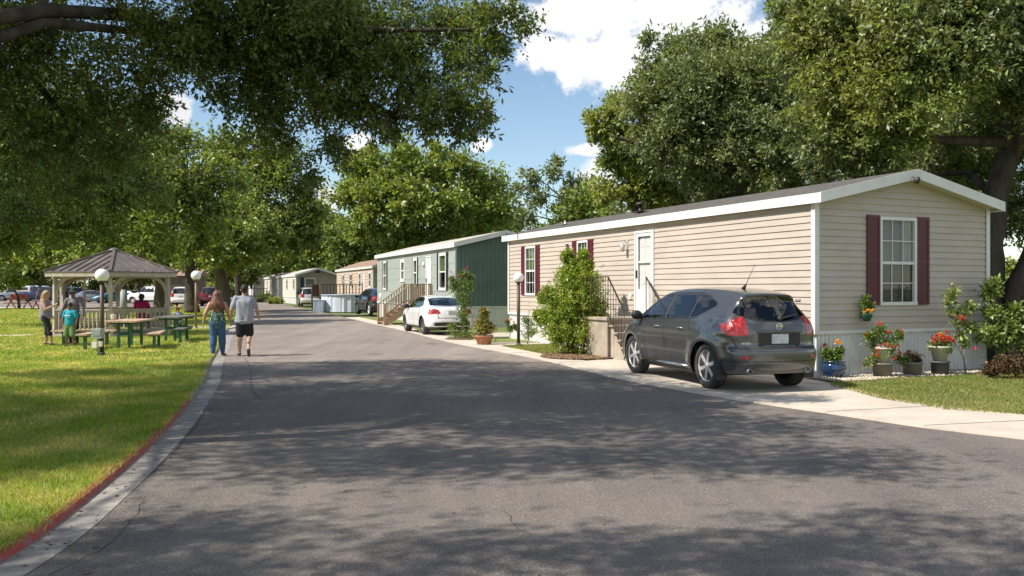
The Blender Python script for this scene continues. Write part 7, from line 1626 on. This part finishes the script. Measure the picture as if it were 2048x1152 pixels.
def flower(pos, r, m, parent, up=(0, -.5, .8)):
    """a domed head of petals"""
    r = r*.86; n = 22; C_ = np.tile(np.array(pos, float), (n, 1)); u = unit(rng.normal(size=(n, 3))+np.array(up)*1.2); C_ = C_+u*r*.25
    V = leaf_quads(C_, u, unit(rng.normal(size=(n, 3))), np.full(n, r), np.full(n, r*.9)); o = link('flower', mesh_np('flower', V, np.arange(len(V)).reshape(-1, 4), m), parent); return o
def stems(pts_list, parent, r=.008, m=None, name='stem'):
    b = MB()
    for pts in pts_list: k = len(pts); b.tube(pts, [r*(1-.7*i/(k-1)) for i in range(k)], 5, caps=False)
    return b.build(name, m or M_STEM, parent)
def pot_mesh(r0, r1, h, m, parent, name='pot', rim=.02, soil=True, z0=0):
    b = MB(); b.lathe([(r0, z0), (r1-.004, z0+h-rim*1.6), (r1+rim*.6, z0+h-rim*1.5), (r1+rim*.6, z0+h), (r1-.012, z0+h), (r1-.02, z0+h-.04)], 30)
    o = b.build(name, m, parent)
    if soil: s_ = MB(); s_.lathe([(.001, z0+h-.035), (r1-.015, z0+h-.04)], 20); s_.build('soil', mat('soil', (0.045, 0.03, 0.02), 0.95), o)
    return o
M_TERRA = mat('terracotta', (0.42, 0.19, 0.11), 0.8, col2=(0.34, 0.15, 0.09), scale=6); M_POTG = mat('taupe_pot', (0.26, 0.22, 0.19), 0.7, col2=(0.21, 0.18, 0.16), scale=4); M_POTD = mat('slate_pot', (0.085, 0.09, 0.095), 0.6, col2=(0.12, 0.12, 0.12), scale=5); M_POTW = mat('cream_pot', (0.62, 0.60, 0.54), 0.6, col2=(0.50, 0.49, 0.44), scale=5); M_BLUE = mat('blue_glaze', (0.008, 0.03, 0.09), 0.12, coat=1.0, col2=(0.02, 0.05, 0.10), scale=4)
def jit(a): return rnd.uniform(-a, a)
def stem_to(p, n=5): return [(p[0]*.15*i/n+p[0]*.85*(i/n)**2, p[1]*i/n, .15+(p[2]-.15)*i/n) for i in range(n+1)]
gz0 = 0.03
# 1 blue glazed pot
x_, z_ = G(1667, 759); r = empty('potted_plant', (x_, z_, gz0), 0, 'glazed dark blue round pot with two garden flowers, nearest the house corner', 'potted plant', 'pots along the skirting')
b = MB(); b.lathe([(.14, 0), (.145, .03), (.21, .12), (.225, .19), (.20, .26), (.185, .28), (.215, .295), (.215, .315), (.18, .315), (.17, .29)], 32); b.build('pot', M_BLUE, r); s_ = MB(); s_.lathe([(.001, .295), (.172, .29)], 20); s_.build('soil', mat('soil', (0.045, 0.03, 0.02)), r)
foliage('leaves', [(-.07, 0, .42, .13), (.08, 0, .45, .13), (-.13, 0, .48, .08), (.12, -.02, .52, .07), (0, -.05, .38, .12)], 30, .055, .035, M_L2, r); stems([stem_to((-.15, 0, .58)), stem_to((.05, 0, .62)), stem_to((.1, 0, .5))], r)
flower((-.17, -.05, .60), .055, FL['dark_red_petal'], r); flower((.055, -.05, .66), .065, FL['orange_petal'], r); flower((.09, -.08, .64), .045, FL['yellow_petal'], r)
# 2 tall pair of pots with pink red flowers
x_, z_ = G(1765, 757); r = empty('potted_plant', (x_, z_, gz0), 0, 'tall taupe and cream stacked pots overflowing with pink and red flowers', 'potted plant', 'pots along the skirting')
pot_mesh(.165, .18, .27, M_POTG, r); pot_mesh(.12, .19, .30, M_POTW, r, z0=.262)
foliage('leaves', [(0, 0, .72, .20), (-.12, 0, .82, .16), (.2, -.05, .72, .16), (-.2, -.02, .62, .12), (.05, -.12, .50, .12), (.28, -.05, .80, .09), (-.28, -.05, .78, .08), (-.02, 0, .90, .12)], 36, .06, .022, M_L2, r, spread=.9)
stems([stem_to(p) for p in ((-.10, 0, 1.0), (.25, 0, .8), (-.3, 0, .8), (.12, 0, .85))], r)
foliage('trailing_leaves', [(-.33, -.1, .28, .09), (-.22, -.1, .36, .08)], 14, .08, .025, M_L3, r)
for p in [(-.13, -.05, 1.02), (-.10, -.08, .98), (-.06, -.05, 1.0), (-.36, -.06, .80), (.33, -.06, .86), (.35, -.06, .78), (.10, -.1, .86), (.04, -.1, .84), (-.12, -.16, .60), (-.15, -.16, .52), (-.02, -.18, .62), (.06, -.18, .60), (.22, -.14, .60), (.25, -.14, .5), (-.17, -.15, .42), (.16, -.17, .36), (.12, -.18, .58), (.27, -.12, .45)]: flower(p, rnd.uniform(.030, .045), FL[rnd.choice(['pink_petal', 'red_petal', 'red_petal'])], r)
# 3 low pot
x_, z_ = G(1825, 754); r = empty('potted_plant', (x_, z_, gz0), 0, 'short taupe pot with low purple and green leaves between the two taller plants', 'potted plant', 'pots along the skirting')
pot_mesh(.165, .18, .26, M_POTG, r); foliage('leaves', [(0, 0, .32, .14), (.08, -.03, .34, .10), (-.06, 0, .40, .07)], 34, .055, .035, M_LPU, r); foliage('trailing_leaves', [(-.22, -.05, .30, .11), (-.30, -.05, .36, .08), (-.12, -.06, .30, .09)], 26, .055, .03, M_L3, r)
# 4 dark pot with bucket
x_, z_ = G(1880, 753); r = empty('potted_plant', (x_, z_, gz0), 0, 'cream bucket of bright red flowers standing on a dark slate pot', 'potted plant', 'pots along the skirting')
pot_mesh(.155, .17, .27, M_POTD, r); pot_mesh(.11, .19, .31, M_POTW, r, z0=.25); foliage('leaves', [(0, 0, .60, .16), (.12, -.05, .60, .12), (-.1, -.05, .58, .10)], 34, .06, .03, M_L2, r); foliage('trailing_leaves', [(.05, -.14, .50, .08), (.16, -.08, .50, .07)], 14, .06, .02, M_L3, r)
for p in [(-.17, -.06, .68), (-.12, -.1, .62), (-.05, -.1, .70), (.02, -.08, .74), (.07, -.1, .70), (0, -.12, .66), (.12, -.08, .72), (.2, -.08, .64), (-.08, -.06, .74), (.16, -.1, .68)]: flower(p, rnd.uniform(.045, .06), FL['red_petal'], r)
flower((.0, -.02, .78), .05, FL['orange_petal'], r)
# 5 climbing rose
x_, z_ = G(1932, 752); r = empty('rose_bush', (x_, z_, gz0), 0, 'tall thin rose bush with a few red blooms climbing the gable wall', 'rose')
stems([[(0, 0, 0), (-.05, 0, .35), (-.22, .02, .62), (-.35, .02, .85)], [(-.10, 0, .42), (-.02, 0, .9), (-.12, 0, 1.3), (-.28, 0, 1.6)], [(-.10, 0, .9), (.1, 0, 1.2), (.25, 0, 1.25)], [(-.22, .02, .62), (-.18, 0, 1.0), (-.30, 0, 1.15)]], r, .015)
foliage('leaves', [(-.30, 0, 1.42, .13), (-.26, 0, 1.62, .12), (-.30, 0, 1.22, .08), (-.05, 0, 1.25, .15), (-.15, 0, 1.02, .16), (.04, 0, .95, .14), (.18, 0, .9, .12), (-.1, 0, .75, .10), (.12, 0, 1.32, .10), (.0, 0, .60, .08), (.3, 0, .75, .13)], 17, .075, .042, M_L3, r, spread=1.1)
for p, q, c in (((-.14, -.08, 1.08), .07, 'red_petal'), ((-.27, -.06, 1.15), .035, 'pink_petal'), ((-.40, -.05, .82), .045, 'red_petal'), ((.12, -.08, .50), .045, 'pink_petal'), ((-.30, -.05, 1.75), .03, 'white_petal'), ((.22, -.05, 1.35), .03, 'white_petal')): flower(p, q, FL[c], r)
# 6 light green shrub and bronze shrub by the trunk
x_, z_ = G(2000, 745); r = empty('shrub', (x_, z_, 0.03), 0, 'light green leafy shrub growing at the house corner below the oak trunk', 'shrub')
stems([[(0, 0, 0), (.05, 0, .5), (-.1, 0, 1.0)], [(0, 0, 0), (.3, 0, .6), (.5, 0, 1.0)], [(0, 0, 0), (-.15, 0, .8), (-.22, 0, 1.55)]], r, .025)
foliage('leaves', [(0, 0, .95, .30), (.32, 0, .85, .30), (.6, .1, .9, .28), (-.15, 0, 1.2, .18), (.1, 0, .6, .26), (-.2, 0, 1.60, .16), (-.1, 0, 1.72, .12), (-.3, -.1, .72, .20), (.5, 0, .6, .25), (.25, 0, 1.25, .14)], 75, .10, .045, M_L3, r, spread=1.0)
x_, z_ = G(2030, 760); r = empty('shrub', (x_, z_, 0.02), 0, 'low bronze leaved shrub at the right edge of the gravel', 'shrub')
foliage('leaves', [(-.25, 0, .22, .22), (.05, 0, .25, .26), (.35, .05, .24, .28), (-.45, .05, .16, .14), (.7, .1, .26, .28)], 130, .05, .026, M_LBR, r, z0=.005); stems([[(0, 0, 0), (.1, 0, .2), (.2, 0, .35)], [(0, 0, 0), (-.2, 0, .2), (-.3, 0, .3)]], r)
# 7 wall basket under the window
r = empty('wall_planter', (0, 0, 0), 0, 'green wall planter with yellow flowers left of the gable window', 'planter'); pw = HO1+Vector((math.cos(TH1), math.sin(TH1), 0))*1.13+Vector((math.sin(TH1), -math.cos(TH1), 0))*0.15; r.location = (pw.x, pw.y, 1.07); r.rotation_euler = (0, 0, TH1)
b = MB(); b.lathe([(.06, 0), (.11, .13), (.115, .14)], 16); b.build('pot', mat('green_plastic', (0.03, 0.12, 0.075), 0.45), r); b = MB(); b.box((0, .12, .12), (.05, .06, .1)); b.build('bracket', M_IRON, r)
foliage('leaves', [(0, 0, .24, .12), (-.03, 0, .36, .10), (-.02, 0, .44, .06), (.09, 0, .28, .08)], 26, .055, .028, M_L2, r)
for p in [(-.10, -.09, .20), (-.06, -.1, .22), (-.02, -.1, .19), (.03, -.1, .21), (.07, -.09, .23), (-.12, -.05, .17), (.11, -.05, .18), (.12, -.04, .33)]: flower(p, rnd.uniform(.025, .035), FL[rnd.choice(['yellow_petal', 'orange_petal'])], r)

# big bush by the steps
x_, z_ = 1.50, 22.35; r = empty('bush', (x_, z_, 0.02), 0, 'large yellow green bush growing beside the steps of the near home', 'bush')
stems([[(0, 0, 0), (.1, 0, .8), (.2, 0, 1.7), (.1, 0, 2.4)], [(0, 0, 0), (-.3, 0, .9), (-.5, 0, 1.5)], [(0, 0, 0), (.4, 0, .9), (.55, 0, 1.5)], [(0, 0, 0), (-.1, 0, 1.2), (-.2, 0, 2.0)]], r, .03)
foliage('leaves', [(0, 0, .45, (.50, .4, .40)), (.1, 0, .95, (.62, .5, .45)), (-.2, 0, 1.25, .48), (.35, 0, 1.35, .50), (.1, 0, 1.65, .48), (.45, 0, 1.8, .30), (-.05, 0, 2.0, .28), (.1, 0, 2.3, .20), (-.1, 0, 2.5, .15), (-.6, 0, 1.55, .18), (-.72, 0, 1.45, .12), (-.75, 0, .95, .16), (-.85, 0, 1.0, .10), (.42, 0, 2.3, .14), (.25, -.1, .55, .45), (-.3, -.05, .7, .4), (.3, 0, 2.55, .10), (.6, 0, 1.1, .3), (.55, 0, .6, .3), (-.35, 0, 1.0, .4), (.1, 0, 1.3, .6), (.15, 0, 1.75, .5)], 400, .065, .030, M_L1, r, nl=6, sub=16, tight=.48, z0=.0)
# plants by the left pots
x_, z_ = G(968, 690); r = empty('potted_plant', (x_, z_, 0.022), 0, 'wide terracotta pot with a leafy orange flecked plant on the walk', 'potted plant')
pot_mesh(.20, .27, .27, M_TERRA, r, rim=.03); foliage('leaves', [(0, 0, .40, .28), (-.12, 0, .52, .20), (.15, 0, .50, .20), (0, 0, .70, .17), (0, 0, .88, .11), (0, 0, 1.0, .06)], 70, .085, .038, M_LOR, r); stems([[(0, 0, .2), (0, 0, .6), (0, 0, 1.0)]], r, .012)
foliage('top_leaves', [(0, 0, .80, .15), (0, 0, .95, .09)], 26, .07, .032, M_L2, r)
x_, z_ = G(921, 679); r = empty('flowering_shrub', (x_, z_, 0.022), 0, 'tall crepe myrtle with pink flower tips beside the white saloon', 'shrub')
stems([[(.05, 0, 0), (.15, 0, .5), (.1, 0, 1.1), (-.1, 0, 1.9)], [(.05, 0, 0), (.0, 0, .6), (.2, 0, 1.3), (.3, 0, 2.1)], [(0, 0, 0), (.2, 0, .6), (.05, 0, 1.4), (.1, 0, 2.1)]], r, .022)
foliage('leaves', [(0, 0, 1.9, .26), (.22, 0, 1.8, .28), (-.22, 0, 1.75, .18), (.05, 0, 1.5, .30), (.1, 0, 1.15, .26), (.05, 0, .85, .24), (.12, 0, .6, .18), (.36, 0, 2.05, .10), (-.28, 0, 2.0, .10), (-.25, 0, .40, .16), (.1, 0, 2.15, .12)], 85, .065, .03, M_LOR and M_L2, r, sub=9)
for p in [(-.32, -.05, 2.22), (-.12, -.05, 2.28), (.15, -.05, 2.32), (.22, -.05, 2.38), (-.22, -.1, 2.05), (.12, -.1, 2.12), (.05, -.12, 2.05), (.2, -.1, 2.18)]: flower(p, rnd.uniform(.03, .045), FL['magenta_petal'], r)
foliage('ground_grass', [(-.1, -.05, .12, (.30, .2, .14)), (.3, 0, .1, (.25, .2, .12))], 110, .16, .014, M_L3, r, nl=5, spread=.5, z0=.0)
b = MB(); b.lathe([(.001, .04), (.55, .035), (.62, 0)], 26, c=(.1, 0, 0)); b.build('bed_edge', mat('mulch', (0.16, 0.09, 0.055), .95, col2=(0.08, 0.05, 0.03), scale=20, bump=.8, bscale=60), r)
x_, z_ = G(1056, 690); r = empty('shrub', (x_, z_, 0.02), 0, 'small green shrub with pink roses behind the dark lamp post', 'shrub')
stems([[(0, 0, 0), (0, 0, .4), (-.1, 0, .8)], [(0, 0, 0), (-.2, 0, .4), (-.45, 0, .65)]], r, .012)
foliage('leaves', [(0, 0, .30, .20), (.05, 0, .55, .20), (-.05, 0, .72, .14), (.12, 0, .40, .18), (-.4, 0, .55, .12), (-.55, 0, .48, .10), (-.62, 0, .66, .06)], 42, .06, .03, M_L2, r, z0=0.0)
for p in [(-.60, -.05, .72), (-.5, -.05, .75), (-.72, -.05, .73), (-.42, -.05, .66)]: flower(p, .04, FL['pink_petal'], r)
# pink flower pot hidden behind the far homes, hedge plants by the porches
for (px, py, lb, c, nb_) in ((522, 608, 'yellow green shrub by the porch of the cream home', M_LFL, 'shrub'), (500, 605, 'dark rounded shrub in front of the far cream home', M_LFD, 'shrub')):
    x_, z_ = G(px, py); x_ += 1.6; r = empty('shrub', (x_, z_, 0), 0, lb, 'shrub'); foliage('leaves', [(0, 0, .35, .45), (.5, 0, .3, .35), (-.5, 0, .3, .35)] if c is M_LFL else [(0, 0, .7, .75), (.7, 0, .6, .6), (-.6, 0, .5, .5)], 90, .20, .10, c, r, z0=0); stems([[(0, 0, 0), (0, 0, .5), (0, 0, .9)]], r, .05)

# gravel and mulch, loose pieces
def scatter(name, label, pts, size, flatness, m, z0, kind_cat, hgt=.0):
    n = len(pts); base = np.array([[1, 0, 0], [-1, 0, 0], [0, 1, 0], [0, -1, 0], [0, 0, 1], [0, 0, -1], ], float)
    Fo = np.array([[0, 2, 4], [2, 1, 4], [1, 3, 4], [3, 0, 4], [2, 0, 5], [1, 2, 5], [3, 1, 5], [0, 3, 5]])
    s_ = size*rng.uniform(.5, 1.4, n); V = base[None]*s_[:, None, None]*np.stack([rng.uniform(.7, 1.2, n), rng.uniform(.6, 1.1, n), np.full(n, flatness)*rng.uniform(.7, 1.3, n)], 1)[:, None, :]
    V = V*rng.uniform(.8, 1.2, V.shape); a = rng.uniform(0, 6.28, n); c, s = np.cos(a), np.sin(a); x = V[..., 0]*c[:, None]-V[..., 1]*s[:, None]; y = V[..., 0]*s[:, None]+V[..., 1]*c[:, None]
    V = np.stack([x+pts[:, 0:1], y+pts[:, 1:2], V[..., 2]+z0+s_[:, None]*flatness*.5+hgt*rng.uniform(0, 1, (n, 1))], -1).reshape(-1, 3); Fs = (Fo[None]+(np.arange(n)*6)[:, None, None]).reshape(-1, 3)
    return tag(link(name, mesh_np(name, V, Fs, m)), label, kind_cat, kind='stuff')
cw, sw_ = math.cos(TH1), math.sin(TH1); n = 5200; u = rng.uniform(-.1, 7.2, n); v = -(.02+.68*rng.uniform(0, 1, n)*(1+.12*np.sin(u*3)))
GP = np.stack([HO1.x+u*cw-v*sw_, HO1.y+u*sw_+v*cw], 1)
scatter('gravel', 'pale limestone gravel bed along the skirting', GP, .030, .6, mat('limestone_chip', (0.58, 0.50, 0.40), .85, col2=(0.42, 0.36, 0.29), scale=8, island=.3), .028, 'gravel')
b = MB(); MM = Matrix.Translation(HO1) @ Matrix.Rotation(TH1, 4, 'Z'); b.span((-.1, -.72, -.06), (7.3, .1, .030), 0, MM); tag(b.build('gravel_bed', mat('bed_sand', (0.36, 0.30, 0.23), .95, col2=(0.26, 0.21, 0.16), scale=15)), kind='structure')
n = 5200; th = rng.uniform(0, 6.28, n); rr_ = np.sqrt(rng.uniform(0, 1, n)); MP = np.stack([1.75+1.0*rr_*np.cos(th)+.25*rr_*np.sin(th), 21.75+1.05*rr_*np.sin(th)-.2*rr_*np.cos(th)], 1)
scatter('mulch', 'brown wood chip mulch round the foot of the bush', MP, .040, .28, mat('bark_chip', (0.26, 0.15, 0.09), .9, col2=(0.14, 0.08, 0.05), scale=6, island=.45), .022, 'mulch', .03)
b = MB(); b.prism([(1.75+.98*math.cos(a*.2618)+.25*math.sin(a*.2618), 21.75+1.03*math.sin(a*.2618)-.2*math.cos(a*.2618)) for a in range(24)], -.02, .028); tag(b.build('mulch_bed', mat('mulch_soil', (0.12, 0.07, 0.045), .95)), kind='structure')
# litter of dead leaves
def strew(n, f): return np.array([f() for _ in range(n)])
LP = strew(260, lambda: (lambda y: (at_y(LEFT, y)+abs(rnd.gauss(0, .35))+.02, y))(rnd.uniform(5, 30)))
scatter('dry_leaves', 'scattered dry leaves lying along the left gutter', LP, .018, .15, mat('dry_leaf', (0.22, 0.12, 0.05), .9, island=.5), .006, 'leaves')
LP = strew(500, lambda: (rnd.uniform(-6, 5.5), rnd.uniform(5, 22))); LP = LP[[at_y(LEFT, p[1]) < p[0] < at_y(RIGHT, p[1]) for p in LP]]
scatter('dry_leaves', 'sparse bits of leaf litter lying on the road', LP, .011, .2, MATS['dry_leaf'], .006, 'leaves')

LP = strew(900, lambda: (rnd.uniform(-14, -3), rnd.uniform(5, 26))); LP = LP[[p[0] < at_y(inner, p[1])-.05 for p in LP]]
scatter('dry_leaves', 'fallen brown leaves lying in the park grass', LP, .020, .2, MATS['dry_leaf'], KH+.005, 'leaves')
